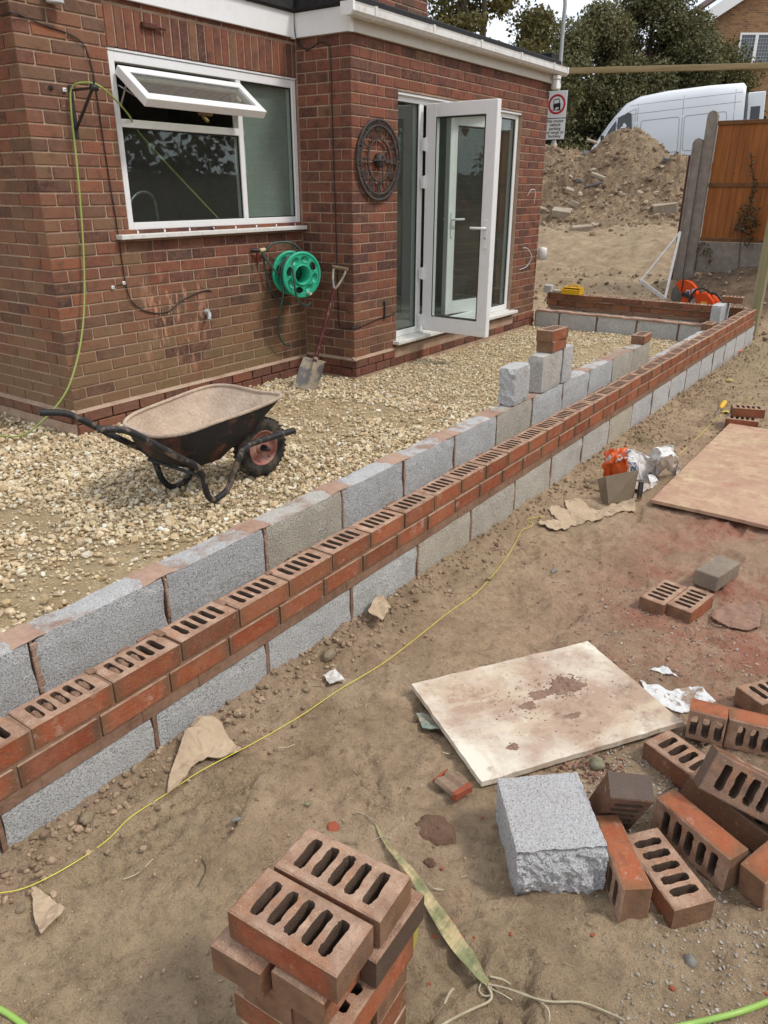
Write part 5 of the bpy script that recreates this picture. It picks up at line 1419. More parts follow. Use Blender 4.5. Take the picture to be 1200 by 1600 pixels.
# split block
def split_block():
    r = np.random.RandomState(8); bm = bmesh.new(); bmesh.ops.create_cube(bm, size=1)
    L, W, Hh = .205, .235, .150
    for v in bm.verts: v.co = Vector((v.co.x*L, v.co.y*W, v.co.z*Hh))
    for ax_, k in ((0, 26), (1, 26), (2, 18)):
        d = Vector((ax_ == 0, ax_ == 1, ax_ == 2)); S = (L, W, Hh)[ax_]
        for i in range(1, k): bmesh.ops.bisect_plane(bm, geom=bm.verts[:]+bm.edges[:]+bm.faces[:], plane_co=d*(-S/2+S*i/k), plane_no=d)
    co = np.array([v.co[:] for v in bm.verts])
    na = fbm(co[:, 0]*1.0+co[:, 1]*.3, co[:, 2]+co[:, 1]*.2, 34, 4, .6); nb = fbm(co[:, 0]+5, co[:, 1]+co[:, 2], 60, 3, .6)
    for v, a_, b_ in zip(bm.verts, na, nb):
        x, y, z = v.co
        if abs(y+W/2) < 1e-4:      # broken face
            tz = (z+Hh/2)/Hh
            v.co.y += a_*.016+b_*.008-.006*(1-tz)+.022*sstep(.80, 1.0, tz)**2
            if tz < .3: v.co.y += .012*(1-tz/.3)
        else:
            e = int(abs(abs(x)-L/2) < 1e-4)+int(abs(abs(y)-W/2) < 1e-4)+int(abs(abs(z)-Hh/2) < 1e-4)
            near = sstep(-W/2+.03, -W/2, y)
            if e >= 2: v.co *= .985
            v.co += Vector(r.uniform(-.0012, .0012, 3))+Vector((0, 0, b_*.006*near))
    bmesh.ops.recalc_face_normals(bm, faces=bm.faces); me = bpy.data.meshes.new('concrete_block'); bm.to_mesh(me); bm.free(); me.materials.append(M['block']); return me
mk('concrete_block', split_block(), (1.030, .6530, -.2600), (.035, -.045, .675), None, 'pale grey concrete block split in half with a rough broken front, left of the pile', 'concrete block', None, tan=0, soil=.1, topdirt=.15, pale=.75)

# ================================================================== stack at the bottom edge
SG = 'facing bricks stacked in a pillar at the front'
sr = random.Random(12); zt = .053; a0 = .062
ca_, sa_ = math.cos(a0), math.sin(a0); sc0 = Vector((.885, -.008))
def st(dx, dy, layer, rot, label, mesh=None, **kw):
    z = zt-layer*.0665
    x = sc0.x+dx*ca_-dy*sa_; y = sc0.y+dx*sa_+dy*ca_
    return loose_brick((x, y, z), (sr.uniform(-.003, .003), sr.uniform(-.003, .003), a0+rot), label, mesh or PMH[sr.randrange(4)], SG, **kw)
st(-.002, -.055, 0, 0, 'top brick of the front stack, nearer the viewer, with a red front face', PMH[0], tone=.35, flash=0, dust=1)
st(.004, .056, 0, .012, 'top brick of the front stack, behind the nearer one', PMH[1], tone=.6, flash=.7, dust=1)
H2 = math.pi/2
st(-.083, -.022, 1, H2+.03, 'second layer brick of the front stack jutting out at its left', PMH[2], tone=.9, flash=.3, dust=.3)
st(.034, -.006, 1, H2-.0, 'second layer brick of the front stack with an orange side, in the middle', PMH[3], tone=.8, flash=.05, dust=.3)
st(.105, .062, 1, H2-.02, 'narrow cut brick in the second layer of the front stack, at its right', perf_mesh(77, L=.155, W=.030, holes=(), detail=2), tone=.5, flash=.6, dust=.3)
st(-.040, .0, 2, H2+.01, 'third layer brick of the front stack, at its left', PMH[1], tone=.7, flash=.2, dust=.3)
st(.064, .004, 2, H2-.02, 'third layer brick of the front stack showing a long orange side at its right', PMH[3], tone=.9, flash=0, dust=.2)
st(-.008, -.055, 3, 0, 'fourth layer brick of the front stack, nearer the viewer', PMH[0], tone=.5, flash=.5, dust=.3)
st(.0, .055, 3, 0, 'fourth layer brick of the front stack, far side', PMH[1], tone=.5, flash=.4, dust=.3)
for L_ in (4, 5):
    for k_, (dx, dy, ro) in enumerate(((-.055, 0, H2), (.055, 0, H2)) if L_ == 4 else ((0, -.055, 0), (0, .055, 0))):
        st(dx, dy, L_, ro, ('fifth' if L_ == 4 else 'lowest')+' layer brick of the front stack, '+(('left', 'right') if L_ == 4 else ('nearer the viewer', 'far side'))[k_], tone=.5, flash=.5, dust=.3)

# half brick and chips on the ground
M['chip'] = dirty('broken_red_brick', (.42, .105, .055), (.30, .10, .06), 40, .9, .2, .8)
def shard(x, y, s, label, mat='chip', name='brick_chip', cat='brick chip', grp=None, seed=1, dz=0, shape=(1, .6, .45)):
    r = np.random.RandomState(seed); V = ICO_V*(1+.25*(r.rand(12, 1)*2-1))*np.array(shape)*s; a = r.uniform(0, 6.28)
    R = np.array([[math.cos(a), -math.sin(a), 0], [math.sin(a), math.cos(a), 0], [0, 0, 1]]); V = V@R.T
    me = fast_mesh(name, V, ICO_F, M[mat]); o = mk(name, me, (x, y, float(H(x, y))+s*shape[2]*.6+dz), (0, 0, 0), None, label, cat, grp); return o
hb = MB(); prof = [(-.05, -.033), (.05, -.033), (.05, -.012), (.012, -.020), (-.006, -.014), (-.030, -.020), (-.05, -.008)]
hb.prism([(x, z) for x, z in prof], (0, -.045, 0), (1, 0, 0), (0, 0, 1), (0, 1, 0), .085)
hbr = MB(); r_ = random.Random(6)
FRAG = None
b = MB(); b.prism([(-.05, -.03), (.052, -.034), (.050, .028), (-.046, .032)], (0, 0, -.018), (1, 0, 0), (0, 1, 0), (0, 0, 1), .012)
rr_ = np.random.RandomState(31)
p = gpt(708, 1234); pa_, pb2 = gpt(686, 1216), gpt(730, 1252)
bf = empty('brick_fragment', (p.x, p.y, float(H(p.x, p.y))+.004), (.03, .05, math.atan2(pb2.y-pa_.y, pb2.x-pa_.x)-math.pi/2), 'broken slice of brick with a grooved brown face beside the split block', 'brick fragment')
b = MB(); b.prism([(-.026, 0), (.026, 0), (.029, .012), (.020, .021), (.010, .016), (-.006, .015), (-.014, .022), (-.028, .013)], (0, -.042, 0), (1, 0, 0), (0, 0, 1), (0, 1, 0), .070)
r_ = random.Random(2); b.v = [(x+r_.uniform(-.003, .003), y+r_.uniform(-.003, .003), z+r_.uniform(-.001, .001)) for x, y, z in b.v]; b.build('grooved_face', dirty('brown_slot_face', (.27, .18, .12), (.36, .26, .19), 30, .9, .2, .8), bf)
for (y0, y1, h_, w_) in ((.0255, .044, .028, .031), (-.052, -.0455, .018, .026)):
    b = MB(); b.box((-w_, y0, .0), (w_, y1, h_), 0, .005); b.v = [(x+r_.uniform(-.003, .003), y+r_.uniform(-.002, .002), z+r_.uniform(-.002, .002)) for x, y, z in b.v]; b.build('broken_edge', M['chip'], bf)
spots = [(601, 1455), (686, 1438), (705, 1440), (722, 1465), (740, 1465), (798, 1460), (680, 1465), (672, 1538), (753, 1278), (1050, 1545), (1196, 1553), (690, 1358), (925, 1462)]
chip_lab = ['tiny orange chip close to the right side of the front stack', 'orange chip left of the dried leaf tip nearest the stack', 'orange chip touching the middle of the dried leaf', 'largest orange chip just right of the dried leaf', 'orange chip second to the right of the dried leaf', 'orange chip farther right of the dried leaf, below the split block', 'orange chip left of the largest one by the dried leaf', 'orange chip below the bend of the dried leaf', 'small orange chip between the board and the split block', 'orange crumb near the grey pebble at the bottom right', 'orange chip at the right edge above the green hose', 'orange chip below the small brown mortar flake', 'flat orange chip on the dirt in front of the split block']
for k_, (px, py) in enumerate(spots):
    p = gpt(px, py); shard(p.x, p.y, .0045+.004*rr_.rand(), chip_lab[k_], grp='orange brick chips scattered on the dirt', seed=k_+3, shape=(1, .7, .5))
p = gpt(520, 1297); shard(p.x, p.y, .026, 'flat orange brick flake on the dirt just behind the front stack', seed=40, shape=(1, .7, .25))
M['peb_grey'] = dirty('smooth_grey_pebble', (.20, .185, .165), (.27, .25, .22), 12, .7, .3, .1)
M['peb_tan'] = dirty('tan_stone', (.25, .19, .12), (.36, .30, .21), 14, .9, .2, .8)
M['peb_moss'] = dirty('mossy_stone', (.22, .20, .12), (.40, .36, .26), 14, .9, .2, .6)
def pebble(px, py, s, mat, label, seed, shape, cat='stone', sub_=3, rough=.05):
    p = gpt(px, py); r = np.random.RandomState(seed); bm = bmesh.new(); bmesh.ops.create_icosphere(bm, subdivisions=sub_, radius=1)
    co = np.array([v.co[:] for v in bm.verts]); n1_ = fbm(co[:, 0]+seed, co[:, 1]+co[:, 2]*.7, 1.3, 3); n2_ = fbm(co[:, 0]-co[:, 2], co[:, 1]+seed, 3, 3)
    a = r.uniform(0, 3)
    for v, q, w_ in zip(bm.verts, n1_, n2_):
        c = Vector(v.co)*(1+q*.5+w_*rough*3); v.co = Vector((c.x*shape[0], c.y*shape[1], c.z*shape[2]))*s
    bmesh.ops.rotate(bm, verts=bm.verts, cent=(0, 0, 0), matrix=Matrix.Rotation(a, 3, 'Z'))
    me = bpy.data.meshes.new('stone'); bm.to_mesh(me); bm.free(); me.materials.append(M[mat])
    for q in me.polygons: q.use_smooth = True
    return mk('stone', me, (p.x, p.y, float(H(p.x, p.y))+s*shape[2]*.55), (0, 0, 0), None, label, cat)
pebble(514, 1028, .028, 'peb_tan', 'tan stone the size of a fist lying at the foot of the outer wall', 3, (1, .75, .75), rough=.12)
pebble(933, 1197, .021, 'peb_moss', 'rounded mossy stone by the edge of the white board', 5, (1, .85, .9))
pebble(1078, 1506, .0135, 'peb_grey', 'smooth grey egg-shaped pebble at the bottom right', 8, (1, .8, .8), rough=0)
pebble(478, 1077, .012, 'peb_tan', 'small brown stone right of the wall foot near the tan stone', 12, (1, .8, .7), rough=.1)
pebble(745, 1097+0, .001, 'peb_tan', 'x', 1, (1, 1, 1)) if False else None
pebble(865, 890, .018, 'peb_grey', 'pale flat stone alone on the bare dirt', 14, (1.3, .7, .35), rough=.1)
pebble(135, 1281, .020, 'peb_tan', 'reddish stone at the foot of the outer wall, near the left edge', 15, (1, .8, .7), rough=.12)
pebble(371, 1282, .009, 'peb_grey', 'small dark stone right of the string near the torn cardboard', 16, (1.6, .7, .6), rough=.1)
pebble(482, 1262, .008, 'peb_moss', 'small pale pebble on the dirt above the front stack', 17, (1, .8, .6), rough=.1)

# ================================================================== white board with mortar, on the ground
def board_mat(name, base, stain, stain2, sc_):
    m = NB(name, .8, .3); oc = m.coord('Object'); s = m.sep(oc)
    n1 = m.noise(oc, sc_, 6, .6); n2 = m.noise(oc, sc_*7, 5, .7); n3 = m.noise(m.mapv(oc, (1, 1, 1), (0, 0, .4)), sc_*1.7, 5, .7, .8)
    rad_ = m.math('ADD', m.math('POWER', m.math('MULTIPLY', s['X'], 3.1), 2.0), m.math('POWER', m.math('MULTIPLY', s['Y'], 4.0), 2.0))
    f = m.math('MULTIPLY', m.mr(m.math('ADD', n1, m.math('MULTIPLY', rad_, -.13)), .24, .48, 0, 1), .85)
    n4 = m.noise(m.mapv(oc, (3, 9, 1), (0, 0, .9)), 1.0, 7, .75, .6); c = m.mix(f, base, stain); c = m.mix(m.mr(n4, .50, .62, 0, .55), c, (.66, .55, .40)); c = m.mix(m.mr(m.noise(oc, 5.5, 7, .8), .56, .66, 0, .75), c, tuple(x*.62 for x in stain)); c = m.mix(m.mr(n3, .52, .68, 0, .7), c, stain2)
    c = m.mix(m.mr(n2, .58, .7, 0, .5), c, tuple(x*.55 for x in stain)); c = m.mix(m.mr(n2, .40, .3, 0, .5), c, base)
    return m.done(c, .85, m.bump(m.math('ADD', n2, n3), .5, .004))
M['wboard'] = board_mat('mortar_stained_white_board', (.74, .68, .56), (.36, .225, .155), (.50, .36, .25), 4.2)
M['mortar_wet'] = dirty('crumbled_mortar', (.30, .185, .13), (.40, .27, .20), 40, .95, .2, 1.0)
bc = Vector((.7735, 1.2030)); 
P_ = [Vector(v) for v in ((.4028, 1.0052), (.7732, 1.5634), (1.1739, 1.3286), (.8068, .7548))]
# true rectangle close to those corners
ce = sum(P_, Vector((0, 0)))/4; e1 = ((P_[1]-P_[0])+(P_[2]-P_[3]))/2; e2 = ((P_[3]-P_[0])+(P_[2]-P_[1]))/2
ang_ = math.atan2(e1.y, e1.x); L1, L2 = e1.length, e2.length
bd_ = empty('mortar_board', (ce.x, ce.y, -.313), (0, math.radians(.0), ang_), 'square white board stained with pink mortar lying on the dirt', 'board')
def slab(L, W, t, seed, nx_=30, ny_=24, warp=.0, rag=.0012):
    r = np.random.RandomState(seed); xs_ = np.linspace(-L/2, L/2, nx_); ys_ = np.linspace(-W/2, W/2, ny_); X_, Y_ = np.meshgrid(xs_, ys_)
    e = (np.abs(X_) > L/2-1e-6) | (np.abs(Y_) > W/2-1e-6)
    X2 = X_+np.where(np.abs(X_) > L/2-1e-6, fbm(X_, Y_, 30, 3)*rag*3, 0); Y2 = Y_+np.where(np.abs(Y_) > W/2-1e-6, fbm(X_+4, Y_, 30, 3)*rag*3, 0)
    Zt = t+warp*fbm(X_, Y_, 2.2, 2); V = np.concatenate([np.stack([X2.ravel(), Y2.ravel(), Zt.ravel()], 1), np.stack([X2.ravel(), Y2.ravel(), (Zt-t).ravel()], 1)])
    idn = np.arange(nx_*ny_).reshape(ny_, nx_); top = np.stack([idn[:-1, :-1], idn[:-1, 1:], idn[1:, 1:], idn[1:, :-1]], -1).reshape(-1, 4); bot = top[:, ::-1]+nx_*ny_; S = []
    n_ = nx_*ny_
    for seq in (idn[0, :], idn[:, -1], idn[-1, ::-1], idn[::-1, 0]):
        for a_, b_ in zip(seq[:-1], seq[1:]): S.append((a_, a_+n_, b_+n_, b_))
    return V, np.concatenate([top, bot, np.array(S)])
V_, F4 = slab(L1, L2, .017, 3); ob = link(bpy.data.objects.new('board_sheet', fast_mesh('board_sheet', V_, F4, M['wboard'])), bd_)
def crumbs(cx, cy, r_, n, seed, z0, mat, size=(.002, .009), parent=None, name='mortar_crumbs', zf=None, mound=.012):
    r = np.random.RandomState(seed); a = r.uniform(0, 6.28, n); d = r_*np.sqrt(r.rand(n)); x = cx+d*np.cos(a); y = cy+d*np.sin(a)*.8
    rd = size[0]+(size[1]-size[0])*r.rand(n)**3; V = []; F3 = []
    z = z0+mound*np.clip(1-(d/r_)**2, 0, 1)*r.rand(n)
    sh = ICO_V[None]*(1+.3*(r.rand(n, 12, 1)*2-1))*np.array([1, .85, .6]); P = sh*rd[:, None, None]+np.stack([x, y, z], 1)[:, None, :]
    me = fast_mesh(name, P.reshape(-1, 3), (ICO_F[None]+12*np.arange(n)[:, None, None]).reshape(-1, 3), mat)
    return tag(link(bpy.data.objects.new(name, me), parent), kind='stuff')
def smear(cx, cy, r_, hgt, seed, sq=.7):
    """low ragged pat of dried mortar on the board"""
    n = 44; lv = 9; V = []; F = []; rs_ = np.random.RandomState(seed); ph = rs_.uniform(0, 6, 4)
    for l in range(lv+1):
        t = l/lv
        for k in range(n):
            a = 2*math.pi*k/n; rm = r_*(1+.16*math.sin(3*a+ph[0])+.10*math.sin(7*a+ph[1])+.08*math.sin(13*a+ph[2])); x, y = cx+rm*t*math.cos(a), cy+rm*t*sq*math.sin(a)
            V.append((x, y, .0165+(hgt*(1-t**3)*(.65+1.6*abs(float(vnoise(x*90, y*90)))) if l < lv else -.001)))
    F = [(l*n+k, (l+1)*n+k, (l+1)*n+(k+1) % n, l*n+(k+1) % n) for l in range(lv) for k in range(n)]
    link(bpy.data.objects.new('mortar_pat', fast_mesh('mortar_pat', V, F, M['mortar_wet'])), bd_)
smear(.115, .045, .062, .011, 3); smear(.015, .035, .045, .004, 5, .5); smear(-.05, .0, .03, .003, 6); smear(-.19, -.145, .020, .006, 8); smear(.05, -.09, .035, .002, 9, .4)
crumbs(.11, .045, .085, 200, 1, .017, M['mortar_wet'], (.001, .005), parent=bd_, mound=.006); crumbs(-.02, .02, .13, 160, 2, .017, M['mortar_wet'], (.0008, .004), parent=bd_, mound=.001); crumbs(.0, 0, .30, 160, 4, .017, M['mortar_wet'], (.001, .004), parent=bd_, mound=0)
# white torn sheet under its far corner
def flat_piece(name, pts, z, t, mat, label, cat, curl=.0, rot=0, seed=1, subd=10, group=None, lift=None, follow=True):
    """thin sheet cut to a torn outline (ground-plane points), draped on the dirt, with real thickness"""
    r = random.Random(seed); P = [Vector(p) for p in pts]; Q = []
    for i in range(len(P)):
        a, c = P[i], P[(i+1) % len(P)]; n = max(2, int((c-a).length/.012))
        for k in range(n): q = a.lerp(c, k/n); Q.append(q+Vector((r.uniform(-1, 1), r.uniform(-1, 1)))*(.0015 if k else 0))
    cx = sum((q.x for q in Q))/len(Q); cy = sum((q.y for q in Q))/len(Q)
    bm = bmesh.new(); vs = [bm.verts.new((q.x, q.y, 0)) for q in Q]; f = bm.faces.new(vs)
    bmesh.ops.triangulate(bm, faces=[f])
    w_ = max(max(q.x for q in Q)-min(q.x for q in Q), max(q.y for q in Q)-min(q.y for q in Q))
    for ax_, lo in ((0, min(q.x for q in Q)), (1, min(q.y for q in Q))):
        for k in range(1, subd+8):
            d = Vector((ax_ == 0, ax_ == 1, 0)); bmesh.ops.bisect_plane(bm, geom=bm.verts[:]+bm.edges[:]+bm.faces[:], plane_co=d*(lo+w_*k/(subd+4)), plane_no=d)
    for v in bm.verts:
        zz = float(H(v.co.x, v.co.y)) if follow else z
        v.co.z = zz+.006+z*(1 if follow else 0)+curl*.5*float(fbm(v.co.x+seed, v.co.y, 5, 2))
        if lift: v.co.z += lift(v.co.x, v.co.y)
        v.co.x -= cx; v.co.y -= cy
    zc = sum(v.co.z for v in bm.verts)/len(bm.verts)
    for v in bm.verts: v.co.z -= zc
    bmesh.ops.recalc_face_normals(bm, faces=bm.faces)
    ret = bmesh.ops.extrude_face_region(bm, geom=bm.faces[:]); 
    for v in [g_ for g_ in ret['geom'] if isinstance(g_, bmesh.types.BMVert)]: v.co.z -= t
    bmesh.ops.recalc_face_normals(bm, faces=bm.faces)
    me = bpy.data.meshes.new(name); bm.to_mesh(me); bm.free(); me.materials.append(mat)
    return mk(name, me, (cx, cy, zc), (0, 0, 0), None, label, cat, group)
def gq(pts): return [gpt(*p).xy for p in pts]
M['whitesheet'] = dirty('dirty_white_sheet', (.70, .70, .68), (.33, .22, .15), 9, .7, .3, .3, lo=.50, hi=.53, coord='Position')
flat_piece('plastic_sheet', gq([(1000, 1065), (1045, 1082), (1085, 1076), (1118, 1098), (1063, 1116), (1010, 1095)]), .001, .003, M['whitesheet'], 'flat white sheet half buried in dirt under the far corner of the board', 'sheet', seed=3)
flat_piece('plastic_scrap', gq([(1013, 1050), (1035, 1042), (1060, 1059), (1035, 1055)]), .001, .003, M['whitesheet'], 'small torn white scrap just behind the mortar-stained board', 'scrap', seed=4)
flat_piece('paper_scrap', gq([(505, 1062), (525, 1054), (540, 1072), (515, 1075)]), .012, .003, dirty('crumpled_white', (.72, .70, .66), (.5, .45, .38), 20), 'crumpled white scrap near the wall foot', 'scrap', .03, seed=5)
flat_piece('carton_scrap', gq([(650, 1120), (672, 1120), (695, 1150), (660, 1145)]), .008, .003, dirty('faded_card', (.36, .28, .2), (.12, .25, .22), 12), 'folded brown and green card scrap by the left edge of the board', 'scrap', .03, seed=6)
# plywood sheet
m = NB('red_dusted_plywood', .85, .25); oc = m.coord('Object'); fl_ = m.voro(m.mapv(oc, (26, 9, 1), (0, 0, .5)), 1, 'Color'); fg = m.sep(fl_)['X']; fl2 = m.sep(m.voro(m.mapv(oc, (10, 30, 1), (0, 0, -.4)), 1, 'Color'))['X']
n1 = m.noise(oc, 2.6, 6, .65); n2 = m.noise(oc, 60, 5, .7); c = m.mix(fg, (.60, .44, .27), (.38, .25, .155)); c = m.mix(m.math('MULTIPLY', fl2, .5), c, (.62, .49, .31)); c = m.mix(m.mr(m.noise(oc, 16, 6, .75), .46, .62, 0, .6), c, (.36, .21, .145)); c = m.mix(m.mr(n1, .38, .62, .1, .75), c, (.43, .25, .18)); c = m.mix(m.mr(m.noise(oc, 5.5, 6, .75), .58, .70, 0, .8), c, (.36, .17, .125)); c = m.mix(m.mr(m.noise(oc, 7, 6, .8), .66, .72, 0, .7), c, (.16, .11, .085)); c = m.mix(m.mr(n2, .6, .7, 0, .5), c, (.26, .15, .11))
M['ply'] = m.done(c, .9, m.bump(m.math('ADD', n2, fg), .35, .004))
pw = empty('plywood_sheet', (0, 0, 0), label='large plywood sheet dusted pink-red lying on the ground at the right', cat='plywood')
A_ = gpt(1020, 777, -.40); 
u1 = Vector((.02, 1.0)).normalized(); v1 = Vector((1, -.02))
V_, F4 = slab(1.80, 1.22, .018, 5, 40, 30, .010)
a_ = math.atan2(u1.y, u1.x); cw_ = Vector((.487, 3.235))+Vector((.02, 1))*.9+Vector((1, -.02))*.61
pw.location = (cw_.x, cw_.y, -.393); pw.rotation_euler = (.0, 0, a_+.015)
ob = link(bpy.data.objects.new('plywood', fast_mesh('plywood', V_, F4, M['ply'])), pw)
# broken brown board by the pair of bricks
M['card'] = dirty('corrugated_card', (.52, .40, .275), (.42, .31, .21), 8, .9, .15, .2, coord='Position')
M['card_dk'] = dirty('shaded_card', (.235, .185, .13), (.19, .15, .105), 8, .9, .15, .2, coord='Position')  # the card colour darkened, so the flap's shade is part of it
M['hardboard'] = dirty('pinkish_hardboard', (.33, .20, .145), (.24, .14, .10), 16, .95, .15, .6, coord='Position', lo=.5, hi=.7)
flat_piece('hardboard_scrap', gq([(1108, 968), (1130, 950), (1165, 944), (1190, 958), (1186, 984), (1150, 986), (1125, 978)]), .012, .004, M['hardboard'], 'cracked pinkish hardboard scrap in front of the grey-brown brick', 'hardboard', .02, seed=7)
# cardboard pieces
flat_piece('cardboard_piece', gq([(262, 1246), (268, 1210), (290, 1165), (312, 1131), (345, 1148), (378, 1176), (350, 1190), (325, 1190), (300, 1205), (280, 1232)]), .006, .003, M['card'], 'torn triangular piece of cardboard folded against the outer wall', 'cardboard', .02, seed=8, lift=lambda x, y: .055*math.exp(-((x-.06)/.05)**2)*math.exp(-((y-.46)/.10)**2))
flat_piece('cardboard_piece', gq([(50, 1388), (75, 1405), (103, 1425), (85, 1445), (66, 1467), (55, 1440)]), .004, .003, M['card'], 'crumpled cardboard scrap near the bottom left corner', 'cardboard', .05, seed=9)
flat_piece('cardboard_piece', gq([(583, 958), (592, 950), (611, 968), (597, 990), (575, 975)]), .030, .003, M['card'], 'small square of cardboard leaning at the foot of the outer wall', 'cardboard', .01, seed=10, lift=lambda x, y: .02)
flat_piece('cardboard_piece', gq([(840, 822), (865, 815), (893, 824), (888, 830), (865, 832)]), .010, .003, M['card'], 'leaf-shaped cardboard scrap at the left of the large torn piece', 'cardboard', .01, seed=11)
flat_piece('cardboard_piece', gq([(856, 798), (870, 793), (886, 799), (882, 783), (905, 781), (932, 800), (968, 785), (990, 780), (993, 800), (950, 808), (895, 823), (868, 812)]), .006, .003, M['card'], 'large torn cardboard lying flat in front of the plastic bag', 'cardboard', .02, seed=12)
flat_piece('cardboard_piece', gq([(1097, 541), (1108, 552), (1140, 558), (1122, 548), (1105, 545)]), .03, .004, M['card'], 'curled cardboard scrap by the far end of the outer wall', 'cardboard', .02, seed=13)
# upright bent flap
b = MB(); P4 = [gpt(936, 788), gpt(950, 790), gpt(986, 782)]; z = -.40; hgt = .155
vs = []; base = [Vector((P4[0].x, P4[0].y+.03, z)), Vector((P4[1].x, P4[1].y, z)), Vector((P4[2].x+.005, P4[2].y+.01, z))]
tops = [base[0]+Vector((-.03, -.02, hgt*.82)), base[1]+Vector((-.04, .02, hgt*.93)), base[2]+Vector((.0, .03, hgt*1.02))]
for off in (Vector((0, 0, 0)), Vector((.003, -.003, 0))): vs += [p+off for p in base+tops]
b.add(vs, [(0, 1, 4, 3), (1, 2, 5, 4), (6, 9, 10, 7), (7, 10, 11, 8), (0, 3, 9, 6), (2, 8, 11, 5), (3, 4, 10, 9), (4, 5, 11, 10), (0, 6, 7, 1), (1, 7, 8, 2)])
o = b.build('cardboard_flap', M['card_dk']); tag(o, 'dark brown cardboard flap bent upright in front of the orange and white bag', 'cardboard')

# ================================================================== plastic cement bag
def bag_part(name, ctrl, mat, seed, amp=.02, n=26, th=.0):
    """crumpled sheet: bilinear patch of control rows with folds"""
    r = np.random.RandomState(seed); rows = np.array(ctrl, float); R0, C0 = rows.shape[:2]
    us = np.linspace(0, R0-1, n); vs_ = np.linspace(0, C0-1, n); P = np.zeros((n, n, 3))
    for i, u in enumerate(us):
        for j, v in enumerate(vs_):
            a, c = int(min(u, R0-2)), int(min(v, C0-2)); fu, fv = u-a, v-c; fu = fu*fu*(3-2*fu); fv = fv*fv*(3-2*fv)
            P[i, j] = (rows[a, c]*(1-fu)+rows[a+1, c]*fu)*(1-fv)+(rows[a, c+1]*(1-fu)+rows[a+1, c+1]*fu)*fv
    U_, V_ = np.meshgrid(np.linspace(0, 1, n), np.linspace(0, 1, n), indexing='ij')
    f1 = 1-np.abs(fbm(U_*2+seed, V_*2, 2.4, 3)*4) ; P[:, :, 2] += amp*.5*(f1-.4); P[:, :, 0] += amp*fbm(U_+seed, V_+3, 4, 3); P[:, :, 1] += amp*fbm(U_+9, V_+seed, 4, 3)
    V2 = P.reshape(-1, 3); idn = np.arange(n*n).reshape(n, n); F = np.stack([idn[:-1, :-1], idn[:-1, 1:], idn[1:, 1:], idn[1:, :-1]], -1).reshape(-1, 4)
    return fast_mesh(name, V2, F, mat, smooth=True), P
m = NB('orange_bag_film', .3, .5); m.done((.75, .13, .02), .3); M['bag_o'] = plastic('orange_bag_film', (.72, .12, .02), .28, .15, (.5, .3, .2))
M['bag_w'] = plastic('white_bag_film', (.74, .73, .71), .3, .55, (.42, .34, .27))
M['bag_b'] = plastic('blue_print', (.10, .16, .30), .4, .1)
bag = empty('cement_bag', (.30, 3.62, -.40), label='crumpled orange and white plastic bag with blue lettering by the plywood', cat='plastic bag')
def bp(px, py, h, back=0):
    """point h metres above ground along the sight line of a photo pixel, ground range fixed by its foot"""
    d = FWD+R2*((px-600)/1182.6)-U2*((py-800)/1182.6); t = (-.40+h-CAM.z)/d.z; return tuple(CAM+d*t)
TB = Matrix.Translation((-.30, -3.62, .40))
def bagp(me, name): o = link(bpy.data.objects.new(name, me), bag); o.matrix_parent_inverse = TB; return o
me, PO = bag_part('orange_panel', [[bp(945, 706, .19), bp(960, 701, .22), bp(980, 701, .23)], [bp(943, 728, .12), bp(960, 724, .15), bp(983, 722, .15)], [bp(942, 750, .02), bp(962, 748, .03), bp(985, 745, .05)]], M['bag_o'], 3, .035); bagp(me, 'orange_panel')
me, PW = bag_part('white_panel', [[bp(975, 701, .23), bp(998, 704, .20), bp(1018, 716, .14)], [bp(980, 722, .15), bp(1000, 724, .13), bp(1020, 730, .07)], [bp(985, 745, .05), bp(1003, 752, .02), bp(1020, 742, .02)]], M['bag_w'], 5, .022); bagp(me, 'white_panel')
me, P_2 = bag_part('white_tail', [[bp(1016, 718, .13), bp(1030, 702, .20), bp(1048, 698, .20), bp(1058, 715, .14)], [bp(1020, 728, .08), bp(1032, 718, .16), bp(1046, 712, .18), bp(1061, 730, .05)], [bp(1020, 741, .01), bp(1036, 732, .04), bp(1050, 735, .03), bp(1058, 738, .0)]], M['bag_w'], 7, .05); bagp(me, 'white_tail')
me, P_3 = bag_part('white_flap', [[bp(1012, 741, .06), bp(1022, 742, .05)], [bp(1015, 752, .04), bp(1029, 752, .02)], [bp(1018, 763, .0), bp(1026, 758, .0)]], M['bag_w'], 9, .01); bagp(me, 'white_flap')
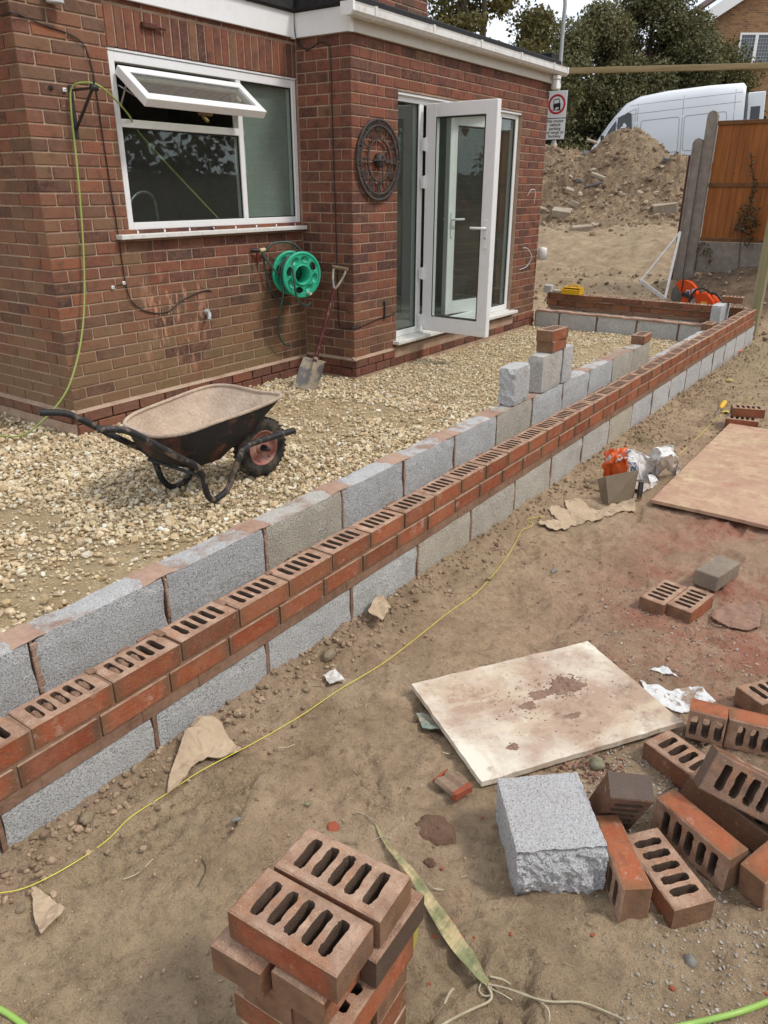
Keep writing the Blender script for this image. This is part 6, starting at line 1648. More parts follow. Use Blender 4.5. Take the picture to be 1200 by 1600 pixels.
def text_on(P, s, u0, v0, u1, v1, size, mat, name, parent, off=.004, mi=None):
    """lettering that follows a surface patch: baseline from (u0,v0) to (u1,v1) in patch coordinates"""
    cu = bpy.data.curves.new(name, 'FONT'); cu.body = s; cu.size = 1; ob_ = bpy.data.objects.new(name, cu); COL.objects.link(ob_)
    dg = bpy.context.evaluated_depsgraph_get(); me = bpy.data.meshes.new_from_object(ob_.evaluated_get(dg)); bpy.data.objects.remove(ob_)
    xs_ = [v.co.x for v in me.vertices]; w_ = max(xs_)-min(xs_); n = P.shape[0]-1
    d = np.array([u1-u0, v1-v0]); L_ = np.hypot(*d); pr_ = np.array([-d[1], d[0]])/L_
    bm = bmesh.new(); bm.from_mesh(me)
    for v in bm.verts:
        t = (v.co.x-min(xs_))/w_; q = np.array([u0, v0])+d*t+pr_*v.co.y*size
        a, c = np.clip(q, 0, .999)*n; i, j = int(a), int(c); fa, fc = a-i, c-j
        p = (P[i, j]*(1-fa)+P[i+1, j]*fa)*(1-fc)+(P[i, j+1]*(1-fa)+P[i+1, j+1]*fa)*fc
        n_ = np.cross(P[i+1, j]-P[i, j], P[i, j+1]-P[i, j]); n_ = n_/(np.linalg.norm(n_)+1e-9); n_ = n_*(1 if np.dot(n_, np.array(CAM)-p) > 0 else -1)
        v.co = Vector(p+n_*off)
    bm.to_mesh(me); bm.free(); me.materials.clear(); me.materials.append(mat); o = link(bpy.data.objects.new(name, me), parent); return o
o = text_on(PW, 'Rug', .08, .22, .80, .30, -.30, M['bag_b'], 'lettering', bag); o.matrix_parent_inverse = TB
o = text_on(PO, 'PR', .35, .62, .36, .95, .0 or .22, M['bag_w'], 'lettering', bag); o.matrix_parent_inverse = TB
o = text_on(PO, 'B', .28, .12, .30, .32, .2, M['bag_w'], 'lettering', bag); o.matrix_parent_inverse = TB
# crust of mortar and the tile behind the hammer
pc = gpt(1004, 742)
rb_ = np.random.RandomState(77); o = crumbs(0, 0, .045, 260, 9, 0, M['clod'] if False else dirty('dark_dried_mortar', (.10, .065, .045), (.16, .11, .08), 30, .95, .2, .9), (.004, .014), None, 'mortar_lump', mound=.06)
o.location = (.345, 3.60, -.385); tag(o, 'dark lump of dried mortar lying in the mouth of the plastic bag', 'mortar')
flat_piece('card_sheet', gq([(987, 742), (1012, 744), (1016, 768), (1001, 775), (988, 770)]), .018, .004, dirty('pale_pinkish_card', (.55, .47, .40), (.45, .37, .3), 10), 'pale square of card between the flap and the plywood', 'card', .005, seed=15)
hm = empty('rubber_grip_tool', (0, 0, 0), label='black rubber grip of a hand tool standing up by the pale card', cat='hand tool')
p = gpt(998, 783); q0 = Vector((p.x, p.y, -.395)); q1 = q0+Vector((-.012, .04, .085)); b = MB(); b.tube([q0+(q1-q0)*.12, q0+(q1-q0)*.6, q1], [.013, .015, .014], 12); b.build('grip', M['black'], hm)
b = MB(); b.tube([q0, q0+(q1-q0)*.13], .014, 12); b.build('tool_collar', dirty('rusty_ferrule', (.20, .09, .05), (.1, .06, .04), 30), hm)

# ================================================================== string line, leaf, twine, hose, chisel
M['string'] = plastic('yellow_line', (.72, .66, .08), .6, .1)
sp_ = [(-8, 1402), (40, 1394), (100, 1365), (165, 1322), (205, 1283), (260, 1247), (310, 1213), (360, 1186), (400, 1165), (470, 1124), (530, 1083), (600, 1040), (655, 998), (700, 962), (745, 930), (780, 890), (800, 862), (815, 835), (826, 828), (832, 822), (824, 815), (838, 812), (850, 812)]
pts = [];
for q in sp_:
    p = gpt(*q); pts.append(Vector((p.x, p.y, float(H(p.x, p.y))+.013)))
b = MB(); b.tube(pts, .0013, 5, sub=5); o = b.build('string_line', M['string']); tag(o, 'thin yellow string line running along the ground beside the outer wall', 'string')
pts = [Vector((p.x, p.y, float(H(p.x, p.y))+.008)) for p in [gpt(*q) for q in ((1060, 712), (1090, 685), (1120, 655), (1150, 635), (1175, 622))]]
b = MB(); b.tube(pts, .0016, 5, sub=4); o = b.build('string_line', M['string']); tag(o, 'pale string lying on the ground past the plywood sheet', 'string')
# green garden cable: from the wall bracket down to the gravel, and the loose ends in front
M['limecable'] = plastic('lime_green_cable', (.33, .41, .10), .5, .3)
b = MB(); x = xW+.02
b.tube([(xW-.12, 3.60, .95), (xW-.06, 2.95, 1.45), (xW+.03, 2.75, 1.60), (xW+.20, 2.46, 1.70), (xW+.12, 2.40, 1.725), (xW+.045, 2.37, 1.70), (xW+.03, 2.355, 1.60), (xW+.03, 2.34, 1.3), (xW+.03, 2.315, .95), (xW+.035, 2.27, .62), (xW+.05, 2.20, .35), (xW+.06, 2.10, .12), (xW+.03, 2.00, -.06), (xW-.08, 1.88, -.22), (xW-.22, 1.80, -.315), (xW-.5, 1.72, -.325), (xW-1.0, 1.6, -.325)], .0058, 8, sub=6)
o = b.build('extension_cable', M['limecable']); tag(o, 'lime green cable hanging over the wall bracket and down past the brick corner', 'cable')
M['limehose'] = plastic('lime_green_hose', (.28, .46, .09), .4, .25)
for pix, lab in ((((-30, 1560), (-5, 1577), (20, 1592), (60, 1625), (100, 1680), (170, 1790), (200, 1990)), 'lime green hose end crossing the bottom left corner'), (((1040, 1612), (1080, 1603), (1120, 1594), (1160, 1583), (1200, 1568), (1260, 1540), (1400, 1440), (1640, 1330), (1900, 1280)), 'lime green hose crossing the bottom right corner')):
    pts = [Vector((p.x, p.y, float(H(p.x, p.y))+.007)) for p in [gpt(*q) for q in pix]]; b = MB(); b.tube(pts, .0058, 10, sub=5); o = b.build('garden_hose', M['limehose']); tag(o, lab, 'hose', 'lime green hose ends')
# long dried leaf
def ribbon(pix, wid, h, mat, name, fold=.35, nseg=5):
    P = []
    for q, z_ in zip(pix, h): p = gpt(*q); P.append(Vector((p.x, p.y, float(H(p.x, p.y))+z_)))
    Q = []; W_ = []
    for i in range(len(P)-1):
        p0, p1, p2, p3 = P[max(i-1, 0)], P[i], P[i+1], P[min(i+2, len(P)-1)]
        for k in range(nseg): t = k/nseg; Q.append(0.5*((2*p1)+(-p0+p2)*t+(2*p0-5*p1+4*p2-p3)*t*t+(-p0+3*p1-3*p2+p3)*t**3)); W_.append(wid[i]+(wid[i+1]-wid[i])*t)
    Q.append(P[-1]); W_.append(wid[-1]); V = []; F = []; T_ = []
    cs = [-1, -.6, -.2, 0, .2, .6, 1]
    for i, (q, w_) in enumerate(zip(Q, W_)):
        d = (Q[min(i+1, len(Q)-1)]-Q[max(i-1, 0)]).normalized(); s_ = d.cross(Vector((0, 0, 1))).normalized()
        for c in cs: V.append(q+s_*c*w_+Vector((0, 0, abs(c)*w_*fold+.002*math.sin(i*.9+c*3)))); T_.append((abs(c), i/len(Q), 0))
    m_ = len(cs)
    for i in range(len(Q)-1):
        for j in range(m_-1): F.append((i*m_+j, i*m_+j+1, (i+1)*m_+j+1, (i+1)*m_+j))
    return fast_mesh(name, V, F, mat, np.array(T_), True)
m = NB('dry_green_leaf', .6, .3); p_ = m.coord('Position'); tc_ = m.attr('tint', out='Color'); sx_ = m.n('ShaderNodeSeparateColor'); m.set(sx_.inputs[0], tc_)
fib = m.noise(m.mapv(p_, (160, 20, 20), (0, 0, -.9)), 1, 4, .6); c = m.mix(m.mr(m.noise(p_, 16, 5, .7), .40, .62), (.22, .23, .11), (.58, .44, .24)); c = m.mix(m.mr(fib, .4, .7, 0, .5), c, (.12, .14, .06)); c = m.mix(m.mr(m.noise(p_, 40, 4), .6, .72, 0, .6), c, (.13, .08, .05))
M['leafdry'] = m.done(c, .6, m.bump(fib, .3, .002))
lf = empty('dried_leaf', (0, 0, 0), label='long dried strap leaf, green and straw coloured, on the dirt right of the front stack', cat='leaf')
o = link(bpy.data.objects.new('leaf_blade', ribbon([(585, 1287), (605, 1325), (635, 1365), (668, 1415), (700, 1465), (730, 1505), (752, 1532), (762, 1545)], [.0015, .006, .009, .014, .019, .017, .009, .004], [.006, .010, .02, .02, .016, .014, .01, .01], M['leafdry'], 'leaf_blade')), lf)
M['straw'] = dirty('straw', (.50, .44, .30), (.34, .28, .18), 20, .8)
b = MB()
for pix, r_ in (([(556, 1272), (570, 1276), (585, 1287)], .0012), ([(762, 1545), (768, 1560), (762, 1570), (740, 1580), (715, 1592), (690, 1606)], .003), ([(762, 1542), (790, 1548), (830, 1562), (855, 1580), (858, 1600)], .002), ([(765, 1530), (785, 1535), (798, 1543)], .0025), ([(765, 1548), (785, 1558), (800, 1567)], .0014), ([(790, 1548), (850, 1568), (905, 1570), (940, 1582), (975, 1598)], .0022), ([(755, 1535), (748, 1550), (756, 1560), (768, 1557), (765, 1540)], .0018)):
    b = MB(); b.tube([Vector((p.x, p.y, float(H(p.x, p.y))+.008)) for p in [gpt(*q) for q in pix]], r_, 6, sub=4); b.build('leaf_stem', M['straw'], lf)
for k_, (pix, r_, lab) in enumerate((([(193, 1377), (215, 1368), (240, 1345)], .0016, 'pale curved straw on the dirt at the lower left'), ([(694, 1572), (702, 1555), (708, 1548)], .003, 'short white curl of peel beside the dried leaf'), ([(310, 1388+0), (322, 1362), (316, 1345)], .0012, 'thin dark twig on the dirt above the lower left footprints'))):
    b = MB(); b.tube([Vector((p.x, p.y, float(H(p.x, p.y))+.006)) for p in [gpt(*q) for q in pix]], r_, 6, sub=4); o = b.build('twig', M['straw'] if k_ < 2 else M['bark']); tag(o, lab, 'twig')
# bright sweet-wrapper strip seen behind the stack
b = MB(); b.box((0, 0, 0), (.012, .05, .10), 0, .002); o = b.build('seed_packet', plastic('yellow_green_print', (.50, .44, .08), .4, .3, (.1, .4, .15))); o.location = (.962, .140, -.17); o.scale = (.45, .6, .9); o.rotation_euler = (.05, .1, .1); tag(o, 'yellow and green packet tucked behind the right side of the front stack', 'packet')
# damp mortar splat
def splat(px, py, r_, label, seed, mat, hgt=.008):
    p = gpt(px, py); rs_ = np.random.RandomState(seed); n = 40; lv = 7; V = [(0, 0, hgt)]; F = []
    rim_ = [r_*(1+.07*math.sin(k*2*math.pi/n*3+seed)+.05*math.sin(k*2*math.pi/n*7+seed)+.05*rs_.uniform(-1, 1)) for k in range(n)]
    for l in range(1, lv+1):
        t = l/lv
        for k in range(n): a = 2*math.pi*k/n; x, y = rim_[k]*t*math.cos(a), rim_[k]*.8*t*math.sin(a); V.append((x, y, (hgt*(1-t**4)+rs_.uniform(-.0012, .0012)) if l < lv else -.004))
    for k in range(n): F.append((0, 1+k, 1+(k+1) % n, 1+(k+1) % n))
    F2 = [(1+l*n+k, 1+(l+1)*n+k, 1+(l+1)*n+(k+1) % n, 1+l*n+(k+1) % n) for l in range(lv-1) for k in range(n)]
    b = MB(); b.add(V, [f[:3] for f in F]+F2, 0); me = b.mesh('mortar_splat', mat); return mk('mortar_splat', me, (p.x, p.y, float(H(p.x, p.y))+.003), (0, 0, 0), None, label, 'mortar')
M['splat'] = dirty('dried_brown_mortar', (.19, .115, .075), (.14, .08, .055), 30, .9, .2, .9)
splat(680, 1296, .056, 'round brown mortar splat on the dirt left of the split block', 2, M['splat'])
splat(672, 1349, .016, 'small brown mortar flake below the round splat', 3, M['splat'], .005)
splat(1110, 806, .060, 'dark reddish mortar splat in front of the plywood sheet', 4, M['splat'], .006)
splat(395, 1112, .001, 'x', 5, M['splat']) if False else None
# yellow-handled chisel lying beyond
ch_ = empty('screwdriver', (0, 0, 0), label='screwdriver with a yellow handle lying on the ground past the plywood', cat='screwdriver')
pa, pb_ = gpt(1117, 652), gpt(1131, 634); pa.z = pb_.z = float(H(pa.x, pa.y))+.014; b = MB(); b.tube([pa, pa.lerp(pb_, .6)], .006, 8); b.build('shank', M['chrome'], ch_)
b = MB(); b.tube([pa.lerp(pb_, .55), pa.lerp(pb_, .7), pa.lerp(pb_, 1.0), pa.lerp(pb_, 1.1)], [.010, .021, .021, .014], 10); b.build('handle', M['yellow'], ch_)
for px, py, lab in ((1133, 595, 'yellow autumn leaf on the ground midway along the far part of the wall'), (1126, 633+12, 'small yellow leaf near the yellow handled screwdriver')):
    p = gpt(px, py); b = MB(); rl_ = random.Random(px)
    b.add([(0, 0, 0), (.05, .02, .012), (.07, .0, .004), (.045, -.025, .014), (.02, .03, .01), (.02, -.03, .006), (.05, 0, .02)], [(0, 4, 6), (4, 1, 6), (1, 2, 6), (2, 3, 6), (3, 5, 6), (5, 0, 6)]); o = b.build('fallen_leaf', plastic('yellow_leaf', (.55, .45, .10), .7, .2)); o.location = (p.x, p.y, float(H(p.x, p.y))+.006); tag(o, lab, 'leaf')
p = gpt(1150, 551); b = MB(); blob(b, (0, 0, 0), (.05, .04, .035), random.Random(3)); o = b.build('plastic_wrapper', M['bag_o']); o.location = (p.x, p.y, float(H(p.x, p.y))+.01); tag(o, 'orange wrapper lying on the curled cardboard by the far end of the wall', 'wrapper')
# tufts of dead grass at the wall foot
def tuft(px, py, n, r_, hgt, label):
    p = gpt(px, py); rs_ = np.random.RandomState(px); V = []; F = []; C = []
    for k in range(n):
        a = rs_.uniform(0, 6.28); d = r_*rs_.rand(); x, y = p.x+d*math.cos(a), p.y+d*math.sin(a); z = float(H(x, y)); l = hgt*rs_.uniform(.4, 1); t = rs_.uniform(0, 6.28); ln = rs_.uniform(.2, 1.1)*l; i = len(V)
        s_ = np.array([-math.sin(t), math.cos(t), 0])*.0012
        q = np.array([x, y, z]); m_ = q+np.array([math.cos(t)*ln*.4, math.sin(t)*ln*.4, l*.7]); e = q+np.array([math.cos(t)*ln, math.sin(t)*ln, l*.75])
        V += [q-s_, q+s_, m_-s_, m_+s_, e]; c = [(.34, .28, .16), (.26, .20, .12), (.42, .36, .2), (.18, .17, .08)][rs_.randint(4)]; C += [c]*5; F += [(i, i+1, i+3, i+2), (i+2, i+3, i+4, i+4)]
    me = bpy.data.meshes.new('dead_grass'); me.from_pydata([tuple(v) for v in V], [], [f if f[2] != f[3] else f[:3] for f in F]); a_ = me.color_attributes.new('tint', 'FLOAT_COLOR', 'POINT')
    cc = np.ones((len(V), 4), np.float32); cc[:, :3] = C; a_.data.foreach_set('color', cc.ravel()); me.materials.append(M['stone']); o = link(bpy.data.objects.new('dead_grass', me)); tag(o, label, 'grass', kind='stuff')
tuft(600, 950, 120, .05, .05, 'tuft of dead grass at the wall foot by the small cardboard square')
tuft(1000, 690, 160, .09, .04, 'dead grass at the wall foot behind the bag'); tuft(1095, 600, 320, .35, .035, 'dead grass on the verge beside the far wall'); tuft(1060, 620, 260, .25, .04, 'dead grass along the far foot of the outer wall')
# ================================================================== spoil heap
hp = (-4.75, 16.2)
def heap_h(x, y):
    dx = (x-hp[0]); dy = (y-hp[1])
    def bump(cx, cy, sx, sy, h):
        sq = np.where(dy < cy, sy*.82, sy)
        return h*np.exp(-(np.abs((dx-cx)/sx)**2.1+np.abs((dy-cy)/sq)**2.1))
    z = np.maximum.reduce([bump(.40, .2, 1.2, 1.4, 1.56), bump(-1.25, .1, 1.7, 1.6, 1.16), bump(-.4, -.7, 2.0, 1.15, .78), bump(1.45, .0, 1.05, 1.3, .88), bump(-2.9, .3, 1.7, 1.5, 1.1)])
    n = .16*fbm(x, y, 1.5, 4, .6)+.10*(.4-np.abs(fbm(x+3, y+1, 2.6, 4, .6)))+.05*fbm(x, y, 11, 3, .6)
    return z+n*sstep(.05, .5, z)*1.1
xs_ = np.linspace(-10.5, -1.2, 330); ys_ = np.linspace(13.2, 19.6, 200); X_, Y_ = np.meshgrid(xs_, ys_)
G_ = H(X_, Y_); Z_ = G_+heap_h(X_, Y_)-.05
V = np.stack([X_.ravel(), Y_.ravel(), Z_.ravel()], 1); idn = np.arange(X_.size).reshape(X_.shape)
F = np.stack([idn[:-1, :-1], idn[:-1, 1:], idn[1:, 1:], idn[1:, :-1]], -1).reshape(-1, 4)
def heap_mat():
    m = NB('dug_soil', .95, .1); p = m.coord('Position'); n0 = m.noise(p, .9, 5, .6); n1 = m.noise(p, 4.5, 6, .7); n2 = m.noise(p, 22, 5, .7); n3 = m.noise(p, 80, 3, .7)
    c = m.mix(m.mr(n1, .36, .64), (.165, .115, .072), (.36, .26, .165)); c = m.mix(m.mr(n0, .45, .60, 0, .5), c, (.38, .29, .185)); c = m.mix(m.mr(n2, .5, .7, 0, .6), c, (.11, .075, .05)); c = m.mix(m.mr(n3, .60, .7, 0, .6), c, (.47, .39, .28))
    return m.done(c, .96, m.bump(m.math('ADD', n1, m.math('ADD', m.math('MULTIPLY', n2, .6), m.math('MULTIPLY', n3, .25))), .9, .05))
M['heap'] = heap_mat()
o = link(bpy.data.objects.new('soil_heap', fast_mesh('soil_heap', V, F, M['heap'], smooth=False))); tag(o, 'tall heap of dug brown soil and rubble in front of the van', 'soil heap')
rs = np.random.RandomState(61)
n = 3000; x = rs.uniform(-7.5, -1.6, n); y = rs.uniform(13.4, 17.0, n); z = H(x, y)+heap_h(x, y)-.05
o = stones('rubble', np.stack([x, y, z], 1), .010+.06*rs.rand(n)**6.0+.004, pick([(.20, .14, .09), (.28, .20, .13), (.36, .28, .19), (.14, .10, .07), (.42, .35, .26)], n, rs, .15), M['clod'], rs, (.5, .9), .25)
tag(o, 'clods and small stones over the spoil heap and the track before it', 'rubble')
n = 1700; x = rs.uniform(-3.6, .3, n); y = rs.uniform(8.55, 11.4, n); z = H(x, y)
o = stones('clods', np.stack([x, y, z], 1), .006+.03*rs.rand(n)**4, pick([(.20, .14, .09), (.28, .20, .13), (.16, .11, .075), (.34, .26, .17)], n, rs, .15), M['clod'], rs, (.5, .9), .25)
tag(o, 'clods of earth on the track and the bank below the fence', 'clods')
def tilehit(px, py, f, y0=9, y1=18):
    """first point where the sight line meets surface f"""
    d = FWD+R2*((px-600)/1182.6)-U2*((py-800)/1182.6)
    for k in range(900):
        t = (y0+(y1-y0)*k/900-CAM.y)/d.y; p = CAM+d*t
        if p.z < float(f(np.array([p.x]), np.array([p.y]))[0]): return p
    return p
hf = lambda x, y: H(x, y)+heap_h(x, y)-.05
M['slabc'] = dirty('broken_concrete', (.40, .34, .26), (.30, .24, .18), 8, .95, .1, .7); M['slate'] = dirty('slate', (.12, .125, .14), (.18, .17, .17), 8, .8)
def chunk(px, py, sx, sy, sz, rot, mat, label, seed):
    p = tilehit(px, py, hf); r = random.Random(seed); sx, sy, sz = sx*.85, sy*.85, sz*.85; b = MB(); b.box((-sx/2, -sy/2, -sz/2), (sx/2, sy/2, sz/2), 0, .01); b.v = [tuple(c*(1+r.uniform(-.14, .14)) for c in v) for v in b.v]
    return mk('rubble_chunk', b.mesh('rubble_chunk', M[mat]), (p.x, p.y, p.z+sz*.3), rot, None, label, 'rubble', 'broken slabs on the spoil heap')
for a in ((877, 335, .42, .3, .14, (.35, .1, .3), 'slabc', 'biggest pale slab at the lower left of the spoil heap', 1), (898, 322, .16, .14, .12, (.2, .4, .7), 'slabc', 'pale cube of rubble just above the biggest slab', 2), (908, 360, .42, .2, .12, (.2, -.1, .5), 'slabc', 'long slab at the foot of the spoil heap', 3),
          (931, 352, .20, .13, .04, (.5, .1, .3), 'slabc', 'thin pale tile at the foot of the heap, right of the long slab', 4), (917, 240, .18, .14, .04, (.8, .2, .4), 'slate', 'dark slate on the upper left face of the heap', 5), (935, 277, .34, .12, .07, (.2, .35, .2), 'slabc', 'flat brown slab midway up the heap', 6),
          (928, 290, .42, .07, .05, (.1, -.25, .1), 'slate', 'dark narrow strip sticking out of the heap', 7), (1038, 333, .50, .25, .25, (.1, -.1, .3), 'slabc', 'large lump at the right foot of the heap beside the fence post', 8), (1040, 252, .12, .1, .1, (.3, .2, .3), 'slate', 'dark stone near the right shoulder of the heap', 9),
          (890, 300, .2, .14, .1, (.4, .3, .2), 'slabc', 'brownish block above the pale cube on the heap', 10), (905, 285, .12, .1, .08, (.2, .5, .9), 'slate', 'small dark block in the rubble seam of the heap', 11), (849, 330, .3, .12, .1, (.4, .2, .8), 'slabc', 'pale slab at the house edge of the heap', 12), (925, 222, .3, .1, .06, (.3, .3, .4), 'slabc', 'slab near the top of the heap', 13)):
    chunk(*a)

# ================================================================== fence with concrete posts
M['conc'] = dirty('weathered_concrete', (.25, .215, .18), (.36, .33, .29), 12, .95, .1, .7, lo=.45, hi=.75, coord='Position')
M['fencewood'] = None
m = NB('orange_stained_boards', .7, .3); oc = m.coord('Position'); o_ = m.offset(oc); g1 = m.noise(m.mapv(o_, (30, 30, 2.2)), 1, 5, .6); g2 = m.noise(m.mapv(o_, (6, 6, 1.2)), 1, 4, .6)
c = m.mix(m.mr(g1, .3, .7), (.235, .075, .018), (.36, .135, .035)); c = m.mix(m.mr(g2, .5, .75, 0, .6), c, (.14, .06, .025)); c = m.mix(m.mr(m.voro(o_, 3.5), 0, .07, .7, 0), c, (.09, .03, .015))
M['fencewood'] = m.done(c, .7, m.bump(g1, .3, .004))
fen = empty('fence', (-.3, 11.0, .25), label='orange-brown board fence panel with concrete posts and gravel board at the right', cat='fence')
TF = Matrix.Translation((.3, -11.0, -.25))
def fp(b, name, m): o = b.build(name, m, None); o.parent = fen; o.matrix_parent_inverse = TF; return o
FX0, FX1, FZ0, FZ1, FY = -1.335, .48, .51, 2.0, 11.0
k = 0; x = FX0+.005
bme = None
while x < FX1-.02:
    w_ = .105; b = MB(); b.add([(0, 0, 0), (w_, -.006, 0), (w_, -.018, 0), (0, -.010, 0), (0, 0, FZ1-FZ0-.08), (w_, -.006, FZ1-FZ0-.08), (w_, -.018, FZ1-FZ0-.08), (0, -.010, FZ1-FZ0-.08)], [(0, 1, 2, 3), (4, 7, 6, 5), (0, 4, 5, 1), (1, 5, 6, 2), (2, 6, 7, 3), (3, 7, 4, 0)])
    if bme is None: bme = b.mesh('board', M['fencewood'])
    o = link(bpy.data.objects.new('board', bme), fen); o.matrix_parent_inverse = TF; o.location = (x, FY+rr.uniform(-.002, .002), FZ0+.05); x += .088
M['fencerail'] = dirty('brown_rail', (.19, .085, .035), (.11, .06, .03), 10, .8, coord='Position')
for (z0, z1, y0) in ((FZ1-.05, FZ1, -.035), (1.20, 1.25, -.03), (FZ0, FZ0+.05, -.03)):
    b = MB(); b.box((FX0, FY+y0, z0), (FX1, FY-.0185, z1), 0, .003); fp(b, 'rail', M['fencerail'])
b = MB(); b.box((FX0, FY-.02, .10), (FX1, FY+.03, FZ0-.004), 0, .008); fp(b, 'gravel_board', M['conc'])
def post(x0, x1, z1, y, th=.10):
    b = MB(); prof = [(x0, -.2), (x1, -.2), (x1, z1-.06), (x1-.02, z1-.018), ((x0+x1)/2, z1), (x0+.02, z1-.018), (x0, z1-.06)]
    b.prism(prof, (0, y, 0), (1, 0, 0), (0, 0, 1), (0, 1, 0), th); return b
fp(post(-1.475, -1.345, 2.125, FY-.06), 'post', M['conc']); b = post(-1.60, -1.478, 1.80, FY-.10, .12); b.box((-1.60, FY-.10-.012, -.2), (-1.58, FY-.101, 1.74)); fp(b, 'post', M['conc'])
b = MB(); b.box((-1.655, FY-.02, -.1), (-1.603, FY+.03, 1.6), 0, .004); fp(b, 'side_batten', dirty('red_brown_batten', (.12, .05, .035), (.08, .04, .03), 10))
# ivy on the panel
def leaves(name, centers, nl, size, mat, seed, parent=None, droop=.3, kind=None, tintr=(0, 1), flat=0.0):
    """leaf quads folded along the midrib scattered in ellipsoidal clumps"""
    r = np.random.RandomState(seed); C = np.array([c[:3] for c in centers]); R = np.array([c[3:6] for c in centers]); w = R.prod(1)**(2/3); idx_ = r.choice(len(C), nl, p=w/w.sum())
    d = r.normal(0, 1, (nl, 3)); d /= np.linalg.norm(d, axis=1)[:, None]; rad_ = (r.rand(nl)**.42)[:, None]
    p = C[idx_]+d*rad_*R[idx_]
    u = r.normal(0, 1, (nl, 3)); u[:, 2] -= droop; u /= np.linalg.norm(u, axis=1)[:, None]; nrm = d*.6+r.normal(0, .6, (nl, 3)); nrm[:, 2] += .5
    v = np.cross(nrm, u); v /= np.linalg.norm(v, axis=1)[:, None]+1e-9; s = size[0]+(size[1]-size[0])*r.rand(nl)
    s = s[:, None]; V = np.stack([p, p+u*s*.5+v*s*.32, p+u*s, p+u*s*.5-v*s*.32], 1).reshape(-1, 3); F = np.arange(nl*4).reshape(-1, 4)
    t = np.clip(tintr[0]+(tintr[1]-tintr[0])*(r.rand(nl)*.75+.25*r.rand(nl)), 0, 1); cl = np.repeat(r.rand(len(C))[idx_]*.35+t*.65, 4)
    o = link(bpy.data.objects.new(name, fast_mesh(name, V, F, mat, np.stack([cl]*3, 1))), parent)
    if kind: o['kind'] = kind
    return o
M['ivy'] = leaf_mat('ivy_leaf', [(0, (.05, .045, .02)), (.5, (.12, .09, .05)), (1, (.26, .20, .12))])
iv = empty('climbing_plant', (-.75, 10.93, .2), label='withered climber straggling up the orange fence at the right edge', cat='climber')
b = MB(); b.tube([(-.75, 10.93, .1), (-.80, 10.92, .7), (-.74, 10.92, 1.1), (-.83, 10.92, 1.5), (-.86, 10.93, 1.62)], .006, 6, sub=4); b.tube([(-.78, 10.93, .9), (-.86, 10.92, .8), (-.92, 10.92, .6)], .004, 6); o = b.build('stem', M['bark'], None); o.parent = iv; o.matrix_parent_inverse = Matrix.Translation((.75, -10.93, -.2))
o = leaves('foliage', [(-.78, 10.90, .85, .12, .04, .22), (-.74, 10.90, 1.15, .05, .03, .18), (-.82, 10.90, 1.45, .03, .02, .15), (-.86, 10.9, .72, .07, .03, .1), (-.68, 10.9, .7, .10, .04, .3)], 420, (.03, .055), M['ivy'], 5); o.parent = iv; o.matrix_parent_inverse = Matrix.Translation((.75, -10.93, -.2))
iv2 = leaves('weeds', [(-1.25, 10.90, .40, .10, .06, .10), (-1.15, 10.9, .30, .05, .05, .12)], 90, (.025, .05), M['ivy'], 8); tag(iv2, 'small withered weeds at the foot of the concrete fence post', 'weeds')

# green timber post and rail
M['tanal'] = None
m = NB('tanalised_timber', .75, .2); oc = m.coord('Object'); g1 = m.noise(m.mapv(oc, (30, 30, 1.6)), 1, 5, .6); c = m.mix(m.mr(g1, .35, .7), (.25, .22, .115), (.36, .32, .19)); c = m.mix(m.mr(m.voro(m.mapv(oc, (6, 6, 2)), 1), 0, .06, .8, 0), c, (.10, .06, .03)); M['tanal'] = m.done(c, .8, m.bump(g1, .3, .003))
tp_ = empty('timber_post', (-.13, 9.05, -.45), label='green treated timber post standing at the far end of the wall, right edge', cat='post')
b = MB(); b.box((-.05, -.05, 0), (.05, .05, 2.72), 0, .005); b.build('post_shaft', M['tanal'], tp_)
m = NB('tan_timber', .75, .2); oc = m.coord('Object'); g1 = m.noise(m.mapv(oc, (1.6, 30, 30)), 1, 5, .6); c = m.mix(m.mr(g1, .35, .7), (.235, .175, .085), (.37, .29, .16)); M['tan'] = m.done(c, .8, m.bump(g1, .3, .003))
A1 = Vector((-2.33, 8.20, 2.352)); B1 = Vector((.55, 9.16, 2.318)); dd = B1-A1
rail = empty('timber_rail', A1, (0, -math.atan2(dd.z, dd.xy.length), math.atan2(dd.y, dd.x)), 'long timber rail spanning high from the house corner to the right edge', 'timber rail')
b = MB(); b.box((0, -.022, -.028), (dd.length, .022, .028), 0, .003); b.build('rail_timber', M['tan'], rail)
b = MB(); b.lathe([(0, -.024), (.020, -.024), (.022, -.020)], (2.48, 0, .002), (0, 1, 0), 14); b.build('knot', dirty('knot', (.10, .045, .02), (.06, .03, .015), 40), rail)
b = MB(); b.tube([(-.06, 9.0, -.45), (-.075, 9.0, 1.2), (-.07, 9.0, 2.2)], .004, 6); o = b.build('pale_cable', plastic('pale_cable', (.5, .45, .33), .6, .2)); tag(o, 'thin pale cable hanging beside the green timber post', 'cable')

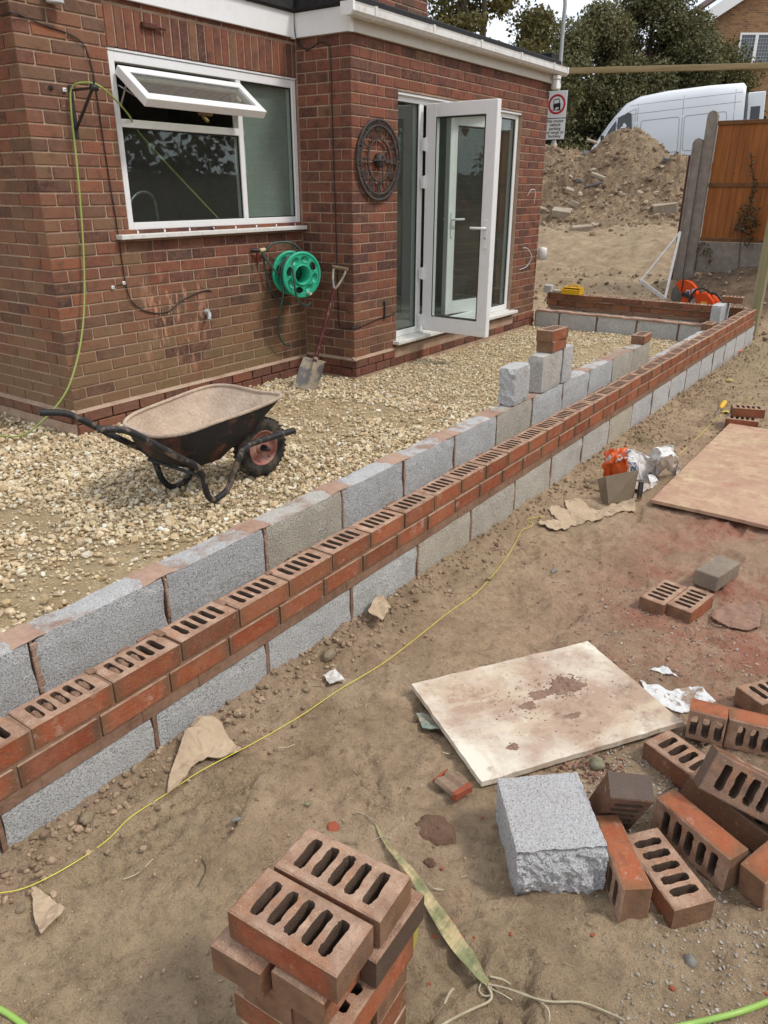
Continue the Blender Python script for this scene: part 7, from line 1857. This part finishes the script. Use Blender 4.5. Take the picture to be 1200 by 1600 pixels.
# bent aluminium frame leaning by the fence
M['alu'] = dirty('dull_aluminium', (.55, .54, .51), (.42, .40, .36), 14, .5, .5, .1, coord='Position')
b = MB(); y = 9.9
q = lambda px, py, yy: CAM+(FWD+R2*((px-600)/1182.6)-U2*((py-800)/1182.6))*((yy-CAM.y)/(FWD+R2*((px-600)/1182.6)-U2*((py-800)/1182.6)).y)
pA, pB, pC = q(1001, 439, 10.0), q(1039, 467, 9.75), q(1063, 362, 10.5)
for (s_, e_, w_) in ((pC, pA, .012), (pA, pB, .022), (pB, pC, .014)):
    d = (e_-s_); n = d.cross(Vector((0, 1, 0))).normalized(); L_ = d.length; d.normalize(); o3 = Vector((0, .012, 0))
    vs = [s_+n*w_-o3, e_+n*w_-o3, e_-n*w_-o3, s_-n*w_-o3, s_+n*w_+o3, e_+n*w_+o3, e_-n*w_+o3, s_-n*w_+o3]; b.add(vs, [(0, 1, 2, 3), (7, 6, 5, 4), (0, 4, 5, 1), (1, 5, 6, 2), (2, 6, 7, 3), (3, 7, 4, 0)])
o = b.build('metal_frame', M['alu']); tag(o, 'bent triangular grey metal frame leaning beside the concrete fence post', 'metal frame')

# cut-off saw
M['saw_o'] = plastic('orange_enamel', (.62, .07, .012), .3, .3, (.4, .2, .12)); M['saw_d'] = dirty('dusty_saw_blade', (.10, .105, .10), (.19, .175, .15), 8, .6, .4)
sw = empty('cut_off_saw', (-.86, 9.45, -.25), (0, 0, math.radians(-14)), 'orange cut-off saw with a dark disc standing behind the far brick wall', 'saw')
S = 1.0
b = MB(); b.lathe([(0, -.002), (.165, -.002), (.165, .002), (0, .002)], (-.22, 0, .19), (0, 1, 0), 40); b.lathe([(0, -.006), (.04, -.006), (.04, .006), (0, .006)], (-.22, -.002, .19), (0, 1, 0), 16); b.build('blade', M['saw_d'], sw)
b = MB()
def arc(r0, r1, a0_, a1_, c, y0, y1, n=18):
    P = [(c[0]+r1*math.cos(a0_+(a1_-a0_)*k/n), c[1]+r1*math.sin(a0_+(a1_-a0_)*k/n)) for k in range(n+1)]+[(c[0]+r0*math.cos(a1_+(a0_-a1_)*k/n), c[1]+r0*math.sin(a1_+(a0_-a1_)*k/n)) for k in range(n+1)]
    b.prism(P, (0, y0, 0), (1, 0, 0), (0, 0, 1), (0, 1, 0), y1-y0)
arc(.02, .188, math.radians(-95), math.radians(128), (-.215, .19), -.035, -.028); arc(.180, .188, math.radians(-95), math.radians(128), (-.215, .19), -.028, .03)
b.build('blade_guard', M['saw_o'], sw)
b = MB(); b.box((-.22, -.06, .17), (.02, -.036, .215), 0, .006, Matrix.Rotation(.25, 3, 'Y')); b.box((-.235, -.045, .24), (-.225, -.0355, .40)); b.build('drive_arm', M['black'], sw)
b = MB(); b.prism([(-.03, .20), (.03, .255), (.13, .25), (.22, .17), (.24, .10), (.20, .02), (.10, .005), (.05, .08)], (0, -.09, 0), (1, 0, 0), (0, 0, 1), (0, 1, 0), .20); b.build('engine_cover', M['saw_o'], sw)
b = MB(); b.prism([(-.07, .02), (-.06, .15), (-.03, .19), (.05, .085), (.10, .01), (.08, -.03), (-.04, -.03)], (0, -.10, 0), (1, 0, 0), (0, 0, 1), (0, 1, 0), .20); b.build('engine_block', dirty('grey_casting', (.34, .33, .30), (.25, .23, .2), 14, .7), sw)
b = MB(); b.tube([(-.08, -.11, 0), (-.07, -.11, .17), (-.02, -.10, .28), (.05, -.06, .31), (.10, .0, .27), (.08, .06, .22)], .013, 8, sub=5); b.build('front_handle', M['black'], sw)
b = MB(); b.tube([(.12, 0, .25), (.20, 0, .25), (.29, 0, .17), (.32, 0, .10), (.25, 0, .05)], .016, 8, sub=4); b.build('rear_handle', M['black'], sw)
b = MB(); b.box((-.17, -.0375, .20), (-.115, -.0355, .27)); b.box((-.095, -.0375, .24), (-.06, -.0355, .29)); b.build('sticker', plastic('white_sticker', (.6, .6, .62), .5, .2), sw)
b = MB(); b.box((-.160, -.0392, .22), (-.125, -.0378, .255)); b.build('sticker_print', plastic('blue_sticker_print', (.04, .06, .25), .5, .2), sw)
b = MB(); b.box((.07, -.0925, .10), (.15, -.0905, .16)); b.build('label_plate', plastic('yellow_label', (.75, .38, .06), .5, .2), sw)
shard(-.62, 9.62, .09, 'rounded tan stone behind the far wall near the saw', 'peb_tan', 'stone', 'stone', seed=91)

# ================================================================== van
M['vanwhite'] = None
m = NB('white_van_paint', .25, .5); p_ = m.coord('Object'); s_ = m.sep(p_); n1_ = m.noise(p_, 3, 5, .6)
c = m.mix(m.math('MULTIPLY', m.mr(s_['Z'], 1.1, .4, 0, .45), n1_), (.74, .76, .78), (.38, .35, .30)); m.b.inputs['Coat Weight'].default_value = .4
M['vanwhite'] = m.done(c, .3)
M['vanglass'] = plastic('dark_van_glass', (.045, .05, .055), .08, .0); M['vangap'] = plastic('panel_gap', (.30, .31, .33), .7, .0); M['vantrim'] = plastic('black_trim', (.035, .035, .035), .6, .2)
dirf = Vector((-.985, -.174, 0)); 
vrear = Vector((-4.30, 26.9, 1.37))
van = empty('parked_van', vrear, (0, .075, math.atan2(dirf.y, dirf.x)), 'white high-roof panel van parked behind the spoil heap with its back doors open', 'van'); van.scale = (.84, 1, 1)
# local: x forward from the rear, y to the left of travel (the near side is +y ... set below), z up
WV = 1.0
sec = [   # x, half width low, half width mid, half width top, z bottom, z belt, z top
    (0.00, .96, .99, .86, .42, 1.35, 2.62), (.10, .98, 1.0, .90, .42, 1.35, 2.72), (1.2, .99, 1.01, .90, .42, 1.35, 2.76), (2.6, .99, 1.01, .90, .42, 1.35, 2.76), (3.55, .99, 1.01, .89, .42, 1.35, 2.70),
    (4.05, .99, 1.00, .86, .42, 1.35, 2.55), (4.45, .98, .99, .80, .42, 1.33, 2.28), (4.85, .98, .98, .76, .42, 1.30, 1.90), (5.10, .97, .96, .80, .42, 1.24, 1.55), (5.35, .95, .93, .82, .42, 1.10, 1.28), (5.65, .90, .86, .76, .42, .95, 1.12), (5.85, .80, .76, .66, .45, .80, .95)]
V = []; F = []
m_ = 16
for (x, wl, wm, wt, zb, zm, zt_) in sec:
    ring = [(wl-.06, zb), (wl, zb+.06), (wl, (zb+zm)/2), (wm, zm), (wm-.01, zm+(zt_-zm)*.45), (wt+.035, zt_-.30*min(1, (zt_-zm))), (wt-.02, zt_-.10*min(1, zt_-zm)), (wt-.18, zt_-.01), ]
    full = [(w_, z_) for w_, z_ in ring]+[(-w_, z_) for w_, z_ in ring[::-1]]
    V += [(x, w_, z_) for w_, z_ in full]
for i in range(len(sec)-1):
    for k in range(m_): F.append((i*m_+k, i*m_+(k+1) % m_, (i+1)*m_+(k+1) % m_, (i+1)*m_+k))
F.append(tuple(range((len(sec)-1)*m_, len(sec)*m_)))
b = MB(); b.add(V, F, 0, True)
me = b.mesh('body', M['vanwhite']); o = link(bpy.data.objects.new('body', me), van)
def side_y(x, z):
    xs__ = [s[0] for s in sec]; f = lambda i: float(np.interp(x, xs__, [s[i] for s in sec])); wl, wm, wt, zb, zm, zt_ = [f(i) for i in range(1, 7)]
    zz = [zb, zb+.06, (zb+zm)/2, zm, zm+(zt_-zm)*.45, zt_-.30*min(1, zt_-zm), zt_-.10*min(1, zt_-zm), zt_-.01]; ww = [wl-.06, wl, wl, wm, wm-.01, wt+.035, wt-.02, wt-.18]
    return float(np.interp(z, zz, ww))
SY = 1
def side_line(b, pts, w_=.008, off=.003):
    for (x0, z0), (x1, z1) in zip(pts[:-1], pts[1:]):
        n = max(1, int(math.hypot(x1-x0, z1-z0)/.15))
        for k in range(n):
            a = k/n; c = (k+1)/n; xa, za, xb, zb_ = x0+(x1-x0)*a, z0+(z1-z0)*a, x0+(x1-x0)*c, z0+(z1-z0)*c; L_ = math.hypot(xb-xa, zb_-za); nx_, nz_ = -(zb_-za)/L_*w_, (xb-xa)/L_*w_
            for s_ in (GS,):
                P = [(xa+nx_, za+nz_), (xb+nx_, zb_+nz_), (xb-nx_, zb_-nz_), (xa-nx_, za-nz_)]; b.add([(x, s_*(side_y(x, z)+off), z) for x, z in P], [(0, 1, 2, 3)])
def rr_rect(x0, z0, x1, z1, r=.09):
    P = []
    for cx, cz, a in ((x1-r, z1-r, 0), (x0+r, z1-r, 90), (x0+r, z0+r, 180), (x1-r, z0+r, 270)):
        for k in range(5): t = math.radians(a+22.5*k); P.append((cx+r*math.cos(t), cz+r*math.sin(t)))
    return P+[P[0]]
for GS in (1, -1):
    b = MB(); side_line(b, rr_rect(.55, 1.02, 1.95, 1.98), .010); side_line(b, rr_rect(2.12, 1.02, 3.45, 1.98), .010)
    side_line(b, [(2.02, .50), (2.02, 2.70)], .009); side_line(b, [(3.58, .50), (3.58, 2.62)], .009); side_line(b, [(.32, .50), (.32, 2.70)], .008); side_line(b, [(.10, 2.20), (4.2, 2.20)], .007); side_line(b, [(.10, 2.45), (3.9, 2.45)], .006); side_line(b, [(.1, .88), (5.3, .88)], .009); side_line(b, [(.1, .62), (5.3, .62)], .02)
    side_line(b, [(3.66, .60), (3.66, 2.34), (4.45, 2.12), (4.85, 1.68), (5.0, 1.2), (5.0, .6)], .008)
    b.build('panel_gap', M['vangap'], van)
def side_patch(name, poly, mat, off=.06):
    tr = tessellate_polygon([[Vector((x, z, 0)) for x, z in poly]])
    for s_ in (1, -1): b = MB(); b.add([(x, s_*(side_y(x, z)+off), z) for x, z in poly], [tuple(t) for t in tr]); b.build(name, mat, van)
side_patch('door_window', [(3.74, 1.62), (4.30, 1.60), (4.30, 2.14), (3.92, 2.26), (3.80, 2.22)], M['vanglass']); side_patch('quarter_window', [(4.35, 1.59), (4.78, 1.56), (4.62, 1.82), (4.35, 2.10)], M['vanglass'])
side_patch('sill_trim', [(.1, .42), (5.2, .42), (5.2, .60), (.1, .60)], M['vantrim'])
b = MB()
for s_ in (1, -1): b.box((3.38, s_*1.005, 1.00), (3.52, s_*1.045, 1.035), 0, .006)
b.build('door_handle', M['vantrim'], van)
b = MB()
for s_ in (1, -1): b.box((4.75, s_*1.0, 1.38), (4.85, s_*1.22, 1.68), 0, .02)
b.build('mirror', M['vantrim'], van)
b = MB()
for xx in (4.45, 4.6, 4.75, 4.9, 5.05): pass
wsv = [(4.20, -.74, 2.42), (4.20, .74, 2.42), (5.12, .80, 1.50), (5.12, -.80, 1.50)]
b.add([(v[0]+.035, v[1], v[2]+.035) for v in wsv], [(0, 1, 2, 3)]); b.build('windscreen', M['vanglass'], van)
for xx in (1.05, 4.75):
    for s_ in (1, -1):
        w_ = empty('wheel', (xx, s_*.86, .34), parent=van); b = MB(); b.lathe([(.2, -.11), (.32, -.11), (.35, -.08), (.35, .08), (.32, .11), (.2, .11)], (0, 0, 0), (0, 1, 0), 28); b.build('tyre', M['vantrim'], w_); b = MB(); b.lathe([(0, .06*s_), (.12, .09*s_), (.2, .10*s_)], (0, 0, 0), (0, 1, 0), 24); b.build('rim', M['alu'], w_)
b = MB()
b.box((-.02, -.85, .5), (-.012, .85, 2.5)); b.build('load_space_shade', plastic('dark_load_space', (.03, .03, .03), .8, .0), van)  # thin dark sheet across the open back, coloured as the shaded inside
for s_, aa in ((-1, 2.1),):
    d_ = empty('rear_door', (-.02, s_*.93, 0), (0, 0, math.pi+.25), parent=van); b = MB(); b.box((0, -.03, .48), (.60, .03, 2.60), 0, .02); b.build('door_panel', M['vanwhite'], d_); b = MB(); b.box((.12, -.035, 1.7), (.45, .035, 2.2), 0, .0); b.build('door_glass', M['vanglass'], d_)

# ================================================================== lamp column with parking sign
M['galv'] = dirty('galvanised_grey', (.42, .44, .44), (.34, .35, .34), 5, .6, .4)
LK = 21/17; LP = Vector((CAM.x+(-5.48-CAM.x)*LK, CAM.y+(15.20-CAM.y)*LK, .0)); gz_ = float(H(LP.x, LP.y))
lamp = empty('street_lamp', (LP.x, LP.y, gz_), label='tall grey lamp column behind the house corner', cat='street lamp')
b = MB(); b.tube([(0, 0, -.1), (0, 0, 1.6), (0, 0, 1.62), (0, 0, 4.2), (0, 0, 6.0)], [.075, .07, .05, .045, .042], 12)
ht = CAM.z+(4.47-CAM.z)*LK-gz_
b = MB(); b.tube([(0, 0, -.1), (0, 0, 1.2), (0, 0, 1.25), (0, 0, ht-.25)], [.07, .07, .05, .045], 12); b.tube([(0, 0, ht-.25), (0, 0, ht-.05), (-.04, -.02, ht+.12), (-.16, -.08, ht+.22), (-.5, -.25, ht+.30)], .045, 10, sub=4); b.build('column', M['galv'], lamp)
b = MB(); b.box((-.95, -.52, ht+.24), (-.5, -.2, ht+.36), 0, .04); b.build('lantern', M['galv'], lamp)
# sign, facing the garden
cdir = Vector((CAM.x-LP.x, CAM.y-LP.y, 0)).normalized(); sang = math.atan2(cdir.y, cdir.x)+math.pi/2-.35
sg = empty('parking_sign', (LP.x+cdir.x*.08, LP.y+cdir.y*.08, CAM.z+(2.955-CAM.z)*LK), (0, 0, sang), 'no motor vehicle parking on verge or footway sign on the lamp column', 'sign')
sg.scale = (LK, LK, LK); M['signw'] = plastic('sign_white', (.78, .80, .80), .4, .05); M['signr'] = plastic('sign_red', (.50, .015, .035), .4, .0); M['signk'] = plastic('sign_black', (.015, .015, .02), .4, .0)
SW = .40
b = MB(); b.box((-SW/2, .0, -.475), (SW/2, .012, .0), 0, .004); b.build('sign_plate', M['signw'], sg); b = MB(); b.box((-SW/2, 0, -.86), (SW/2, .012, -.490), 0, .004); b.build('sign_plate', M['signw'], sg)
b = MB(); b.box((-SW/2-.008, .013, -.872), (SW/2+.008, .03, .008), 0, .002); b.build('sign_backing', M['signk'], sg)
b = MB(); b.lathe([(.138, .0), (.138, .003), (.178, .003), (.178, 0)], (0, 0, -.235), (0, -1, 0), 48); b.build('red_ring', M['signr'], sg)
b = MB()
def fl(poly, off=.004): tr = tessellate_polygon([[Vector((x, z, 0)) for x, z in poly]]); b.add([(x, -off, z) for x, z in poly], [tuple(t) for t in tr])
rt_ = lambda poly: [(x*math.cos(.14)-z*math.sin(.14), x*math.sin(.14)+z*math.cos(.14)-.235) for x, z in poly]
fl(rt_([(-.066, .005), (-.06, .085), (-.05, .095), (.05, .095), (.06, .085), (.066, .005)])); fl(rt_([(-.072, -.055), (-.075, .004), (.075, .004), (.072, -.055)])); fl(rt_([(-.070, -.09), (-.070, -.054), (-.035, -.054), (-.035, -.09)])); fl(rt_([(.035, -.09), (.035, -.054), (.070, -.054), (.070, -.09)]))
fl([(-.09, -.345), (-.09, -.337), (.0, -.337), (.02, -.317), (.08, -.317), (.08, -.345)])
b.build('tilted_car_symbol', M['signk'], sg)
b = MB(); fl(rt_([(-.052, .018), (-.048, .078), (.048, .078), (.052, .018)]), .0055); b.build('car_windscreen', M['signw'], sg)
for i, s_ in enumerate(('No motor', 'vehicle', 'parking', 'on verge or', 'footway')):
    cu = bpy.data.curves.new('lettering', 'FONT'); cu.body = s_; cu.size = .080; cu.align_x = 'CENTER'; cu.offset = .0012; t_ = bpy.data.objects.new('t', cu); COL.objects.link(t_)
    me = bpy.data.meshes.new_from_object(t_.evaluated_get(bpy.context.evaluated_depsgraph_get())); bpy.data.objects.remove(t_); me.materials.clear(); me.materials.append(M['signk'])
    o = link(bpy.data.objects.new('lettering', me), sg); o.location = (0, -.003, -.555-.068*i); o.rotation_euler = (math.pi/2, 0, 0)

# ================================================================== far house
M['fbrick'] = None
m = NB('buff_brick_far', .9, .2); oc = m.coord('Object'); bt_ = m.n('ShaderNodeTexBrick'); s_ = m.sep(oc); cb = m.n('ShaderNodeCombineXYZ'); m.set(cb.inputs[0], m.math('ADD', s_['X'], s_['Y'])); m.set(cb.inputs[1], s_['Z']); m.set(bt_.inputs['Vector'], cb.outputs[0])
bt_.inputs['Scale'].default_value = 1; bt_.inputs['Brick Width'].default_value = .225; bt_.inputs['Row Height'].default_value = .075; bt_.inputs['Mortar Size'].default_value = .006
for k_, v_ in (('Color1', (.30, .165, .075, 1)), ('Color2', (.15, .075, .045, 1)), ('Mortar', (.30, .24, .18, 1))): bt_.inputs[k_].default_value = v_
c = m.mix(m.mr(m.noise(oc, 6, 3), .4, .7, 0, .5), bt_.outputs['Color'], (.36, .21, .09)); M['fbrick'] = m.done(c, .9, m.bump(bt_.outputs['Fac'], -.4, .01))
m = NB('red_brick_far', .9, .2); M['fbrick2'] = m.done((.12, .045, .035), .9)
M['tile'] = dirty('brown_roof_tiles', (.09, .05, .04), (.13, .085, .07), 6, .9)
E0 = Vector((-8.65, 33.57, 0)); ux = Vector((.83, .56, 0)).normalized()
fh = empty('far_house', (E0.x, E0.y, 1.4), (0, 0, math.atan2(ux.y, ux.x)), 'buff brick house with a white gable board and leaded window, top right', 'house')
ez = 5.45; GZ = ez+5.0*.62
b = MB(); b.prism([(.55, -.4), (10.5, -.4), (10.5, ez+.2), (5.5, GZ-.2), (.55, ez+.15)], (0, .0, 0), (1, 0, 0), (0, 0, 1), (0, 1, 0), 8); b.build('wall', M['fbrick'], fh)
b = MB(); b.box((.5, -.02, -.4), (1.25, -.003, ez+.55), 0); b.build('brick_pier', M['fbrick2'], fh)
b = MB(); L_ = 5.6
sl = math.atan(.80)
P = [(-.10, ez-.30), (.62, ez-.30), (.62, ez-.02), (5.5, ez-.02+4.88*.62), (5.5, ez+.36+4.88*.62), (-.10, ez+.02)]
b.prism(P, (0, -.28, 0), (1, 0, 0), (0, 0, 1), (0, 1, 0), .05); b.box((-.05, -.225, ez-.28), (.6, 8, ez-.25)); b.build('bargeboard', M['upvc'], fh)
b = MB(); b.add([(-.25, -.33, ez+.03), (5.5, -.33, ez+.03+5.75*.62+.1), (5.5, 8.4, ez+.03+5.75*.62+.1), (-.25, 8.4, ez+.03)]+[(-.25, -.33, ez+.12), (5.5, -.33, ez+.12+5.75*.62+.1), (5.5, 8.4, ez+.12+5.75*.62+.1), (-.25, 8.4, ez+.12)], [(0, 1, 2, 3), (7, 6, 5, 4), (0, 4, 5, 1), (3, 2, 6, 7), (0, 3, 7, 4)])
b.add([(11.25, -.33, ez), (5.5, -.33, ez+3.6), (5.5, 8.4, ez+3.6), (11.25, 8.4, ez)], [(0, 3, 2, 1)]); b.build('roof', M['tile'], fh)
b = MB(); b.tube([(-.2, -.3, ez-.1), (-.2, 8, ez-.1)], .06, 8); b.tube([(-.2, -.2, ez-.1), (-.05, -.1, ez-.35), (.55, -.06, ez-.6), (.6, -.06, -.4)], .035, 8); b.build('gutter', M['black'], fh)
b = MB(); wx0, wx1, wz0, wz1 = 2.22, 3.52, 4.22, 5.30
frame = [((wx0, wz0), (wx1, wz0+.07)), ((wx0, wz1-.07), (wx1, wz1)), ((wx0, wz0+.07), (wx0+.07, wz1-.07)), ((wx1-.07, wz0+.07), (wx1, wz1-.07)), (((wx0+wx1)/2-.06, wz0+.07), ((wx0+wx1)/2+.06, wz1-.07))]
for (a, c_) in frame: b.box((a[0], -.05, a[1]), (c_[0], .02, c_[1]), 0, .004)
b.box((wx0-.08, -.12, wz0-.06), (wx1+.08, -.004, wz0-.003), 0, .004); wf = b.build('window', M['upvc'], fh)
b = MB()
for (a, c_) in ((wx0+.07, (wx0+wx1)/2-.06), ((wx0+wx1)/2+.06, wx1-.07)): b.box((a, -.02, wz0+.07), (c_, -.012, wz1-.07))
b.build('pane', plastic('leaded_glass', (.09, .10, .115), .1), wf)
b = MB()
for (a, c_) in ((wx0+.07, (wx0+wx1)/2-.06), ((wx0+wx1)/2+.06, wx1-.07)):
    for k in range(1, 5): x = a+(c_-a)*k/5; b.box((x-.006, -.026, wz0+.07), (x+.006, -.0205, wz1-.07))
    for k in range(1, 8): z = wz0+.07+(wz1-wz0-.14)*k/8; b.box((a, -.0265, z-.006), (c_, -.0207, z+.006))
b.build('glazing_bar', M['galv'], wf)

# ================================================================== trees
M['leafA'] = leaf_mat('dull_green_leaf', [(0, (.055, .058, .025)), (.4, (.115, .112, .048)), (.75, (.185, .17, .075)), (1, (.28, .23, .11))], .6, .25)
M['leafB'] = leaf_mat('autumn_green_leaf', [(0, (.05, .055, .018)), (.45, (.105, .10, .032)), (.8, (.17, .14, .045)), (1, (.20, .10, .04))], .6, .3)
M['leafC'] = leaf_mat('dark_hedge_leaf', [(0, (.018, .022, .010)), (.5, (.042, .048, .020)), (1, (.085, .08, .035))], .6, .2)
def tree(loc, clumps, nl, size, mat, label, seed, limbs=6, group='trees beyond the heap', trunk_r=.16, name='tree', cat='tree', droop=.3):
    x, y = loc; z = float(H(x, y)); t = empty(name, (x, y, z), label=label, cat=cat, group=group); r = random.Random(seed); TI_ = Matrix.Translation((-x, -y, -z))
    top = max(c[2] for c in clumps); b = MB(); b.tube([(x, y, z-.1), (x+r.uniform(-.1, .1), y, z+(top-z)*.3), (x+r.uniform(-.2, .2), y+r.uniform(-.2, .2), z+(top-z)*.65), (x+r.uniform(-.3, .3), y, top)], [trunk_r, trunk_r*.75, trunk_r*.45, .03], 9, sub=4); o = b.build('trunk', M['bark'], None); o.parent = t; o.matrix_parent_inverse = TI_
    for k in range(limbs):
        c = clumps[r.randrange(len(clumps))]; zz = z+(c[2]-z)*r.uniform(.3, .6); e = Vector(c[:3])+Vector((r.uniform(-1, 1)*c[3], r.uniform(-1, 1)*c[4], r.uniform(0, 1)*c[5]))*.8
        b = MB(); b.tube([(x, y, zz), Vector((x, y, zz)).lerp(e, .5)+Vector((0, 0, .2)), e], [trunk_r*.4, trunk_r*.22, .012], 6, sub=4); o = b.build('limb', M['bark'], None); o.parent = t; o.matrix_parent_inverse = TI_
    o = leaves('crown', clumps, nl, size, mat, seed, None, droop); o.parent = t; o.matrix_parent_inverse = TI_; return t
def crown(cx, cy, z0, z1, rx, ry, n, seed, shape='round', small=(.35, .8)):
    r = random.Random(seed); C = []
    for k in range(n):
        t = r.random(); z = z0+(z1-z0)*t; w_ = (math.sin(math.pi*min(1, .18+.82*t))**.6 if shape == 'round' else (1-.75*t)) ; a = r.uniform(0, 6.28); d = math.sqrt(r.random())
        s = r.uniform(*small); C.append((cx+rx*w_*d*math.cos(a), cy+ry*w_*d*math.sin(a), z, s, s, s*r.uniform(.6, .95)))
    return C
# coordinates: heading units -> world
def hw(px, d, z=None):
    r_ = FWD+R2*((px-600)/1182.6)-U2*((300-800)/1182.6); h = Vector((math.sin(YAW), math.cos(YAW))); t = d/(r_.x*h.x+r_.y*h.y); p = CAM+r_*t; return p.x, p.y
TX = [
    (985, 31, 1.4, 7.9, 1.75, 1.7, 60, 30000, 'leafA', 'broad dull green tree, tallest in the middle of the row beyond the van', 11),
    (918, 30, 1.4, 6.6, 1.35, 1.5, 46, 24000, 'leafA', 'green tree between the lamp column and the tallest tree', 12),
    (1052, 31, 1.2, 6.7, 1.35, 1.5, 50, 26000, 'leafA', 'green tree just right of the tallest one, over the van roof', 13),
    (1105, 31.5, 1.2, 5.5, .95, 1.2, 34, 17000, 'leafB', 'lower tree with yellowing leaves in front of the far house', 14),
    (868, 29, 1.0, 5.7, 1.1, 1.3, 34, 15000, 'leafA', 'green tree directly behind the lamp column', 15),
    (745, 20, 3.0, 6.15, 1.35, 1.3, 30, 9000, 'leafB', 'thin autumn-tinted tree showing over the flat roof', 16),
    (700, 21, 3.0, 6.9, 1.2, 1.3, 22, 5200, 'leafB', 'sparse tree behind the flat roof nearest the upper storey', 17),
    (820, 22, 2.6, 5.05, 1.1, 1.2, 24, 6000, 'leafB', 'low leafy tree over the flat roof near the lamp column', 18)]
for (px, d, z0, z1, rx, ry, nc, nl, mt, lab, sd_) in TX:
    cx, cy = hw(px, d); tree((cx, cy), crown(cx, cy, z0, z1, rx, ry, nc, sd_, small=(.45, .95) if d > 25 else (.28, .6)), int(nl*(2.1 if d > 25 else 1.6)), (.07, .14) if d > 25 else (.07, .13), M[mt], lab, sd_, limbs=7)
# dark hedge under the trees
cx0, cy0 = hw(840, 29); cx1, cy1 = hw(1150, 29.5); n = 46
cl = [(cx0+(cx1-cx0)*k/n+rr.uniform(-.2, .2), cy0+(cy1-cy0)*k/n+rr.uniform(-.3, .3), 1.3+rr.uniform(0, 2.2), .6, .6, .6) for k in range(n)]
o = leaves('hedge', cl+[(c[0], c[1], 1.6, .6, .6, .7) for c in cl], 34000, (.10, .17), M['leafC'], 71); tag(o, 'dark hedge running behind the van under the trees', 'hedge')
# garden behind the viewer's right, mirrored in the glass
hx = []
for k in range(64): hx.append((6.6+rr.uniform(-.3, .3), -1+k*.33, .4+rr.uniform(0, 3.4), .7, .7, .8))
o = leaves('garden_hedge', hx+[(c[0], c[1], .3, .8, .8, .8) for c in hx], 42000, (.16, .28), M['leafC'], 72); tag(o, 'tall dark hedge along the right side of the garden, out of frame', 'hedge')
b = MB(); b.box((7.4, -3, -.5), (7.45, 20, 1.5)); o = b.build('garden_fence', M['fencerail']); tag(o, 'brown boundary fence behind the garden hedge', 'fence')
# overhead wire
b = MB(); b.tube([(-9.5, 16, 7.4), (-7.9, 15.8, 6.0), (-7.7, 15.8, 5.0)], .008, 5); o = b.build('overhead_wire', M['black']); tag(o, 'thin dark wire hanging at the left of the sky gap', 'wire')
